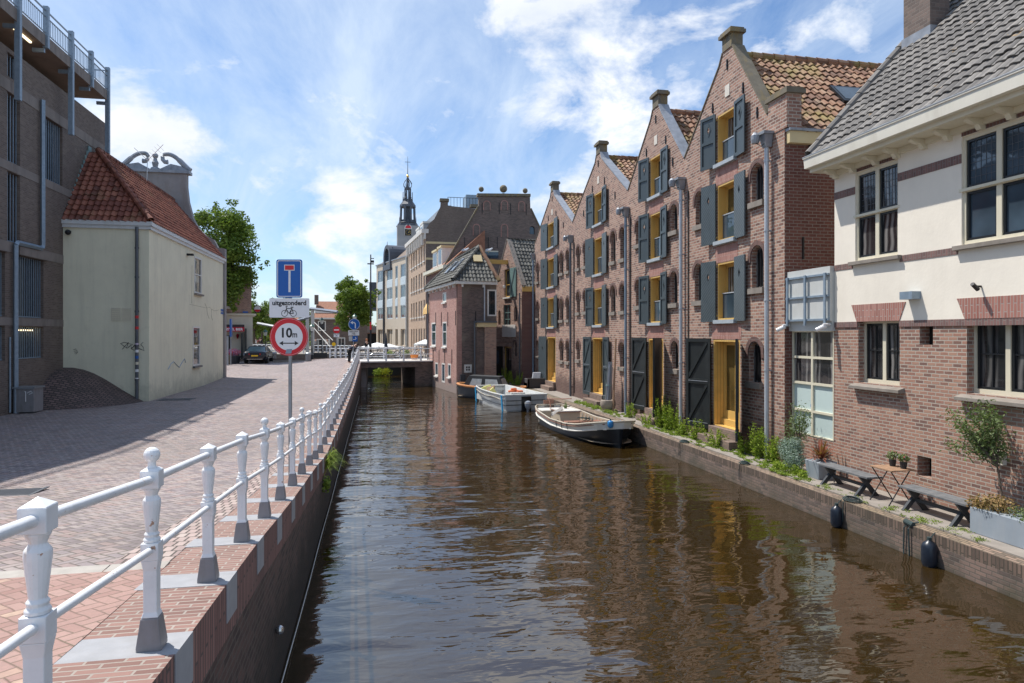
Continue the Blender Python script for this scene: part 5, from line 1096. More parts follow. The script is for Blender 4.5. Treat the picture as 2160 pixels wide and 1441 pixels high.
mc = [(796.6, 807.4), (816, 828), (833.8, 839), (845, 859)]; mz = [(v_at(MF, 850, 585), v_at(MF, 850, 557)), (v_at(MF, 850, 628), v_at(MF, 850, 601)), (v_at(MF, 850, 671), v_at(MF, 850, 644)), (2.6, v_at(MF, 850, 694))]
mh = [[tuple(sorted((u_at(MF, a), u_at(MF, b)))) + z_ for z_ in mz] for a, b in mc]
m = MB(); m.prism(MF, rect(0, Lm, 1.5, 13.95), -.3, 0, [rect(*q_) for c in mh for q_ in c]); m.build('wall', 'modern_render', OM)
for ci_, c in enumerate(mh):
    for q_ in c[:3]: window(OM, MF, *q_, w=-.05, cols=1 if ci_ == 2 else 2, fw=.12, bar=.12, glass='glass_sky', frame='aqua_panel')
    window(OM, MF, *c[3], w=-.2, cols=1 if ci_ == 2 else 3, fw=.1, bar=.5, glass='glass_dark', frame='modern_render')
    for a, b in zip(c[:2], c[1:3]): m = MB(); m.fb(MF, a[0], a[1], b[3] + .003, a[2] - .003, .001, .03); m.build('aqua_panel', 'aqua_panel', OM)
m = MB(); m.fb(MF, -.1, Lm, 13.95, 14.1, -.4, .12); m.build('parapet', 'lead', OM)
u0, u1 = u_at(MF, 812), u_at(MF, 826); m = MB(); zt_ = v_at(MF, 819, 517); m.prism(MF, arch(u0, u1, 12.9, zt_), -7, .25, [arch(u0 + .5, u1 - .5, 13.6, zt_ - .5)]); d_ = m.build('arched_dormer', 'slate_lead', OM); m = MB(); m.fb(MF, u0 + .4, u1 - .4, 13.4, zt_ - .4, -.3, -.2); m.build('pane', 'glass_sky', d_)
m = MB(); P_ = [MF(.2, 14.1, -.3), MF(Lm, 14.1, -.3), MF(Lm, 19, -6), MF(3, 19, -6)]; m.face(P_); m.face([MF(.2, 14.1, -.35), MF(3, 19, -6.05), MF(3, 14.1, -12), MF(.2, 14.1, -12)]); m.face([MF(Lm, 14.1, -.3), MF(Lm, 14.1, -12), MF(Lm, 19, -6)]); m.build('roof', 'soffit_concrete', OM)
u_ = u_at(MF, 811); rainpipe(OM, MF, u_, 13.9, 2, 'dark_pipe', .12, False); rainpipe(OM, MF, Lm - .3, 13.9, 2, 'panel_grey', .12, False); m = MB(); m.fb(Fr(.07, 100.93, 1, 0, -1), .0, 6, 1.5, 13.95, -.3, 0)
# the house with two dormers
UF = Fr(4.96, 68.35, 1.13, -8.39, -1); DH = thing('dormer_house', 'narrow house with two white dormers and sloping cornice beside the dark side wall', 'house', (5.5, 64, 1.9)); Lu = 8.5
zc = 9.9; m = MB(); m.prism(UF, rect(0, Lu, 1.5, zc), -.3, 0); m.build('wall', 'warehouse_side_brick', DH); m = MB(); m.fb(UF, -.1, Lu + .1, zc, zc + .3, -.3, .35); m.build('cornice', 'trim_cream', DH)
m = MB(); m.face([UF(0, zc + .3, 0), UF(Lu, zc + .3, 0), UF(Lu, zc + 3.5, -3.5), UF(0, zc + 3.5, -3.5)]); m.face([UF(Lu, zc + .3, 0), UF(Lu, zc + 3.5, -3.5), UF(Lu, 1.9, -3.5), UF(Lu, 1.9, 0)]); m.build('roof', 'roof_orange', DH)
for px0, px1, ty, by in ((913, 922, 532, 566), (924, 945, 524, 556)):
    ua_, ub_ = u_at(UF, px0, -.4), u_at(UF, min(px1, 932), -.4); zt_ = v_at(UF, (px0 + min(px1, 932)) / 2, ty, -.4)
    m = MB(); m.fb(UF, min(ua_, ub_), max(ua_, ub_), zc + .3, zt_, -2.5, -.4); d_ = m.build('dormer', 'trim_white', DH); m = MB(); m.fb(UF, min(ua_, ub_) - .1, max(ua_, ub_) + .1, zt_, zt_ + .2, -2.6, -.3); m.build('dormer_top', 'ochre_pale', d_); m = MB(); m.fb(UF, min(ua_, ub_) + .2, max(ua_, ub_) - .2, zc + .8, zt_ - .2, -.399, -.38); m.build('pane', 'glass_sky', d_)
for k in range(3):
    for a, b in ((3.0, 5.2), (6.2, 8.2)): window(DH, UF, 1 + k * 2.6, 2.0 + k * 2.6, a, b, w=.05, cols=2)
m = MB(); P_ = [UF(Lu + .02, v_, w_) for v_, w_ in ((6, .2), (7.6, .1), (7.5, 1.0), (6.2, 1.3))]
aw = [[UF(5.6 + k, 5.9 + 1.5 * math.sin(R(a_)), .05 + 1.5 * (1 - math.cos(R(a_)) ) * 0 + 1.5 * math.cos(R(a_))) for a_ in (0, 20, 40, 60, 80, 90)] for k in (0, 2.8)]
for i in range(5): m.face([aw[0][i], aw[1][i], aw[1][i + 1], aw[0][i + 1]])
m.face(aw[1] + [UF(8.4, 5.9, .05)]); m.face(aw[0] + [UF(5.6, 5.9, .05)]); m.build('awning', 'awning_stripe', DH)

# ------------------------------------------------------------ the far tower
TX, TY = 9.13, 202.1; TW = thing('church_tower', 'slender dark weigh house tower with open lantern, crown and clock', 'tower', (TX, TY, 1.9))
k_ = 200 / 1440; tz = lambda py: CZ + (705 - py) * k_
def ring(mb, r0, r1, z0, z1, n=8): mb.lathe([(r0, z0), (r1, z1)], (TX, TY, 0), n)
m = MB(); m.lathe([(3.1, 1.9), (3.1, tz(479))], (TX, TY, 0), sq=True); m.build('shaft', 'tower_stone', TW)
m = MB(); ring(m, 2.9, 2.95, tz(540), tz(473)); ring(m, 3.3, 3.3, tz(480), tz(477)); ring(m, 2.25, 2.2, tz(470), tz(465)); ring(m, 2.35, 2.3, tz(438), tz(433)); ring(m, 2.3, 1.5, tz(433), tz(425)); ring(m, 1.5, 1.5, tz(425), tz(421))
ring(m, .95, .9, tz(400), tz(396)); ring(m, .3, .15, tz(396), tz(372)); ring(m, .13, .04, tz(372), tz(330), 5)
for j in range(8):
    a_ = R(22.5 + 45 * j); c, s_ = math.cos(a_), math.sin(a_)
    m.cyl((TX + 2.2 * c, TY + 2.2 * s_, tz(470)), (TX + 2.05 * c, TY + 2.05 * s_, tz(436)), .32, n=5); m.cyl((TX + .9 * c, TY + .9 * s_, tz(425)), (TX + .85 * c, TY + .85 * s_, tz(398)), .18, n=4)
    m.cyl((TX + 1.45 * c, TY + 1.45 * s_, tz(425)), (TX + 1.45 * c, TY + 1.45 * s_, tz(406)), .07, n=4); m.cyl((TX + 2.6 * c, TY + 2.6 * s_, tz(477)), (TX + 2.6 * c, TY + 2.6 * s_, tz(459)), .10, .03, n=4)
    m.tube([(TX + .8 * c * q_, TY + .8 * s_ * q_, tz(z_)) for q_, z_ in ((1, 397), (1.5, 393), (1.55, 388), (1.1, 383), (.5, 379), (.15, 374))], .09, 4)
    for b_ in range(3): m.cyl((TX + 2.6 * math.cos(a_ + b_ * .2), TY + 2.6 * math.sin(a_ + b_ * .2), tz(477)), (TX + 2.6 * math.cos(a_ + b_ * .2), TY + 2.6 * math.sin(a_ + b_ * .2), tz(471)), .07, n=4)
m.tube([(TX + 2.6 * math.cos(R(15 * j)), TY + 2.6 * math.sin(R(15 * j)), tz(471)) for j in range(24)], .1, 4, True); m.tube([(TX + 1.45 * math.cos(R(15 * j)), TY + 1.45 * math.sin(R(15 * j)), tz(418)) for j in range(24)], .08, 4, True)
ring(m, 1.2, 1.1, tz(466), tz(438)); m.tube([(TX - .8, TY, tz(342)), (TX + .8, TY, tz(342))], .07, 4); m.build('lantern', 'slate_lead', TW, recalc=False)
m = MB(); m.sphere((TX, TY, tz(372)), .4, 10, 6); m.build('ball', 'gold', TW)
CFa = Fr(TX, TY - 3.1, 1, 0, -1); m = MB(); m.fb(CFa, -1.1, 1.1, tz(500), tz(486), .0, .1); m.prism(CFa, arch(-1.1, 1.1, tz(500), tz(477)), .0, .08); m.build('clock_surround', 'panel_pale', TW); m = MB(); m.fb(CFa, -.95, .95, tz(500), tz(487), .1, .16); cl = m.build('clock_face', 'iron', TW)
m = MB()
zc_ = (tz(500) + tz(487)) / 2
for j in range(12): a_ = R(30 * j); m.fb(CFa, .7 * math.sin(a_) - .06, .7 * math.sin(a_) + .06, zc_ + .7 * math.cos(a_) - .06, zc_ + .7 * math.cos(a_) + .06, .161, .18)
m.prism(CFa, [(-.06, zc_ - .1), (.06, zc_ - .1), (.5, zc_ + .5)], .161, .19); m.prism(CFa, [(-.05, zc_), (.0, zc_ - .1), (.75, zc_ + .25)], .161, .2); m.build('hands_and_hours', 'gold', cl); m = MB(); m.prism(CFa, arch(-.8, .8, tz(485), tz(478.5)), .081, .12); m.build('red_panel', 'sign_red', TW)
m = MB(); m.cyl((3.2, 200, tz(560)), (3.2, 200, tz(513)), .35, .05, 5); m.build('pinnacle', 'slate_lead', TW)
# ------------------------------------------------------------ boats
def boat_shell(t, A, B, st, mats, names=('hull', 'topside', 'lining'), split=.45, band=.30, floor=.12, gun=None, gr=.04, seg=22):
    """st: (t, half beam, sheer height, beam factor at the waterline, keel depth) from stern to bow"""
    A, B = Vector((*A, 0)), Vector((*B, 0)); ax = (B - A); L = ax.length; ax.normalize(); sd_ = Vector((-ax.y, ax.x, 0))
    def val(tt, k):
        tab = [(s_[0], s_[k]) for s_ in st]; return lerp_tab(tab, tt)
    def P(tt, k, side, inn=0.0):                                 # k 0 at gunwale .. 1 keel
        b, sh, wf, kd = val(tt, 1) - inn, val(tt, 2), val(tt, 3), val(tt, 4)
        if b < .02: b = .02
        pts = [(1, sh), (1 - (1 - wf) * .35, sh * (1 - split)), (wf, .0), (wf * .75, kd * .6), (0.05, kd)]; pts[1] = (1 - (1 - wf) * .25, sh - band)
        x = k * (len(pts) - 1); i = min(int(x), len(pts) - 2); f = x - i
        return A + ax * (L * tt) + sd_ * side * b * (pts[i][0] * (1 - f) + pts[i + 1][0] * f) + Vector((0, 0, pts[i][1] * (1 - f) + pts[i + 1][1] * f))
    T = [i / seg for i in range(seg + 1)]; T = [x_ - .0 for x_ in T[:-3]] + [.90, .93, .96, .98, 1.0] if True else T
    T = sorted(set([x for x in T if x <= 1]))
    def surf(k0, k1, n, side, inn=0.0):
        m = MB(); vs = []
        for x in T:
            for j in range(n + 1): vs.append(P(x, k0 + (k1 - k0) * j / n, side, inn))
        m.add(vs, [(i * (n + 1) + j, i * (n + 1) + j + 1, (i + 1) * (n + 1) + j + 1, (i + 1) * (n + 1) + j) for i in range(len(T) - 1) for j in range(n)]); return m
    low, top, inr = MB(), MB(), MB()
    for sd in (1, -1):
        for tgt, k0, k1, n, inn in ((low, .25, 1, 6, 0), (top, 0, .25, 2, 0), (inr, 0, .49, 3, .05)):
            q_ = surf(k0, k1, n, sd, inn); tgt.add(q_.v, q_.f)
    low.face([P(0, k, 1) for k in (.25, .5, .75, 1)] + [P(0, k, -1) for k in (1, .75, .5, .25)]); top.face([P(0, k, 1) for k in (0, .12, .25)] + [P(0, k, -1) for k in (.25, .12, 0)])
    low.face([P(1, k, 1) for k in (.25, .5, .75, 1)] + [P(1, k, -1) for k in (1, .75, .5, .25)]); top.face([P(1, k, 1) for k in (0, .12, .25)] + [P(1, k, -1) for k in (.25, .12, 0)])
    fl = MB()
    for a, b in zip(T, T[1:]): fl.face([A + ax * (L * a) + sd_ * (val(a, 1) - .06) * .9 * s_ + Vector((0, 0, floor)) for s_ in (1, -1)] + [A + ax * (L * b) + sd_ * (val(b, 1) - .06) * .9 * s_ + Vector((0, 0, floor)) for s_ in (-1, 1)])
    inr.add(fl.v, fl.f)
    low.build(names[0], mats[0], t, smooth=True); top.build(names[1], mats[1], t, smooth=True); inr.build(names[2], mats[2], t)
    g = MB(); pts = [P(x, 0, 1, .0) for x in T] + [P(x, 0, -1, .0) for x in reversed(T)]; g.tube(pts, gr, 8, True); g.build('gunwale', mats[3], t, smooth=True)
    def at(tt, off, z): return A + ax * (L * tt) + sd_ * off + Vector((0, 0, z))
    return at, P, ax, sd_, L
def bxo(mb, at, t0, t1, o0, o1, z0, z1): mb.hexa([at(t0, o0, z0), at(t1, o0, z0), at(t1, o1, z0), at(t0, o1, z0), at(t0, o0, z1), at(t1, o0, z1), at(t1, o1, z1), at(t0, o1, z1)])
BA = thing('wooden_sloop', 'open sloop with white and black hull and blue fenders moored nearest by the quay', 'boat', (8.5, 27, 0), 'boats moored along the low quay')
stA = [(0, .60, .74, .80, -.3), (.05, .80, .70, .85, -.3), (.15, .98, .62, .9, -.35), (.4, 1.06, .50, .92, -.4), (.65, 1.08, .54, .86, -.4), (.8, 1.06, .66, .72, -.4), (.9, .96, .80, .55, -.35), (.96, .74, .88, .42, -.3), (.985, .48, .91, .36, -.28), (1, .16, .93, .3, -.25)]
at, P, ax, sd_, L = boat_shell(BA, (8.1, 31.6), (8.68, 23.5), stA, ('boat_black', 'boat_white', 'boat_inner', 'boat_cream'), band=.27, gr=.035)
m = MB(); m.tube([P(x, .235, 1, -.012) for x in fr(0, .98, .07)], .035, 6); m.tube([P(x, .235, -1, -.012) for x in fr(0, .98, .07)], .035, 6); m.build('rubbing_strake', 'trim_white', BA, smooth=True)
m = MB(); m.tube([P(x, .07, 1, -.02) for x in fr(0, .98, .07)], .022, 6); m.tube([P(x, .07, -1, -.02) for x in fr(0, .98, .07)], .022, 6); m.build('rail_strake', 'boat_brown', BA, smooth=True)
m = MB()
for a, b, z_ in ((.015, .13, .60), (.135, .16, .58)): m.face([at(a, P(a, 0, 1).__sub__(at(a, 0, 0)).dot(sd_) - .1, z_), at(b, P(b, 0, 1).__sub__(at(b, 0, 0)).dot(sd_) - .1, z_), at(b, -(P(b, 0, 1) - at(b, 0, 0)).dot(sd_) + .1, z_), at(a, -(P(a, 0, 1) - at(a, 0, 0)).dot(sd_) + .1, z_)])
bxo(m, at, .03, .16, -.75, .75, .50, .62); m.build('stern_deck', 'boat_deck', BA)
m = MB(); bxo(m, at, .158, .168, -.93, .93, .12, .6); m.build('stern_bulkhead', 'boat_cream', BA)
m = MB(); bxo(m, at, .20, .36, -.45, .45, .12, .72); bx_ = m.build('engine_box', 'boat_cream', BA, bevel=.01)
m = MB(); bxo(m, at, .195, .365, -.49, .49, .725, .765); m.build('lid', 'boat_deck', bx_); m = MB(); bxo(m, at, .193, .367, -.50, .50, .70, .724); m.build('trim', 'boat_brown', bx_)
m = MB(); bxo(m, at, .44, .50, -1.0, 1.0, .36, .42); bxo(m, at, .40, .78, .55, .95, .30, .35); bxo(m, at, .40, .78, -.95, -.55, .30, .35); m.build('bench', 'boat_brown', BA)
for x in fr(.2, .86, .045):
    for s_ in (1, -1): m = MB(); m.tube([P(x, .03, s_, .075), P(x, .25, s_, .08), P(x, .42, s_, .09)], .018, 4); m.build('rib', 'boat_deck', BA)
m = MB(); m.tube([at(.03, 0, .66), at(.0, 0, 1.0), at(-.03, .0, 1.02)], .03, 6); m.tube([at(-.005, .05, 1.0), at(.08, .9, 1.06)], .028, 6); bxo(m, at, -.012, .0, -.25, .25, .3, .95); m.build('tiller', 'boat_brown', BA)
m = MB(); m.tube([at(.3, -.2, .9), at(.40, -.95, .62)], .05, 4); m.tube([at(.33, -.3, .84), at(.38, -.9, .66)], .08, 4); m.build('plank', 'boat_deck', BA)
m = MB()
for k in range(3):
    for s_ in range(14): a_ = s_ * .45; m.cyl(at(.47 + .02 * math.cos(a_) + .015 * k, .2 + .2 * math.sin(a_) + .1 * k, .46 + .01 * s_), at(.47 + .02 * math.cos(a_ + .45) + .015 * k, .2 + .2 * math.sin(a_ + .45) + .1 * k, .47 + .01 * s_), .018, n=5)
m.build('coiled_rope', 'rope', BA)
m = MB()
for x in (.52, .60, .68):
    m.tube([P(x, .1, -1, .12), P(x, .0, -1, .04) + Vector((0, 0, .07)), P(x, .0, -1, -.04) + Vector((0, 0, .0)), P(x, .2, -1, -.05)], .018, 5)
m.build('rope_loop', 'rope', BA)
m = MB(); c = at(.25, .1, .765); m.lathe([(.06, 0), (.09, .12), (.09, .14)], c, 10); pt = m.build('flower_pot', 'leaf_olive'); tag(pt, 'small potted plant standing on the engine box of the sloop', 'plant pot'); m = MB(); leaves(m, c + Vector((0, 0, .22)), (.07, .07, .12), 40, .05); m.build('foliage', 'leaf_olive', pt, recalc=False).location = -pt.location
def fender(pos, mat, tilt=(0, 0), L_=.42, r=.09, label='', rope_to=None, horiz=None):
    t = thing('fender', label, 'fender', pos, 'fenders hung from boats and quay'); m = MB(); p = Vector(pos); d = Vector((tilt[0], tilt[1], -1)).normalized() if horiz is None else Vector(horiz).normalized()
    prof = [(.0, .02), (.06, .35), (.14, .8), (.25, 1), (.75, 1), (.88, .8), (.96, .4), (1, .15)]
    m.tube([p + d * L_ * a for a, b in prof], [max(.008, r * b) for a, b in prof], 12); m.build('body', mat, t, smooth=True)
    m = MB(); m.tube([p + d * -.0, Vector(rope_to) if rope_to else p - d * .15], .010, 5); m.cyl(p - d * .03, p + d * .05, r * .3, n=8); m.build('line', 'rope', t); return t
fender(P(.06, .12, 1, -.13) + Vector((0, 0, .0)), 'boat_white', (-.5, .1), .45, .09, 'white fender hanging slanted from the stern of the sloop', P(.06, 0, 1))
fender(P(.16, .05, 1, -.12), 'fender_navy', (-.15, .25), .42, .09, 'dark navy fender beside the white one on the sloop', P(.16, 0, 1))
fender(P(.30, .08, 1, -.12), 'fender_navy', (0, 0), .48, .10, 'upright navy blue fender amidships on the sloop', P(.30, 0, 1))
fender(P(.66, .06, 1, -.14) + Vector((0, 0, .02)), 'fender_blue', L_=.55, r=.11, label='blue fender lying lengthwise along the bow flare of the sloop', horiz=ax, rope_to=P(.66, 0, 1))
fender(P(.99, .0, -1, -.1) + Vector((.12, -.02, .08)), 'fender_blue', (0, 0), .3, .11, 'short blue fender at the tip of the sloop bow', P(.98, 0, -1))
fender(P(.0, .1, 1, -.06) + Vector((-.1, .1, -.1)), 'fender_blue', (0, 0), .3, .12, 'round blue fender at the stern corner of the sloop', P(0, 0, 1))

BB = thing('work_boat', 'pale grey square sterned workboat with outboard motor moored in the middle', 'boat', (7.6, 38.5, 0), 'boats moored along the low quay')
stB = [(0, 1.22, .86, .86, -.2), (.3, 1.25, .84, .88, -.2), (.7, 1.2, .86, .88, -.2), (.92, 1.05, .9, .85, -.2), (1, .95, .92, .8, -.2)]
at, P, ax, sd_, L = boat_shell(BB, (7.85, 35.6), (7.0, 41.8), stB, ('boat_palegrey', 'boat_palegrey', 'boat_palegrey', 'boat_white'), split=.4, floor=.2, gr=.045)
m = MB(); m.face([P(1, k, 1) for k in (0, .25, .5, .75, 1)] + [P(1, k, -1) for k in (1, .75, .5, .25, 0)]); m.build('bow_plate', 'boat_grey', BB)
for a_, b_ in ((-1.05, -.28), (.28, 1.12)): m = MB(); bxo(m, at, -.012, -.002, a_, b_, .05, .80); m.build('transom', 'boat_grey', BB)
m = MB()
for z_ in (.33, .56): bxo(m, at, -.016, -.012, -1.1, -.28, z_, z_ + .03); bxo(m, at, -.016, -.012, .28, 1.15, z_, z_ + .03)
for s_ in (1,): m.tube([P(x, .2, s_, -.01) for x in fr(0, 1, .1)], .015, 4); m.tube([P(x, .36, s_, -.01) for x in fr(0, 1, .1)], .015, 4)
m.build('hull_groove', 'window_black', BB)
m = MB(); bxo(m, at, -.010, -.001, -.28, .28, .0, .78); m.build('motor_well', 'boat_black', BB)
ob = MB(); c = at(-.05, .0, .0); ob.tube([c + Vector((0, 0, z_)) for z_ in (-.4, 0, .12, .16)], [.05, .07, .08, .1], 8); ob.tube([c + Vector((0, -.05, z_)) for z_ in (.16, .24, .40, .52, .58)], [.11, .16, .18, .16, .06], 12); mo = ob.build('outboard_motor', 'motor_grey', BB, smooth=True)
m = MB(); m.tube([c + Vector((0, -.05, .44)), c + Vector((0, -.05, .47))], .183, 12); m.build('motor_band', 'trim_white', mo)
m = MB(); bxo(m, at, .12, .27, -.25, .55, .2, .92); m.build('locker', 'boat_white', BB, bevel=.015); m = MB(); bxo(m, at, .06, .18, -.85, -.35, .2, .82); m.build('locker', 'boat_grey', BB, bevel=.015)
m = MB()
for s_ in (1, -1): bxo(m, at, .3, .9, *( (.75, 1.1) if s_ > 0 else (-1.1, -.75)), .2, .5)
m.build('side_bench', 'boat_white', BB)
for k, (x_, o_, z_) in enumerate(((.19, .42, .97), (.21, .1, .97), (.2, .25, 1.08), (.17, -.05, .96))):
    m = MB(); c = at(x_, o_, z_); m.tube([c - sd_ * .17, c - sd_ * .12, c + sd_ * .12, c + sd_ * .17], [.04, .065, .065, .04], 8); tag(m.build('float', 'buoy_orange', smooth=True), ['orange float lying leftmost on the white locker', 'orange float in the middle of the white locker', 'orange float on top of the others on the locker', 'orange float lying rightmost on the white locker'][k], 'float', 'orange floats on the workboat')
for k, (x_, o_, rz) in enumerate(((.80, .8, 30), (.72, .55, -20), (.6, .7, 60), (.86, .5, 10))):
    m = MB(); c = at(x_, o_, .72 + .05 * (k % 2)); a_ = R(rz); u = Vector((math.cos(a_), math.sin(a_), .25)).normalized(); v = Vector((-math.sin(a_) * .5, math.cos(a_) * .5, .8)).normalized(); n_ = u.cross(v); slab(m, c - u * .25 - v * .2, u, v, n_, .5, .42, .12)
    tag(m.build('cushion', ('cushion_yellow', 'brown_wood', 'cushion_yellow', 'cushion_yellow')[k], bevel=.04), ('yellow cushion leaning at the far corner of the workboat', 'brown cushion between the yellow ones in the workboat', 'yellow cushion nearest the lockers of the workboat', 'small yellow cushion at the bow of the workboat')[k], 'cushion', 'cushions in the workboat')
for tt, lb in ((.03, 'bright blue board fender at the stern corner of the workboat'), (.92, 'bright blue board fender near the bow of the workboat')):
    m = MB(); a_, b_ = P(tt, 0, 1, -.07), P(tt, .5, 1, -.2); m.hexa([b_ - ax * .09, b_ + ax * .09, b_ + ax * .09 + sd_ * .05, b_ - ax * .09 + sd_ * .05, a_ - ax * .09, a_ + ax * .09, a_ + ax * .09 + sd_ * .05, a_ - ax * .09 + sd_ * .05]); tag(m.build('fender', 'fender_bright', bevel=.01), lb, 'fender', 'fenders hung from boats and quay')
m = MB(); m.tube([P(.9, .12, 1, -.06), P(.7, .15, 1, -.08), P(.5, .2, 1, -.08), P(.3, .13, 1, -.06), P(.05, .22, 1, -.06)], .022, 5); m.build('side_rope', 'boat_cream', BB)

BC = thing('canopy_boat', 'dark launch with orange gunwale and black canvas canopy moored farthest away', 'boat', (7.3, 43.6, 0), 'boats moored along the low quay')
stC = [(0, .85, .66, .85, -.3), (.3, 1.05, .62, .9, -.3), (.6, 1.0, .70, .82, -.3), (.82, .88, .78, .7, -.3), (.94, .66, .84, .5, -.2), (1, .26, .88, .3, -.1)]
BCa, BCb = (9.3, 42.75), (5.3, 44.5)
at, P, ax, sd_, L = boat_shell(BC, BCa, BCb, stC, ('boat_slate', 'boat_slate', 'boat_inner', 'boat_orange'), gr=.075)
m = MB(); bxo(m, at, .30, .56, -.8, .8, .66, .68); P8 = [at(.26, .85, .66), at(.90, .62, .7), at(.90, -.62, .7), at(.26, -.85, .66), at(.34, .66, 1.38), at(.80, .5, 1.44), at(.80, -.5, 1.44), at(.34, -.66, 1.38)]; m.hexa(P8); cn = m.build('canopy', 'canvas_black', BC, bevel=.08)
def pquad(p, i, j, k, l, a0, a1, b0, b1, off):
    m = MB(); A_, B_, C_, D_ = p[i], p[j], p[k], p[l]; f = lambda s_, t_: (A_ * (1 - s_) + B_ * s_) * (1 - t_) + (D_ * (1 - s_) + C_ * s_) * t_
    q_ = [f(a0, b0), f(a1, b0), f(a1, b1), f(a0, b1)]; n_ = (q_[1] - q_[0]).cross(q_[3] - q_[0]).normalized(); n_ = n_ if n_.dot(off) > 0 else -n_; m.face([x + n_ * .012 for x in q_]); return m
pquad(P8, 0, 1, 5, 4, .55, .85, .15, .75, sd_).build('side_window', 'canvas_clear', cn); pquad(P8, 0, 1, 5, 4, .1, .45, .15, .75, sd_).build('side_window', 'canvas_clear', cn); pquad(P8, 3, 0, 4, 7, .08, .92, .1, .8, -ax).build('rear_window', 'canvas_clear', cn)
pquad(P8, 1, 2, 6, 5, .1, .9, .15, .8, ax).build('front_window', 'canvas_clear', cn)

# ------------------------------------------------------------ things on and along the right quay
fender((9.60, 12.88, .48), 'fender_navy', (0, 0), .52, .12, 'black fender hanging on the quay wall below the first bench', (9.72, 12.88, .58))
fender((9.60, 10.40, .48), 'fender_navy', (0, 0), .55, .13, 'black fender hanging on the quay wall right of the hanging rope', (9.72, 10.40, .58))
m = MB(); m.tube([(9.9, 10.95, .60), (9.72, 10.95, .60), (9.66, 10.95, .50), (9.67, 10.93, -.2)], .014, 5); m.tube([(9.74, 11.0, .60), (9.66, 11.06, .50), (9.67, 11.08, .1), (9.66, 11.05, -.2)], .014, 5); m.cyl((9.72, 10.9, .58), (9.72, 11.1, .6), .05); tag(m.build('mooring_rope', 'rope'), 'dark double rope hanging down the quay wall between the two black fenders', 'rope')
for c, r_, lb in (((9.88, 12.75), .16, 'coil of rope on the quay edge in front of the first bench'), ((9.82, 16.95), .12, 'small rope coil at a ring on the quay edge in front of the weeds'), ((9.85, 20.7), .14, 'green rope coil knotted to an iron ring near the sloop bow')):
    m = MB()
    for k in range(3): m.tube([(c[0] + (r_ - .025 * k) * math.cos(R(20 * j)), c[1] + 1.4 * (r_ - .025 * k) * math.sin(R(20 * j)), .60 + .02 * k) for j in range(18)], .013, 5, True)
    m.tube([(c[0] - r_, c[1], .60), (9.66, c[1], .55), (9.665, c[1] + .02, .15)], .012, 5); tag(m.build('rope_coil', 'rope'), lb, 'rope', 'rope coils on the quay edge')
def bench(y0, y1, x, z, label):
    t = thing('bench', label, 'bench', (x, (y0 + y1) / 2, z), 'black wooden benches on the quay')
    for k in range(3): m = MB(); m.box(x - .19 + k * .13, x - .07 + k * .13, y0, y1, z + .42, z + .46); m.build('seat_plank', 'grey_wood', t, bevel=.004)
    for y_ in (y0 + .25, y1 - .25):
        for s_ in (1, -1):
            m = MB(); a, b = Vector((x - .22 * s_, y_ + .03 * s_, z)), Vector((x + .15 * s_, y_ + .03 * s_, z + .42)); m.hexa([a + Vector((-.06, -.03, 0)), a + Vector((.06, -.03, 0)), a + Vector((.06, .03, 0)), a + Vector((-.06, .03, 0)), b + Vector((-.06, -.03, 0)), b + Vector((.06, -.03, 0)), b + Vector((.06, .03, 0)), b + Vector((-.06, .03, 0))]); m.build('leg', 'black_wood', t)
    m = MB(); m.box(x - .03, x + .03, y0 + .22, y1 - .22, z + .19, z + .25); m.build('stretcher', 'black_wood', t)
bench(12.75, 14.4, 10.42, .595, 'weathered black bench beside the grey planter with the red leaved plant'); bench(10.35, 12.0, 10.52, .595, 'weathered black bench beside the long planter, right of the folding table')
FTb = thing('folding_table', 'small folding bistro table with wooden top between the two benches', 'table', (10.5, 12.38, .6))
for k in range(5): m = MB(); m.box(10.26 + k * .115, 10.365 + k * .115, 12.08, 12.7, 1.30, 1.325); m.build('table_slat', 'brown_wood', FTb)
for y_ in (12.12, 12.66):
    for s_ in (1, -1): m = MB(); m.tube([(10.5 - .27 * s_, y_, .6), (10.5 + .22 * s_, y_, 1.3)], .012, 6); m.build('leg', 'iron', FTb)
for k, (y_, x_) in enumerate(((12.52, 10.66), (12.24, 10.68))):
    m = MB(); m.lathe([(.055, 0), (.075, .13)], (x_, y_, 1.327), 12); t = m.build('flower_pot', 'pot_black'); tag(t, 'small black pot of pink flowers on the %s of the folding table' % ('far side', 'near side')[k], 'plant pot', 'flower pots on the folding table')
    m = MB(); leaves(m, (x_, y_, 1.55), (.13, .13, .09), 260, .05); f_ = m.build('foliage', 'leaf_olive', t, recalc=False); f_.location = -t.location; m = MB(); leaves(m, (x_, y_, 1.58), (.14, .14, .09), 24, .03, .9); f_ = m.build('blossom', 'flowers', t, recalc=False); f_.location = -t.location
P1 = thing('planter', 'square grey planter holding a red leaved spiky plant beside the first bench', 'planter', (10.65, 14.85, .6)); m = MB(); m.hexa([(10.42, 14.62, .6), (10.86, 14.62, .6), (10.86, 15.08, .6), (10.42, 15.08, .6), (10.38, 14.58, 1.02), (10.9, 14.58, 1.02), (10.9, 15.12, 1.02), (10.38, 15.12, 1.02)]); m.build('box', 'planter_grey', P1, bevel=.01)
CO = thing('red_cordyline', 'spiky red leaved plant growing in the square grey planter', 'plant', (10.65, 14.85, 1.0)); m = MB()
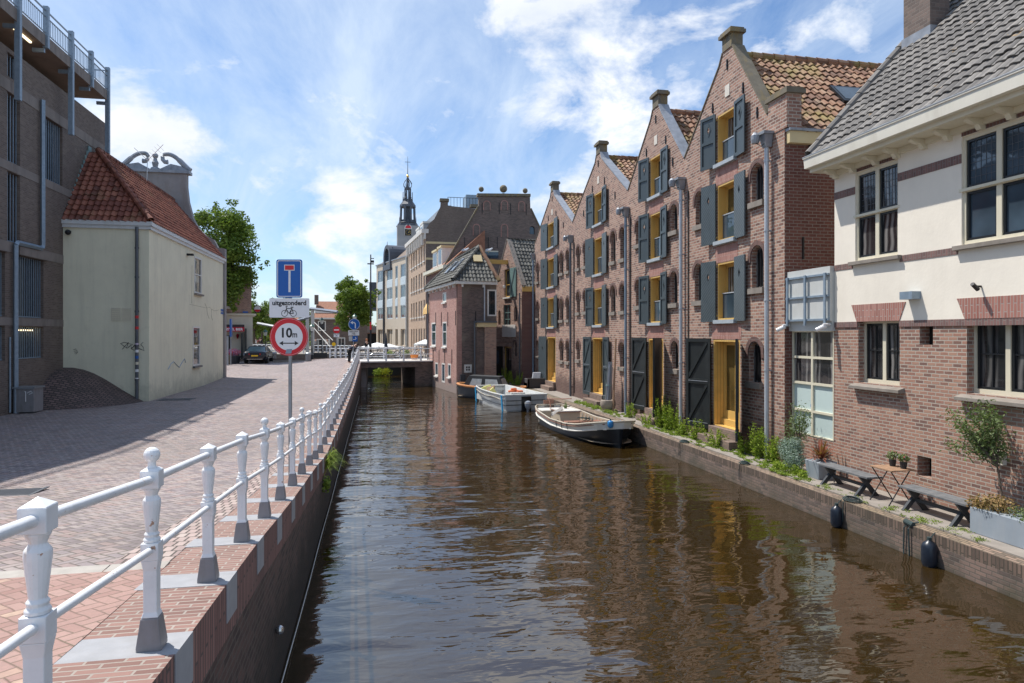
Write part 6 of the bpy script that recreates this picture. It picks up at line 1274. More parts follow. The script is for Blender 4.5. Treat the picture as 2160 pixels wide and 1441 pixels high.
for k in range(85):
    a_ = random.uniform(0, 6.283); e_ = random.uniform(.15, 1.35); L_ = random.uniform(.35, .62); d = Vector((math.cos(a_) * math.cos(e_), math.sin(a_) * math.cos(e_), math.sin(e_))); s_ = d.cross(Vector((0, 0, 1))).normalized() * .022; p0 = Vector((10.65, 14.85, 1.05)); p1 = p0 + d * L_ * .55; p2 = p0 + d * L_ + Vector((0, 0, -.08 * math.cos(e_))); r_ = random.random()
    m.face([p0 - s_ * .6, p0 + s_ * .6, p1 + s_, p1 - s_], r_); m.face([p1 - s_, p1 + s_, p2], r_)
m.build('foliage', 'leaf_red', CO, recalc=False)
P2_ = thing('long_planter', 'long pale grey planter with a small tree at the right edge', 'planter', (10.5, 9.4, .6)); m = MB(); m.box(10.32, 10.84, 8.3, 10.28, .6, 1.05); m.build('box', 'planter_grey', P2_, bevel=.012)
random.seed(11)
def sapling(name, label, base, h, lean, crown, mat, n, size, cat='tree', tr=.022):
    t = thing(name, label, cat, base); b = Vector(base); m = MB(); L_ = MB(); top = b + Vector((lean[0] * .3, lean[1] * .3, h * .38)); m.tube([b, (b + top) / 2 + Vector((.02, .02, 0)), top], [tr, tr * .8, tr * .7], 7)
    for k in range(22):
        a_ = random.uniform(0, 6.283); f = random.uniform(.3, 1); e = top + Vector((lean[0] * f + crown * .62 * math.cos(a_) * f, lean[1] * f + crown * math.sin(a_) * f, (h * .62) * random.uniform(.25, 1) * (1.1 - .3 * abs(math.sin(a_))))); md = (top + e) / 2 + Vector((random.gauss(0, .04), random.gauss(0, .04), .06)); m.tube([top, md, e], [tr * .45, tr * .3, tr * .12], 5)
        for q_ in range(n // 22):
            f2 = random.uniform(.4, 1.05); p_ = top.lerp(e, f2) + Vector((random.gauss(0, .07), random.gauss(0, .07), random.gauss(0, .07))); leaves(L_, p_, (.03, .03, .03), 1, size, .3, -.3, .3)
    m.build('trunk', 'bark', t, smooth=True); L_.build('crown', mat, t, recalc=False); return t
sapling('olive_sapling', 'young olive like tree leaning left in the long planter before the brick wall', (10.6, 9.85, 1.02), 2.0, (-.02, .45), .52, 'leaf_olive', 3000, .085)
sapling('olive_sapling', 'slender pale green sapling in front of the cream window grid', (10.6, 15.65, .62), 1.75, (0, .1), .42, 'leaf_olive', 1100, .075, tr=.016)
t = thing('dry_shrub', 'dry brown and green plants spilling over the long planter', 'plant', (10.5, 9.9, 1.05)); m = MB(); leaves(m, (10.5, 9.95, 1.16), (.28, .42, .18), 1100, .05, .2); leaves(m, (10.4, 10.2, 1.1), (.15, .25, .14), 300, .05, .2); m.build('dry_foliage', 'leaf_dry', t, recalc=False); m = MB(); leaves(m, (10.5, 9.2, 1.14), (.28, .5, .16), 900, .05, .2); m.build('foliage', 'leaf_olive', t, recalc=False)
t = thing('silver_shrub', 'rounded silvery green shrub on the quay at the foot of the warehouse corner', 'shrub', (10.42, 15.75, .6)); m = MB()
for c, r_ in (((10.45, 15.75, 1.0), .38), ((10.35, 15.45, .92), .3), ((10.5, 16.05, 1.15), .28), ((10.45, 15.6, 1.25), .25)): leaves(m, c, (r_ * .85, r_, r_), 1700, .055, .4, 0, .35)
m.build('foliage', 'leaf_silver', t, recalc=False)
t = thing('lime_plant', 'low bright green plants spilling round the foot of the silvery shrub', 'plant', (10.25, 15.4, .6)); m = MB()
for c, r_ in (((10.25, 15.3, .72), .2), ((10.2, 15.65, .72), .2), ((10.22, 14.95, .66), .14), ((10.2, 16.0, .7), .16)): leaves(m, c, (r_ * .9, r_ * 1.2, r_ * .9), 420, .05, .3)
m.build('foliage', 'leaf_weed', t, recalc=False)
# weeds: tall ones are plants of their own, the low growth is one mass
wl = [((10.65, 16.9, .62), .75, .22, 10, 'yellow green weed clump at the foot of the nearest rain pipe'), ((10.6, 17.6, .62), 1.0, .16, 9, 'tall spiky weed right of the ochre door step'), ((10.6, 18.2, .62), .6, .22, 10, 'bushy weed clump just below the nearest door step'),
      ((10.4, 19.6, .62), .5, .25, 10, 'weed clump in front of the nearest ochre door'), ((10.5, 21.1, .62), .65, .26, 12, 'leafy weed clump under the nearest black door leaf'), ((10.5, 22.1, .62), .6, .25, 10, 'weed clump left of the nearest black door leaf'),
      ((10.55, 23.25, .62), .95, .28, 14, 'tall leafy weed beside the second rain pipe'), ((10.5, 24.0, .62), 1.1, .26, 13, 'tallest weed with dark leaves left of the second rain pipe'), ((10.35, 24.9, .62), .45, .28, 10, 'low weed clump before the second ochre door'), ((10.5, 27.2, .62), .6, .24, 9, 'weed clump under the second black door leaf'),
      ((8.9, 46.9, .6), 1.1, .35, 14, 'tall weed by the black door leaf behind the canopy boat'), ((9.4, 45.9, .6), .9, .4, 14, 'bushy weeds behind the canopy boat near the garden sofa')]
for p_, h_, s_, n_, lb in wl: herb('weed', lb, p_, int(n_ * 1.5), h_, s_ * 1.25, 'leaf_weed', .085, 'weeds growing along the foot of the warehouses', 'weed')
m = MB()
for _ in range(330):
    y_ = random.choice([random.uniform(15, 25)] * 3 + [random.uniform(27, 34)] * 2 + [random.uniform(9.5, 15)]); x_ = min(10.8, max(9.95, random.gauss(10.35, .22) if y_ > 16 else random.gauss(10.1, .13))); 
    leaves(m, (x_, y_, .62), (.10, .16, .03), random.randint(14, 60), .032 if y_ < 15 else .055, .2)
for _ in range(70):
    y_ = random.uniform(28.5, 34); leaves(m, (random.uniform(9.95, 10.4), y_, .66), (.1, .16, .09), 30, .055, .2)
tag(m.build('ground_weeds', 'leaf_grass', recalc=False), 'low yellow green weeds creeping over the brick quay', 'weeds', kind='stuff')
t = thing('wall_grass', 'tuft of long grass growing out of the tall quay wall', 'grass tuft', (-1.05, 16.4, 1.0)); m = MB()
for k in range(150):
    a_ = random.uniform(-1.5, 1.5); L_ = random.uniform(.3, .7); y0_ = 16.3 + random.gauss(0, .3); p0 = Vector((-1.13, y0_, 1.12 + random.gauss(0, .06))); d = Vector((random.uniform(.3, .9), math.sin(a_) * .6, random.uniform(.3, .9))).normalized(); p1 = p0 + d * L_ * .5; p2 = p1 + Vector((d.x, d.y, -.5)).normalized() * L_ * .5; s_ = Vector((-d.y, d.x, 0)).normalized() * .008; r_ = random.random(); m.face([p0 - s_, p0 + s_, p1 + s_, p1 - s_], r_); m.face([p1 - s_, p1 + s_, p2], r_)
leaves(m, (-1.05, 15.1, .9), (.1, .22, .2), 240, .07, .3); leaves(m, (-1.08, 16.3, 1.1), (.1, .35, .12), 260, .06, .3); m.build('blades', 'leaf_grass', t, recalc=False)
# bundle of poles in a round pot, garden sofa
t = thing('round_pot', 'round brown pot full of folded parasol poles beside the narrow green door leaf', 'pot', (10.35, 29.6, .6)); m = MB(); m.lathe([(.18, 0), (.30, .12), (.36, .32), (.33, .50), (.30, .52), (.28, .45)], (10.35, 29.6, .6), 18); m.build('pot', 'terracotta', t, smooth=True)
t = thing('parasol_bundle', 'bundle of grey folded poles tied with green cord standing in the round pot', 'poles', (10.35, 29.6, 1.0))
for k in range(6): m = MB(); a_ = k * 1.05; m.tube([(10.35 + .1 * math.cos(a_), 29.6 + .1 * math.sin(a_), .9), (10.45 + .07 * math.cos(a_), 29.55 + .05 * math.sin(a_), 2.6 + .12 * (k % 3))], [.05, .045], 7); m.build('pole', ('motor_grey', 'pole_grey')[k % 2], t)
m = MB(); m.cyl((10.39, 29.58, 1.75), (10.39, 29.58, 1.80), .14); m.build('cord', 'copper_green', t)
m = MB(); m.tube([(10.45, 29.2, .62), (10.78, 29.75, 3.9)], .045, 6); tag(m.build('leaning_beam', 'brown_wood'), 'long brown timber leaning against the wall beside the bundled poles', 'timber')
t = thing('garden_sofa', 'dark wicker garden sofa with grey striped cushion behind the workboat', 'sofa', (10.2, 43.5, .6)); m = MB(); m.box(9.6, 11.2 - .45, 43.0, 43.12, .62, 1.25); m.box(9.6, 9.75, 43.0, 44.2, .62, 1.2); m.box(9.6, 10.75, 43.1, 44.2, .62, .95); m.build('frame', 'sofa_dark', t, bevel=.03)
m = MB(); m.hexa([(9.95, 43.3, 1.0), (10.5, 43.3, 1.0), (10.5, 43.45, 1.0), (9.95, 43.45, 1.0), (10.1, 43.6, 1.6), (10.65, 43.6, 1.6), (10.65, 43.75, 1.6), (10.1, 43.75, 1.6)]); m.build('cushion', 'cushion_grey', t, bevel=.04)

# ------------------------------------------------------------ the traffic signs in front
def sign_board(parent, name, F, poly, w0, w1, mat): m = MB(); m.prism(F, poly, w0, w1); return m.build(name, mat, parent)
def rrect(u0, u1, v0, v1, r, n=4):
    o = []
    for cx_, cy_, a0 in ((u1 - r, v1 - r, 0), (u0 + r, v1 - r, 90), (u0 + r, v0 + r, 180), (u1 - r, v0 + r, 270)): o += [(cx_ + r * math.cos(R(a0 + 90 * k / n)), cy_ + r * math.sin(R(a0 + 90 * k / n))) for k in range(n + 1)]
    return o
def disc(u, v, r, n=36): return [(u + r * math.cos(2 * math.pi * k / n), v + r * math.sin(2 * math.pi * k / n)) for k in range(n)]
def annulus(F, u, v, r0, r1, w, n=48):
    m = MB()
    for k in range(n):
        a, b = 2 * math.pi * k / n, 2 * math.pi * (k + 1) / n; m.face([F(u + r * math.cos(x), v + r * math.sin(x), w) for r, x in ((r0, a), (r1, a), (r1, b), (r0, b))])
    return m
def stroke(F, pts, r, w):
    m = MB()
    for (a, b), (c, d) in zip(pts, pts[1:]):
        L_ = math.hypot(c - a, d - b); nx, ny = -(d - b) / L_ * r, (c - a) / L_ * r; ex, ey = (c - a) / L_ * r * .4, (d - b) / L_ * r * .4
        m.face([F(a + nx - ex, b + ny - ey, w), F(a - nx - ex, b - ny - ey, w), F(c - nx + ex, d - ny + ey, w), F(c + nx + ex, d + ny + ey, w)])
    return m
def bike_icon(parent, F, u, v, s, w, r=.0075):
    m = MB()
    for du in (-.30, .30): q_ = annulus(F, u + du * s, v - .12 * s, .19 * s, .225 * s, w, 24); m.add(q_.v, q_.f)
    for pl_ in ([(-.30, -.12), (-.16, .22), (.20, .22), (.02, -.12), (-.18, .17)], [(.20, .22), (.30, -.12), (.02, -.12), (.20, .22), (.22, .30)], [(.12, .31), (.30, .31)], [(-.16, .22), (-.20, .36), (-.10, .38)]): q_ = stroke(F, [(u + a * s, v + b * s) for a, b in pl_], r, w); m.add(q_.v, q_.f)
    return m.build('bicycle_symbol', 'sign_black', parent, recalc=False)
SX, SY = -1.45, 12.3; SG = Fr(SX, SY - .07, .985, -.172, -1)
TS = thing('traffic_sign', 'nearest sign pole with blue dead end sign above a round red ringed 10m sign', 'traffic sign', (SX, SY, gz(SX, SY)))
m = MB(); m.cyl((SX, SY, gz(SX, SY) - .05), (SX, SY, 5.30), .031, n=14); m.build('pole', 'pole_grey', TS, smooth=True)
b = sign_board(TS, 'dead_end_sign', SG, rrect(-.225, .215, 4.725, 5.38, .035), 0, .012, 'sign_blue')
m = MB(); m.prism(SG, rrect(-.208, .198, 4.742, 5.363, .03), .0125, .014, [rrect(-.196, .186, 4.754, 5.351, .025)]); m.build('border', 'sign_white', b)
sign_board(b, 'white_tee', SG, rect(-.018, .018, 4.82, 5.2), .0125, .0145, 'sign_white'); sign_board(b, 'white_tee', SG, rect(-.09, .085, 5.19, 5.29), .0125, .0145, 'sign_white'); sign_board(b, 'red_bar', SG, rect(-.078, .073, 5.202, 5.278), .0147, .0165, 'sign_red')
b = sign_board(TS, 'exception_plate', SG, rrect(-.345, .335, 4.385, 4.715, .02), .0, .010, 'sign_white'); text_mesh('uitgezonderd', .112, SG, -.005, 4.632, .0125, 'sign_black', b, bold=.0035, sx=.98); bike_icon(b, SG, -.01, 4.485, .25, .0125, .006)
b = sign_board(TS, 'width_sign', SG, disc(-.01, 4.055, .325, 48), .0, .012, 'sign_white'); annulus(SG, -.01, 4.055, .235, .308, .0135).build('red_ring', 'sign_red', b, recalc=False); annulus(SG, -.01, 4.055, .312, .327, .0135).build('rim', 'sign_red', b, recalc=False)
text_mesh('10', .225, SG, -.06, 4.115, .0145, 'sign_black', b, bold=.006, sx=.95); text_mesh('m', .145, SG, .09, 4.09, .0145, 'sign_black', b, bold=.003, sx=.8)
m = stroke(SG, [(-.13, 3.945), (.11, 3.945)], .0085, .0145)
for s_ in (1, -1): m.face([SG(-.01 + s_ * .165, 3.945, .0145), SG(-.01 + s_ * .095, 3.985, .0145), SG(-.01 + s_ * .105, 3.945, .0145), SG(-.01 + s_ * .095, 3.905, .0145)])
m.build('double_arrow', 'sign_black', b, recalc=False)
sign_board(b, 'sticker', SG, [(-.07, 3.765), (.03, 3.77), (.045, 3.845), (-.05, 3.84)], .0137, .016, 'galvanised')
# ------------------------------------------------------------ the far bridge and what stands on it
def atd(px, py, d): x = (px - 1080) / 1440 * d; c, s = math.cos(TH), math.sin(TH); return Vector((c * x + s * d, -s * x + c * d, CZ + (705 - py) * d / 1440))
BG2 = Fr(-1.12, 53.2, 5.6, 1.0, -1); BT = thing('footbridge', 'flat bridge with white iron railing crossing the canal', 'bridge', (1.6, 55, 2.0)); BL = 5.6
m = MB(); m.fb(BG2, -.3, BL + .4, 1.52, 1.93, -5.2, 0); m.build('girder', 'dark_wood' if False else 'quay_brick', BT); m = MB(); m.fb(BG2, -.5, BL + .5, 1.93, 2.03, -5.4, .12); m.build('deck', 'panel_pale', BT)
m = MB(); m.fb(BG2, u_at(BG2, 876, -.05), BL + .5, -1, 1.52, -5.2, -.05); m.build('abutment', 'quay_brick', BT); 
for w_ in (-.02, -5.2):
    ps = [.55, 1.92, 3.29, 4.66] if w_ > -1 else [0, 1.37, 2.74, 4.1, 5.4]
    for u in ps:
        m = MB(); c = BG2(u, 2.03, w_); m.lathe([(.07, 0), (.07, .2), (.055, .22), (.055, .5)], c, sq=True); m.lathe([(.05, .5), (.065, .7), (.045, .9)], c, 8); m.lathe([(.07, .9), (.07, 1.0), (.0, 1.07)], c, sq=True); m.build('post', 'white_paint', BT)
    m = MB()
    for v in (2.97, 2.53, 2.2): m.tube([BG2(-.2, v, w_), BG2(BL + .3, v, w_)], .035, 6)
    m.build('rail', 'white_paint', BT)
m = MB(); m.box(-1.0, 4.6, 68.8, 69.2, -1, .95); tag(m.build('far_quay_wall', 'boat_black'), 'black low wall closing the water behind the bridge', 'quay wall')
m = MB(); m.box(-1.1, 4.68, 69.2, 79.9, -1, .7); tag(m.build('terrace', 'dark_concrete'), kind='structure')
m = MB(); m.face([(-60, 62.0, 1.75), (QX, 62.0, 2.03), (QX, 62.0, -1.5), (-60, 62.0, -1.5)]); tag(m.build('rear_quay_wall', 'quay_brick'), 'brick quay wall at the far end of the street', 'quay wall')
m = MB(); m.face([(-80, 78.95, 1.9), (-1.2, 78.95, 1.9), (-1.2, 78.95, -1.5), (-80, 78.95, -1.5)]); tag(m.build('opposite_quay_wall', 'dark_brick'), 'brick quay wall on the opposite side of the crossing canal', 'quay wall')
m = MB(); m.fb(Fr(QX, 54, 0, 1, 1), 0, 8, -1.5, 2.0, -.4, 0); tag(m.build('side_quay_wall', 'concrete'), 'pale quay wall under the bridge on the street side', 'quay wall')
random.seed(5)
for px, w_, mt, lb in ((797, .7, 'leaf_weed', 'green floating plants under the bridge'), (811, 1.0, 'leaf_yellow', 'yellow flowering floating plants under the bridge'), (858, .6, 'leaf_weed', 'small green plants under the right end of the bridge')):
    c = atd(px, 790, 67); m = MB(); leaves(m, (c.x, c.y, .35), (w_ * .8, .5, .42), 420, .11, .3); leaves(m, (c.x + .2, c.y, .6), (w_ * .4, .3, .35), 160, .1, .3); tag(m.build('water_plants', mt, recalc=False), lb, 'plants')
def parasol(c, r, h, mat, folded, label):
    t = thing('parasol', label, 'parasol', (c.x, c.y, .7), 'parasols on the low terrace'); m = MB(); m.cyl((c.x, c.y, .7), (c.x, c.y, .7 + h), .035); m.build('pole', 'pole_grey', t); m = MB()
    if folded: m.lathe([(.25, .4), (.22, h * .5), (.04, h)], (c.x, c.y, .7), 8)
    else: m.lathe([(r, h - .6), (r, h - .45), (.03, h)], (c.x, c.y, .7), 8)
    m.build('canopy', mat, t)
parasol(atd(796, 722, 70), 1.7, 2.55, 'parasol_white', False, 'white open parasol left of the folded dark one on the terrace'); parasol(atd(820, 726, 72), 1.5, 2.4, 'parasol_white', False, 'white open parasol right behind the folded dark one'); parasol(atd(814, 701, 69), .3, 3.55, 'parasol_dark', True, 'tall folded dark parasol behind the bridge railing'); parasol(atd(897, 714, 66), 1.1, 2.9, 'parasol_white', False, 'white open parasol beside the pink house')
def make_bike():
    t = thing('bicycle', 'x', 'bicycle', (0, 0, 0), 'parked bicycles')
    for x in (-.53, .53): m = MB(); m.tube([(x + .33 * math.cos(R(20 * k)), 0, .35 + .33 * math.sin(R(20 * k))) for k in range(18)], .02, 6, True); wl_ = m.build('wheel', 'tyre', t); m = MB(); [m.tube([(x, 0, .35), (x + .32 * math.cos(R(30 * k)), 0, .35 + .32 * math.sin(R(30 * k)))], .004, 3) for k in range(12)]; m.build('spokes', 'chrome', wl_)
    m = MB(); B0 = (-.1, 0, .32); S0 = (-.22, 0, .85); H0 = (.36, 0, .88)
    for a, b in ((B0, S0), (B0, H0), ((-.18, 0, .72), (.36, 0, .80)), ((-.53, 0, .35), B0), ((-.53, 0, .35), (-.2, 0, .75)), (H0, (.53, 0, .35)), (H0, (.33, 0, 1.0))): m.tube([a, b], .017, 6)
    m.build('frame', 'iron', t); m = MB(); m.tube([(.15, .28, 1.0), (.33, .2, 1.05), (.33, -.2, 1.05), (.15, -.28, 1.0)], .014, 6); m.build('handlebar', 'chrome', t); m = MB(); m.hexa([(-.38, -.09, .9), (-.1, -.03, .9), (-.1, .03, .9), (-.38, .09, .9), (-.38, -.09, .95), (-.1, -.03, .94), (-.1, .03, .94), (-.38, .09, .95)]); m.build('saddle', 'cloth_black', t)
    return t
bk = make_bike(); spots = [(768, 57.2, 10, 'bicycle on the bridge beside the leaning person'), (792, 56.2, -15, 'bicycle with its wheel turned behind the white bridge rail, left of the folded parasol'), (840, 56.0, 20, 'bicycle in the middle of the bridge right of the folded parasol'), (871, 56.4, -12, 'bicycle leaning near the orange basket on the bridge'), (848, 57.4, 40, 'bicycle farthest back on the bridge'),
    (716, 63, 8, 'bicycle beside the no entry sign'), (728, 64, -20, 'bicycle right of the no entry sign'), (700, 61.2, 75, 'black bicycle seen from behind at the far street end'), (737, 65, 15, 'bicycle at the far railing behind the leaning person'), (690, 66, 5, 'bicycle at the far railing behind the lamp')]
for i, (px, d, rz, lb) in enumerate(spots):
    c = atd(px, 740, d); z = 2.03 if px > 755 or d < 62 else 1.8
    if i == 0: bk.location = (c.x, c.y, z); bk.rotation_euler = (0, 0, R(rz)); bk['label'] = lb
    else: copy_tree(bk, (c.x, c.y, z), R(rz), lb)
c = atd(874, 745, 55.9); m = MB(); m.lathe([(.25, 0), (.34, .4), (.3, .42)], (c.x, c.y, 2.04), 12); tag(m.build('basket', 'orange_net'), 'orange crate like basket on the bridge deck', 'basket')
for px, lb in ((823, 'green planter at the left of the bridge middle'), (857, 'green planter right of the bridge middle')):
    c = atd(px, 745, 57); t = thing('bridge_planter', lb, 'planter', (c.x, c.y, 2.03), 'planters on the bridge'); m = MB(); m.box(c.x - .35, c.x + .35, c.y - .15, c.y + .15, 2.03, 2.35); m.build('box', 'dark_concrete', t); m = MB(); leaves(m, (c.x, c.y, 2.55), (.4, .2, .28), 220, .09, .3); m.build('foliage', 'leaf_weed', t, recalc=False)
m = MB(); m.box(-18, -1.5, 61.9, 66.0, 1.2, 1.78) if False else None
m = MB(); m.box(-8.5, 3, 60.3, 66, 1.70, 1.80); m.box(-8.5, -1.2, 60.3, 60.35, 1.8, 1.9); tag(m.build('crossing', 'ground'), kind='structure')

# ---- people
def person(label, loc, joints, hair, top, legs, rot=0, s=1.0):
    """joints: dict of points round the feet; one skinned body, clothes over it"""
    t = thing('person', label, 'person', loc); t.rotation_euler = (0, 0, rot); J = joints
    def skin(name, edges, rad, mat):
        names = sorted({n for e in edges for n in e}, key=lambda n: (n != edges[0][0], n)); me = D.meshes.new(name); me.from_pydata([Vector(J[n]) * s for n in names], [(names.index(a), names.index(b)) for a, b in edges], []); me.materials.append(MATS[mat])
        o = D.objects.new(name, me); C.objects.link(o); o.parent = t; sk = o.modifiers.new('skin', 'SKIN'); sk.use_smooth_shade = True
        for i, n in enumerate(names): r = rad[n]; me.skin_vertices[0].data[i].radius = (r * s, r * s); 
        me.skin_vertices[0].data[0].use_root = True; sb = o.modifiers.new('sub', 'SUBSURF'); sb.levels = 1; sb.render_levels = 1; return o
    E = [('pel', 'wst'), ('wst', 'chs'), ('chs', 'nck'), ('nck', 'hd0'), ('hd0', 'hd1')] + [e for k in 'LR' for e in (('pel', 'hip' + k), ('hip' + k, 'kne' + k), ('kne' + k, 'ank' + k), ('ank' + k, 'toe' + k), ('chs', 'sho' + k), ('sho' + k, 'elb' + k), ('elb' + k, 'wri' + k), ('wri' + k, 'hnd' + k))]
    rb = dict(pel=.12, wst=.11, chs=.13, nck=.055, hd0=.085, hd1=.085); rb.update({a + k: v for k in 'LR' for a, v in dict(hip=.085, kne=.055, ank=.04, toe=.035, sho=.055, elb=.042, wri=.028, hnd=.035).items()})
    if 'pel' not in [e[0] for e in E[:1]]: pass
    me = skin('body', E, rb, 'skin')
    rc = {k: v + .022 for k, v in rb.items()}; skin('shirt', [e for e in E if e[0] in ('pel', 'wst', 'chs', 'shoL', 'shoR', 'elbL', 'elbR') and e[1] not in ('nck', 'hipL', 'hipR')], rc, top)
    skin('trousers', [e for e in E if e[0][:3] in ('pel', 'hip', 'kne') and e[1] != 'wst'], rc, legs)
    m = MB(); h = Vector(J['hd1']) * s; m.sphere(h + Vector((0, .02, .025)) * s, .112 * s, 12, 8, (.95, 1, .95)); o = m.build('hair', hair, t); o.location = (0, 0, 0); return t
def J_stand(lean=0.0, arms=0.0):
    J = dict(pel=(0, 0, .95), wst=(0, lean * .25, 1.12), chs=(0, lean * .6, 1.36), nck=(0, lean * .85, 1.5), hd0=(0, lean * .95, 1.58), hd1=(0, lean, 1.66))
    for k, s_ in (('L', -1), ('R', 1)): J.update({'hip' + k: (.09 * s_, 0, .9), 'kne' + k: (.1 * s_, .02, .5), 'ank' + k: (.1 * s_, -.02, .08), 'toe' + k: (.11 * s_, .14, .03), 'sho' + k: (.18 * s_, lean * .7, 1.42), 'elb' + k: (.22 * s_, lean * .7 + arms * .2, 1.14 + arms * .05), 'wri' + k: (.2 * s_, lean * .8 + arms * .45, .9 + arms * .18), 'hnd' + k: (.19 * s_, lean * .8 + arms * .52, .84 + arms * .2)})
    return J
c = atd(746, 760, 52.0); Jl = J_stand(.35, .8); Jl.update(wst=(0, .1, 1.08), chs=(0, .32, 1.22), nck=(0, .45, 1.3), hd0=(0, .54, 1.33), hd1=(0, .63, 1.37), shoL=(-.18, .34, 1.26), shoR=(.18, .34, 1.26), elbL=(-.24, .48, 1.04), elbR=(.24, .48, 1.04), wriL=(-.16, .68, 1.04), wriR=(.14, .68, 1.05), hndL=(-.1, .75, 1.04), hndR=(.08, .75, 1.04))
person('person in dark clothes bending over the white railing beside the bridge', (-1.92, 51.6, gz(-1.92, 51.6)), Jl, 'hair_brown', 'cloth_navy', 'cloth_black', R(-62))
c = atd(773, 745, 58); person('ginger haired person in black standing on the bridge behind bicycles', (c.x, c.y, 2.03), J_stand(.05, .7), 'hair_ginger', 'cloth_black', 'cloth_grey', R(200), .95)
for i, (px, d, top, lb) in enumerate(((666, 82, 'cloth_grey', 'distant person in grey left of the second lamp across the water'), (690, 83, 'sign_white', 'distant person in white near the drawbridge'), (540, 86, 'sign_white', 'distant person in white beyond the parked car'), (551, 88, 'cloth_black', 'distant person in black beyond the parked car'), (548, 90, 'cloth_red', 'distant person in red beyond the parked car'))):
    c = atd(px, 740, d); person(lb, (c.x, c.y, 1.9), J_stand(.03, .2 * i), 'hair_brown', top, 'cloth_navy', R(40 * i))

# ---- street lamps, bollards, bin, mast, signs at the street end
def lamp(px, d, ztop, label, z0):
    c = atd(px, 700, d); t = thing('street_lamp', label, 'street lamp', (c.x, c.y, z0), 'old style lantern posts'); H = ztop - z0
    m = MB(); m.lathe([(.14, 0), (.12, .3), (.07, .4), (.055, .9), (.075, .95), (.04, 1.0), (.032, H - .75), (.07, H - .70), (.05, H - .62)], (c.x, c.y, z0), 12); m.build('post', 'iron', t, smooth=True)
    m = MB(); m.lathe([(.10, H - .60), (.19, H - .25)], (c.x, c.y, z0), 6); m.build('lantern_glass', 'lamp_glass', t); m = MB(); m.lathe([(.25, H - .25), (.23, H - .2), (.10, H - .08), (.05, H - .05), (.05, H), (.0, H + .05)], (c.x, c.y, z0), 8); m.build('lantern_roof', 'lamp_green', t)
lamp(658, 57, 4.97, 'green lantern just right of the round 10m sign', 2.0); lamp(679, 66, 5.7, 'dark lantern post in front of the orange roofed house', 1.8); lamp(748, 63, 5.95, 'green lantern showing above the round blue arrow sign', 1.9); lamp(559.6, 64, 4.55, 'lantern post behind the parked dark car', 1.75)
for px, py, lb in ((481, 771, 'stone bollard nearest the cream house corner'), (487.7, 767, 'second stone bollard from the left in front of the flowers'), (494, 765, 'third stone bollard from the left in front of the flowers'), (500.5, 764, 'stone bollard nearest the parked car'), (473, 778, 'dark bollard half hidden behind the cream house corner'), (487, 757, 'stone bollard farthest back near the cafe wall')):
    d = 2.5 * 1440 / (py - 705); c = atd(px, py, d); m = MB(); m.lathe([(.14, 0), (.14, .62), (.15, .64), (.12, .74), (.06, .8), (0, .82)], (c.x, c.y, gz(c.x, c.y)), 12); tag(m.build('bollard', 'coping_stone', smooth=True), lb, 'bollard', 'bollards by the cafe')
for px, d, lb in ((651, 57, 'grey litter bin at the foot of the green lantern'), (577, 61, 'grey litter bin right of the parked car')):
    c = atd(px, 740, d); t = thing('litter_bin', lb, 'litter bin', (c.x, c.y, 1.95)); z0 = gz(c.x, c.y); m = MB(); m.lathe([(.24, 0), (.26, .55)], (c.x, c.y, z0), 14); m.build('body', 'concrete', t); m = MB(); m.lathe([(.28, .56), (.28, .68), (.2, .74)], (c.x, c.y, z0), 14); m.build('lid', 'pole_grey', t)
c = atd(782, 537, 62); t = thing('light_mast', 'tall dark mast carrying a small lighting platform', 'mast', (c.x, c.y, 1.0)); m = MB(); m.lathe([(.09, 0), (.05, c.z - 1.0)], (c.x, c.y, 1.0), 8); m.build('pole', 'iron', t); m = MB(); m.box(c.x - .3, c.x + .28, c.y - .2, c.y + .2, 10.45, 10.52); m.box(c.x + .02, c.x + .3, c.y - .1, c.y + .1, 10.95, 11.0); m.box(c.x + .02, c.x + .3, c.y - .1, c.y + .1, 10.6, 10.8); m.build('spotlights', 'iron', t)
m = MB(); m.cyl((c.x, c.y, 4.5), (c.x, c.y, 5.2), .085); m.build('red_band', 'sign_red', t)
GF2 = Fr(-1.45, 46, .98, -.2, -1); sx, sy = -1.45, 46.0; t = thing('arrow_sign', 'round blue left arrow sign with bicycle plate on a pole at the quay', 'traffic sign', (sx, sy, 1.75)); m = MB(); m.cyl((sx, sy + .06, 1.7), (sx, sy + .06, 5.1), .035, n=10); m.build('pole', 'pole_grey', t)
b = sign_board(t, 'arrow_board', GF2, disc(.05, 4.75, .375), 0, .012, 'sign_blue'); annulus(GF2, .05, 4.75, .345, .365, .014).build('rim', 'sign_white', b, recalc=False)
m = stroke(GF2, [(.13, 4.50), (.13, 4.78), (.06, 4.86), (-.04, 4.86)], .035, .0145); m.face([GF2(-.2, 4.86, .0145), GF2(-.02, 4.98, .0145), GF2(-.04, 4.86, .0145), GF2(-.02, 4.74, .0145)]); m.build('arrow', 'sign_white', b, recalc=False)
b = sign_board(t, 'exception_plate', GF2, rrect(-.34, .38, 4.01, 4.35, .02), 0, .012, 'sign_white'); text_mesh('uitgezonderd', .11, GF2, .02, 4.27, .014, 'sign_black', b, bold=.003); bike_icon(b, GF2, .02, 4.12, .28, .014)
b = sign_board(t, 'blue_plate', GF2, rrect(-.06, .28, 3.62, 3.98, .03), 0, .012, 'sign_blue'); sign_board(b, 'white_corner', GF2, rrect(-.30, -.07, 3.64, 3.96, .03), 0, .012, 'panel_grey'); stroke(GF2, [(.0, 3.75), (.13, 3.75), (.18, 3.82), (.13, 3.9)], .02, .0145).build('symbol', 'sign_white', b, recalc=False)
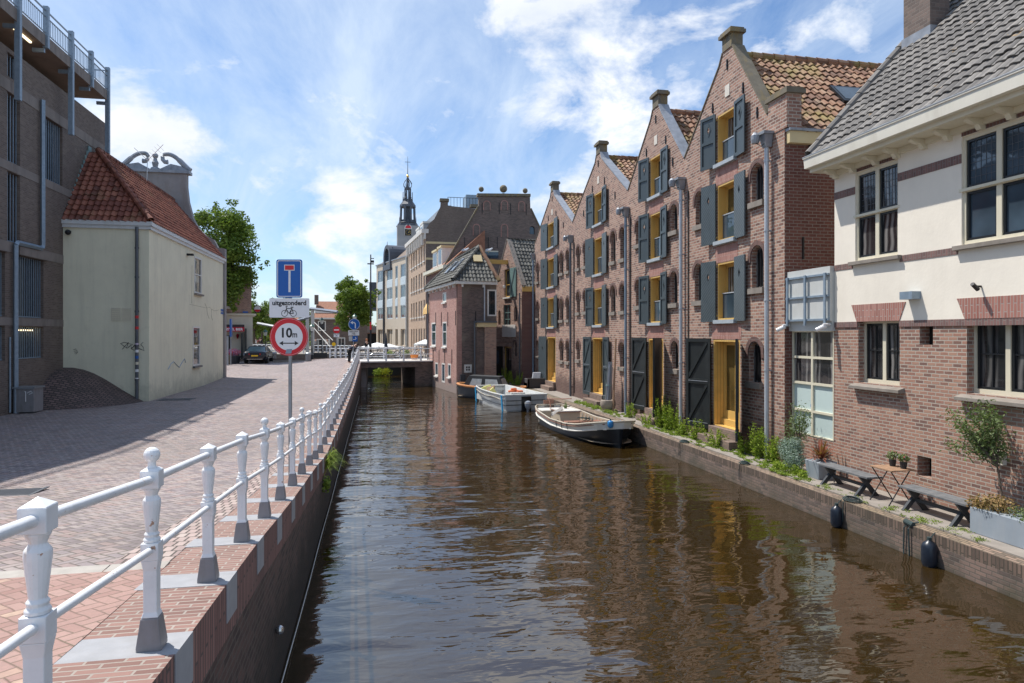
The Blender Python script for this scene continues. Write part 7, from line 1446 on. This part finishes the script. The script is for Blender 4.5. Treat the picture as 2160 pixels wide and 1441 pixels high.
c = atd(710, 697, 60); GF3 = Fr(c.x, c.y - .05, .98, -.2, -1); t = thing('no_entry_sign', 'red no entry sign with small plates near the far railing', 'traffic sign', (c.x, c.y, 1.9)); m = MB(); m.cyl((c.x, c.y, 1.85), (c.x, c.y, 4.8), .035, n=8); m.build('pole', 'pole_grey', t); b = sign_board(t, 'red_board', GF3, disc(0, 4.47, .30), 0, .012, 'sign_red'); sign_board(b, 'white_bar', GF3, rect(-.22, .22, 4.42, 4.52), .0122, .016, 'sign_white')
b = sign_board(t, 'exception_plate', GF3, rect(-.25, .25, 3.84, 4.14), 0, .012, 'sign_white'); text_mesh('uitgezonderd', .08, GF3, 0, 4.08, .014, 'sign_black', b, bold=.002); bike_icon(b, GF3, 0, 3.95, .2, .014)
sign_board(t, 'yellow_disc', GF3, disc(-.24, 3.22, .17), .02, .03, 'sign_yellow')
c = atd(487, 680, 54); t = thing('edge_on_sign', 'sign pole seen edge on in front of the cafe awning', 'traffic sign', (c.x, c.y, 1.6)); m = MB(); m.cyl((c.x, c.y, 1.5), (c.x, c.y, 5.25), .035); m.build('pole', 'pole_grey', t); m = MB(); m.box(c.x - .03, c.x + .05, c.y - .3, c.y + .3, 3.9, 5.3); m.build('blue_board', 'sign_blue', t); m = MB(); m.cyl((c.x - .18, c.y - .3, 1.5), (c.x - .18, c.y - .3, 3.95), .07); m.build('sticker_post', 'pole_grey', t)
# ---- drawbridge, railings across the water, house with the orange roof
c0_, c1_ = atd(659.5, 700, 67), atd(648.5, 700, 70); t = thing('drawbridge', 'white timber drawbridge frame with balance beams and stays', 'drawbridge', (c0_.x, c0_.y, 1.8)); mats_ = 'trim_white'
for c_, zt in ((c0_, CZ + 53 * 67 / 1440), (c1_, CZ + 33 * 70 / 1440)): m = MB(); m.box(c_.x - .16, c_.x + .16, c_.y - .16, c_.y + .16, -.5, zt); m.build('post', mats_, t)
m = MB(); a_ = atd(655, 651, 67); b_ = atd(712, 658, 64); m.tube([a_, b_], .14, 4); m.build('balance_beam', 'motor_grey', t); m = MB(); m.tube([atd(656, 668, 67), atd(580, 689, 69), atd(543, 682, 70)], .13, 4); m.build('balance_beam', 'motor_grey', t)
for a, b in (((663, 680), (702, 718)), ((663, 693), (697, 733))): m = MB(); m.tube([atd(*a, 66), atd(*b, 64)], .04, 5); m.build('stay', mats_, t)
def far_rail(name, label, p0, p1, zb, n, post=True):
    t = thing(name, label, 'railing', (p0.x, p0.y, zb)); m = MB()
    for v in (.35, .65, .98): m.tube([Vector((p0.x, p0.y, zb + v)), Vector((p1.x, p1.y, zb + v))], .04, 5)
    m.build('rail', 'white_paint', t)
    for k in range(n + 1): q = p0.lerp(p1, k / n); m = MB(); m.box(q.x - .07, q.x + .07, q.y - .07, q.y + .07, zb, zb + 1.05); m.build('post', 'white_paint', t)
far_rail('canal_railing', 'white railing across the crossing canal behind the parked car', atd(533, 740, 79), atd(650, 740, 79), 1.9, 12); far_rail('canal_railing', 'white railing across the crossing canal right of the drawbridge', atd(662, 740, 76), atd(745, 740, 74), 1.85, 9); far_rail('street_end_railing', 'white railing at the end of the street before the moored bicycles', atd(696, 752, 60.4), atd(752, 752, 60.4), 1.85, 5)
m = MB(); a_, b_ = atd(661, 750, 60.5), atd(690, 750, 60.5); m.box(a_.x, b_.x, a_.y - .1, a_.y + .1, 1.7, 2.45); tag(m.build('low_black_wall', 'boat_black'), 'low black wall between the litter bin and the far railing', 'wall')
OH = Fr(-9, 93, 1, 0, -1); t = thing('orange_roof_house', 'brick house with orange tiled roof across the water', 'house', (-4, 94, 1.9)); m = MB(); a_, b_ = u_at(OH, 663), u_at(OH, 775); zt = v_at(OH, 690, 672); m.prism(OH, rect(a_, b_, 1.5, zt), -.4, 0); m.build('wall', 'gable_brick', t)
zr = v_at(OH, 690, 641) ; m = MB(); m.face([OH(a_, zt, .3), OH(b_, zt, .3), OH(b_, zr + .5, -4), OH(a_, zr + .5, -4)]); m.build('roof', 'roof_orange', t); m = MB(); m.fb(OH, a_, b_, zt - .1, zt + .1, .01, .35); m.fb(OH, a_, b_, v_at(OH, 690, 656) - .25, v_at(OH, 690, 656) + .1, -1.4, -1.0); m.build('gutter', 'trim_white', t)
for px, y0_, y1_ in ((679, 677, 698), (672, 715, 730), (688, 715, 730), (720, 712, 730)): u = u_at(OH, px); window(t, OH, u - .5, u + .5, v_at(OH, px, y1_), v_at(OH, px, y0_), w=.05, fw=.12, cols=2)
m = MB(); m.fb(OH, a_ - .2, a_ + .3, zr, zr + 1.3, -3, -2.5); m.build('chimney', 'gable_brick', t)
DHs = Fr(-3, 104, 1, 0, -1); t = thing('dark_hall', 'dark low building with open ground floor left of the office building', 'building', (0, 106, 1.9)); m = MB(); a_, b_ = u_at(DHs, 752), u_at(DHs, 795); m.fb(DHs, a_, b_, v_at(DHs, 770, 702), v_at(DHs, 770, 688), -6, 0); m.build('fascia', 'dark_concrete', t); m = MB(); m.fb(DHs, a_, b_, 1.5, v_at(DHs, 770, 702), -6, -.5); m.build('opening', 'dark_void', t); m = MB(); m.fb(DHs, a_, b_, v_at(DHs, 770, 703.5), v_at(DHs, 770, 702) - .01, .0, .1); m.build('stripe', 'roof_orange', t)
b_ = u_at(DHs, 797); m = MB(); m.fb(DHs, u_at(DHs, 778), b_ + 3, 8, v_at(DHs, 788, 588), -14, -7); tag(m.build('grey_block', 'slate_lead'), 'dark grey flat roofed block behind the tree and the office building', 'building')
sgn = atd(754, 684, 100)
# ---- cafe
KF = Fr(-13, 64.5, .982, .19, -1); t = thing('cafe_building', 'corner cafe with cream ground floor, brick upper floor and dark red awning', 'cafe', (-14, 66, 1.7)); ce = u_at(KF, 533); cl_ = ce - 9; zb_ = v_at(KF, 500, 665)
m = MB(); m.fb(KF, cl_, ce, 1.4, zb_, -6, 0); m.build('ground_floor_wall', 'cafe_plaster', t); m = MB(); m.fb(KF, cl_, ce - .1, zb_ + .15, 10.2, -6, -.05); m.build('upper_wall', 'pink_brick' if False else 'house_brick', t); m = MB(); m.fb(KF, cl_, ce + .3, zb_, zb_ + .15, -6.1, .2); m.build('cornice', 'trim_cream', t)
u0_, u1_ = u_at(KF, 460), u_at(KF, 489.5); window(t, KF, u0_, u1_, v_at(KF, 480, 649), v_at(KF, 480, 625), w=.03, fw=.12, sill=('trim_white', .12, .1)); m = MB(); m.fb(KF, u_at(KF, 512), u_at(KF, 523), v_at(KF, 518, 660), v_at(KF, 518, 657), -.04, .02); m.build('name_plate', 'sign_blue', t)
u0_, u1_ = u_at(KF, 455), u_at(KF, 515.5, 1.0); za, zb2 = v_at(KF, 490, 687, .6), v_at(KF, 490, 698, 1.0); m = MB(); m.hexa([KF(u0_, za - .25, 0), KF(u1_, za - .25, 0), KF(u1_, zb2 + .33, 1.1), KF(u0_, zb2 + .33, 1.1), KF(u0_, za + .1, 0), KF(u1_, za + .1, 0), KF(u1_, zb2 + .4, 1.1), KF(u0_, zb2 + .4, 1.1)]); aw_ = m.build('awning', 'awning_dark', t)
m = MB(); m.fb(KF, u0_, u1_, zb2 - .06, zb2 + .33, 1.10, 1.12); m.build('awning_front', 'awning_red', aw_); text_mesh('AMSTEL BIER', .30, KF, u_at(KF, 490, 1.1), zb2 + .12, 1.13, 'sign_white', aw_, bold=.008)
m = MB(); m.fb(KF, u_at(KF, 470), u_at(KF, 486), 1.7, 4.0, .0, .03); m.build('door', 'window_black', t)
for a, b, h_ in ((508, 512, 4.2), (517, 520, 4.6)): m = MB(); m.fb(KF, u_at(KF, a), u_at(KF, b), 1.7, h_, 0, .5); m.build('screen', 'window_black', t); m = MB(); m.lathe([(.06, 0), (.12, .3), (.04, .45)], KF(u_at(KF, 501), 3.7, .2), 8); m.build('wall_lantern', 'awning_red', t)
c = atd(543, 652, 64); Fs = Fr(c.x, c.y, 1, .0, -1); t2 = thing('round_hanging_sign', 'round white and red sign hanging at the cafe corner', 'sign', (c.x, c.y, c.z - .3)); m = MB(); m.prism(Fs, disc(0, c.z, .30), -.1, .0); m.build('disc', 'sign_white', t2); m = MB(); m.prism(Fs, [(.28 * math.cos(R(a_)), c.z + .28 * math.sin(R(a_))) for a_ in range(190, 351, 16)], .001, .012); m.build('red_half', 'sign_red', t2); annulus(Fs, 0, c.z, .29, .36, .0).build('frame', 'awning_dark', t2); m = MB(); m.tube([(c.x - .8, c.y, c.z + .3), (c.x, c.y, c.z + .3)], .02, 4); m.build('bracket', 'iron', t2)
c = atd(492, 748, 56); t = thing('flower_tub', 'dark tub of red and purple flowers behind the bollards', 'planter', (c.x, c.y, 1.6)); m = MB(); m.lathe([(.45, 0), (.6, .7)], (c.x, c.y, 1.6), 14); m.build('tub', 'black_wood', t); m = MB(); leaves(m, (c.x, c.y, 2.62), (.62, .5, .34), 700, .1, .6); m.build('blossoms', 'flowers', t, recalc=False)
# ---- parked car
c = atd(537, 769, 55.5); CXc, CYc = c.x, c.y; Zc = gz(CXc, CYc + 1.5) + .0; t = thing('parked_car', 'dark blue coupe with yellow number plate parked near the cafe', 'car', (CXc, CYc + 2.2, Zc))
secs = [(0, .80, .42, .80, .88), (.12, .90, .30, .92, .98), (.8, .92, .26, .98, 1.0), (1.6, .92, .24, .98, .98), (3.3, .92, .24, .92, .95), (4.1, .88, .26, .78, .84), (4.55, .74, .34, .58, .66)]
def ring_(y, w_, zb, zs, zt): return [(-w_ * .88, zb), (-w_, zb + .15), (-w_, zs - .15), (-w_ * .93, zs), (-w_ * .6, zt), (w_ * .6, zt), (w_ * .93, zs), (w_, zs - .15), (w_, zb + .15), (w_ * .88, zb)]
m = MB(); vs = [(CXc + a, CYc + y, Zc + z) for y, *q_ in secs for a, z in ring_(y, *q_)]; n_ = 10; m.add(vs, [(i * n_ + k, i * n_ + (k + 1) % n_, (i + 1) * n_ + (k + 1) % n_, (i + 1) * n_ + k) for i in range(len(secs) - 1) for k in range(n_)] + [tuple(range(n_)), tuple((len(secs) - 1) * n_ + k for k in range(n_))]); bd = m.build('body', 'car_paint', t, smooth=True, bevel=.03)
g = [(.55, .78, .97), (1.35, .62, 1.36), (2.4, .60, 1.38), (3.4, .74, .95)]; m = MB(); vs = [(CXc + s_ * w_, CYc + y, Zc + z) for y, w_, z in g for s_ in (-1, 1)] + [(CXc + s_ * .80, CYc + y, Zc + .95) for y in (.55, 1.35, 2.4, 3.4) for s_ in (-1, 1)]
m.add(vs, [(0, 1, 3, 2), (2, 3, 5, 4), (4, 5, 7, 6), (0, 2, 10, 8), (2, 4, 12, 10), (4, 6, 14, 12), (1, 3, 11, 9), (3, 5, 13, 11), (5, 7, 15, 13)]); m.build('windows', 'car_glass', t)
m = MB(); m.hexa([(CXc - .62, CYc + 1.3, Zc + 1.35), (CXc + .62, CYc + 1.3, Zc + 1.35), (CXc + .60, CYc + 2.45, Zc + 1.37), (CXc - .60, CYc + 2.45, Zc + 1.37), (CXc - .56, CYc + 1.35, Zc + 1.40), (CXc + .56, CYc + 1.35, Zc + 1.40), (CXc + .54, CYc + 2.4, Zc + 1.41), (CXc - .54, CYc + 2.4, Zc + 1.41)])
for s_ in (-1, 1): m.tube([(CXc + s_ * .79, CYc + .56, Zc + .96), (CXc + s_ * .62, CYc + 1.35, Zc + 1.36), (CXc + s_ * .60, CYc + 2.4, Zc + 1.38), (CXc + s_ * .76, CYc + 3.4, Zc + .96)], .03, 5)
m.build('roof', 'car_paint', t)
for y in (.95, 3.65):
    for s_ in (-1, 1):
        m = MB(); m.cyl((CXc + s_ * .93, CYc + y, Zc + .32), (CXc + s_ * .70, CYc + y, Zc + .32), .32, n=18); wv = m.build('wheel', 'tyre', t); m = MB(); m.cyl((CXc + s_ * .938, CYc + y, Zc + .32), (CXc + s_ * .90, CYc + y, Zc + .32), .21, n=12); m.build('rim', 'chrome', wv)
for s_ in (-1, 1): m = MB(); m.hexa([(CXc + s_ * a, CYc + y, Zc + z) for z in (.68, .84) for a, y in ((.40, -.012), (.86, .10), (.86, .16), (.40, .05))]); m.build('tail_light', 'tail_red', t)
m = MB(); m.box(CXc - .26, CXc + .26, CYc - .02, CYc - .005, Zc + .58, Zc + .69); m.build('number_plate', 'sign_yellow', t); m = MB(); m.box(CXc - .6, CXc + .6, CYc + .02, CYc + .05, Zc + .34, Zc + .38); m.build('bumper_strip', 'chrome', t)
# ---- trees
c = atd(466, 700, 60); tree('street_tree', 'large green tree rising between the cream house and the cafe', (c.x, c.y, 1.7), 13, 3.45, 4.5, 9.0, 28000, .27, .24, 'leaf_tree', 40, 'trees along the canals', 3)
c = atd(744, 700, 78); tree('street_tree', 'round crowned tree in front of the office building, behind the arrow sign', (c.x, c.y, 1.8), 9, 2.55, 3.2, 5.6, 17000, .25, .2, 'leaf_tree', 32, 'trees along the canals', 4)
for i, (px, d, cr, cz, crz, lb) in enumerate(((552, 92, 2.6, 4.4, 2.6, 'distant tree just right of the cafe corner'), (585, 96, 3.2, 4.2, 2.6, 'distant tree behind the upper sign plate'), (618, 100, 3.0, 3.6, 2.2, 'distant tree hidden behind the round sign'), (535, 84, 2.0, 3.6, 2.6, 'small tree close behind the round cafe sign'), (645, 98, 2.6, 3.2, 2.0, 'distant low tree left of the drawbridge'))):
    c = atd(px, 700, d); tree('distant_tree', lb, (c.x, c.y, 1.9), 7, cr, crz, cz, 3600, .3, .18, 'leaf_far', 14, 'trees along the canals', 20 + i)
m = MB(); random.seed(9)
for k in range(60): x_ = -60 + k * 1.1; leaves(m, (x_, 120 + random.uniform(-3, 3), 4), (2.2, 2, 2.4), 160, .5, .3)
tag(m.build('far_trees', 'leaf_far', recalc=False), 'far mass of trees closing the view beyond the crossing canal', 'trees', kind='stuff')
t = thing('far_building', 'long far brick block behind the distant trees', 'building', (-25, 135, 1.9)); m = MB(); m.box(-60, -8, 133, 142, 1.5, 6.5); m.build('wall', 'gable_brick', t); m = MB(); m.hexa([(-60, 133, 6.5), (-8, 133, 6.5), (-8, 142, 6.5), (-60, 142, 6.5), (-60, 137, 8.2), (-8, 137, 8.2), (-8, 138, 8.2), (-60, 138, 8.2)]); m.build('roof', 'roof_orange', t)
# ---- gulls on the dark roof
for px, py, lb in ((981, 531, 'gull sitting on the left of the dark hip roof'), (1031, 531, 'gull sitting on the right of the dark hip roof')):
    c = atd(px, py, 53.5); t = thing('gull', lb, 'gull', c, 'gulls on the roof'); m = MB(); m.tube([c + Vector((-.26, 0, .05)), c + Vector((-.1, 0, .10)), c + Vector((.08, 0, .13)), c + Vector((.2, 0, .22)), c + Vector((.27, 0, .27)), c + Vector((.33, 0, .27))], [.02, .09, .11, .06, .05, .01], 8); m.build('body', 'sign_white', t, smooth=True); m = MB(); m.tube([c + Vector((-.32, 0, .08)), c + Vector((-.1, 0, .15)), c + Vector((.08, 0, .18))], [.01, .08, .06], 8); m.build('wing', 'motor_grey', t, smooth=True); m = MB(); m.cyl(c + Vector((.0, .02, -.12)), c + Vector((0, .02, .05)), .01, n=4); m.build('leg', 'sign_yellow', t)
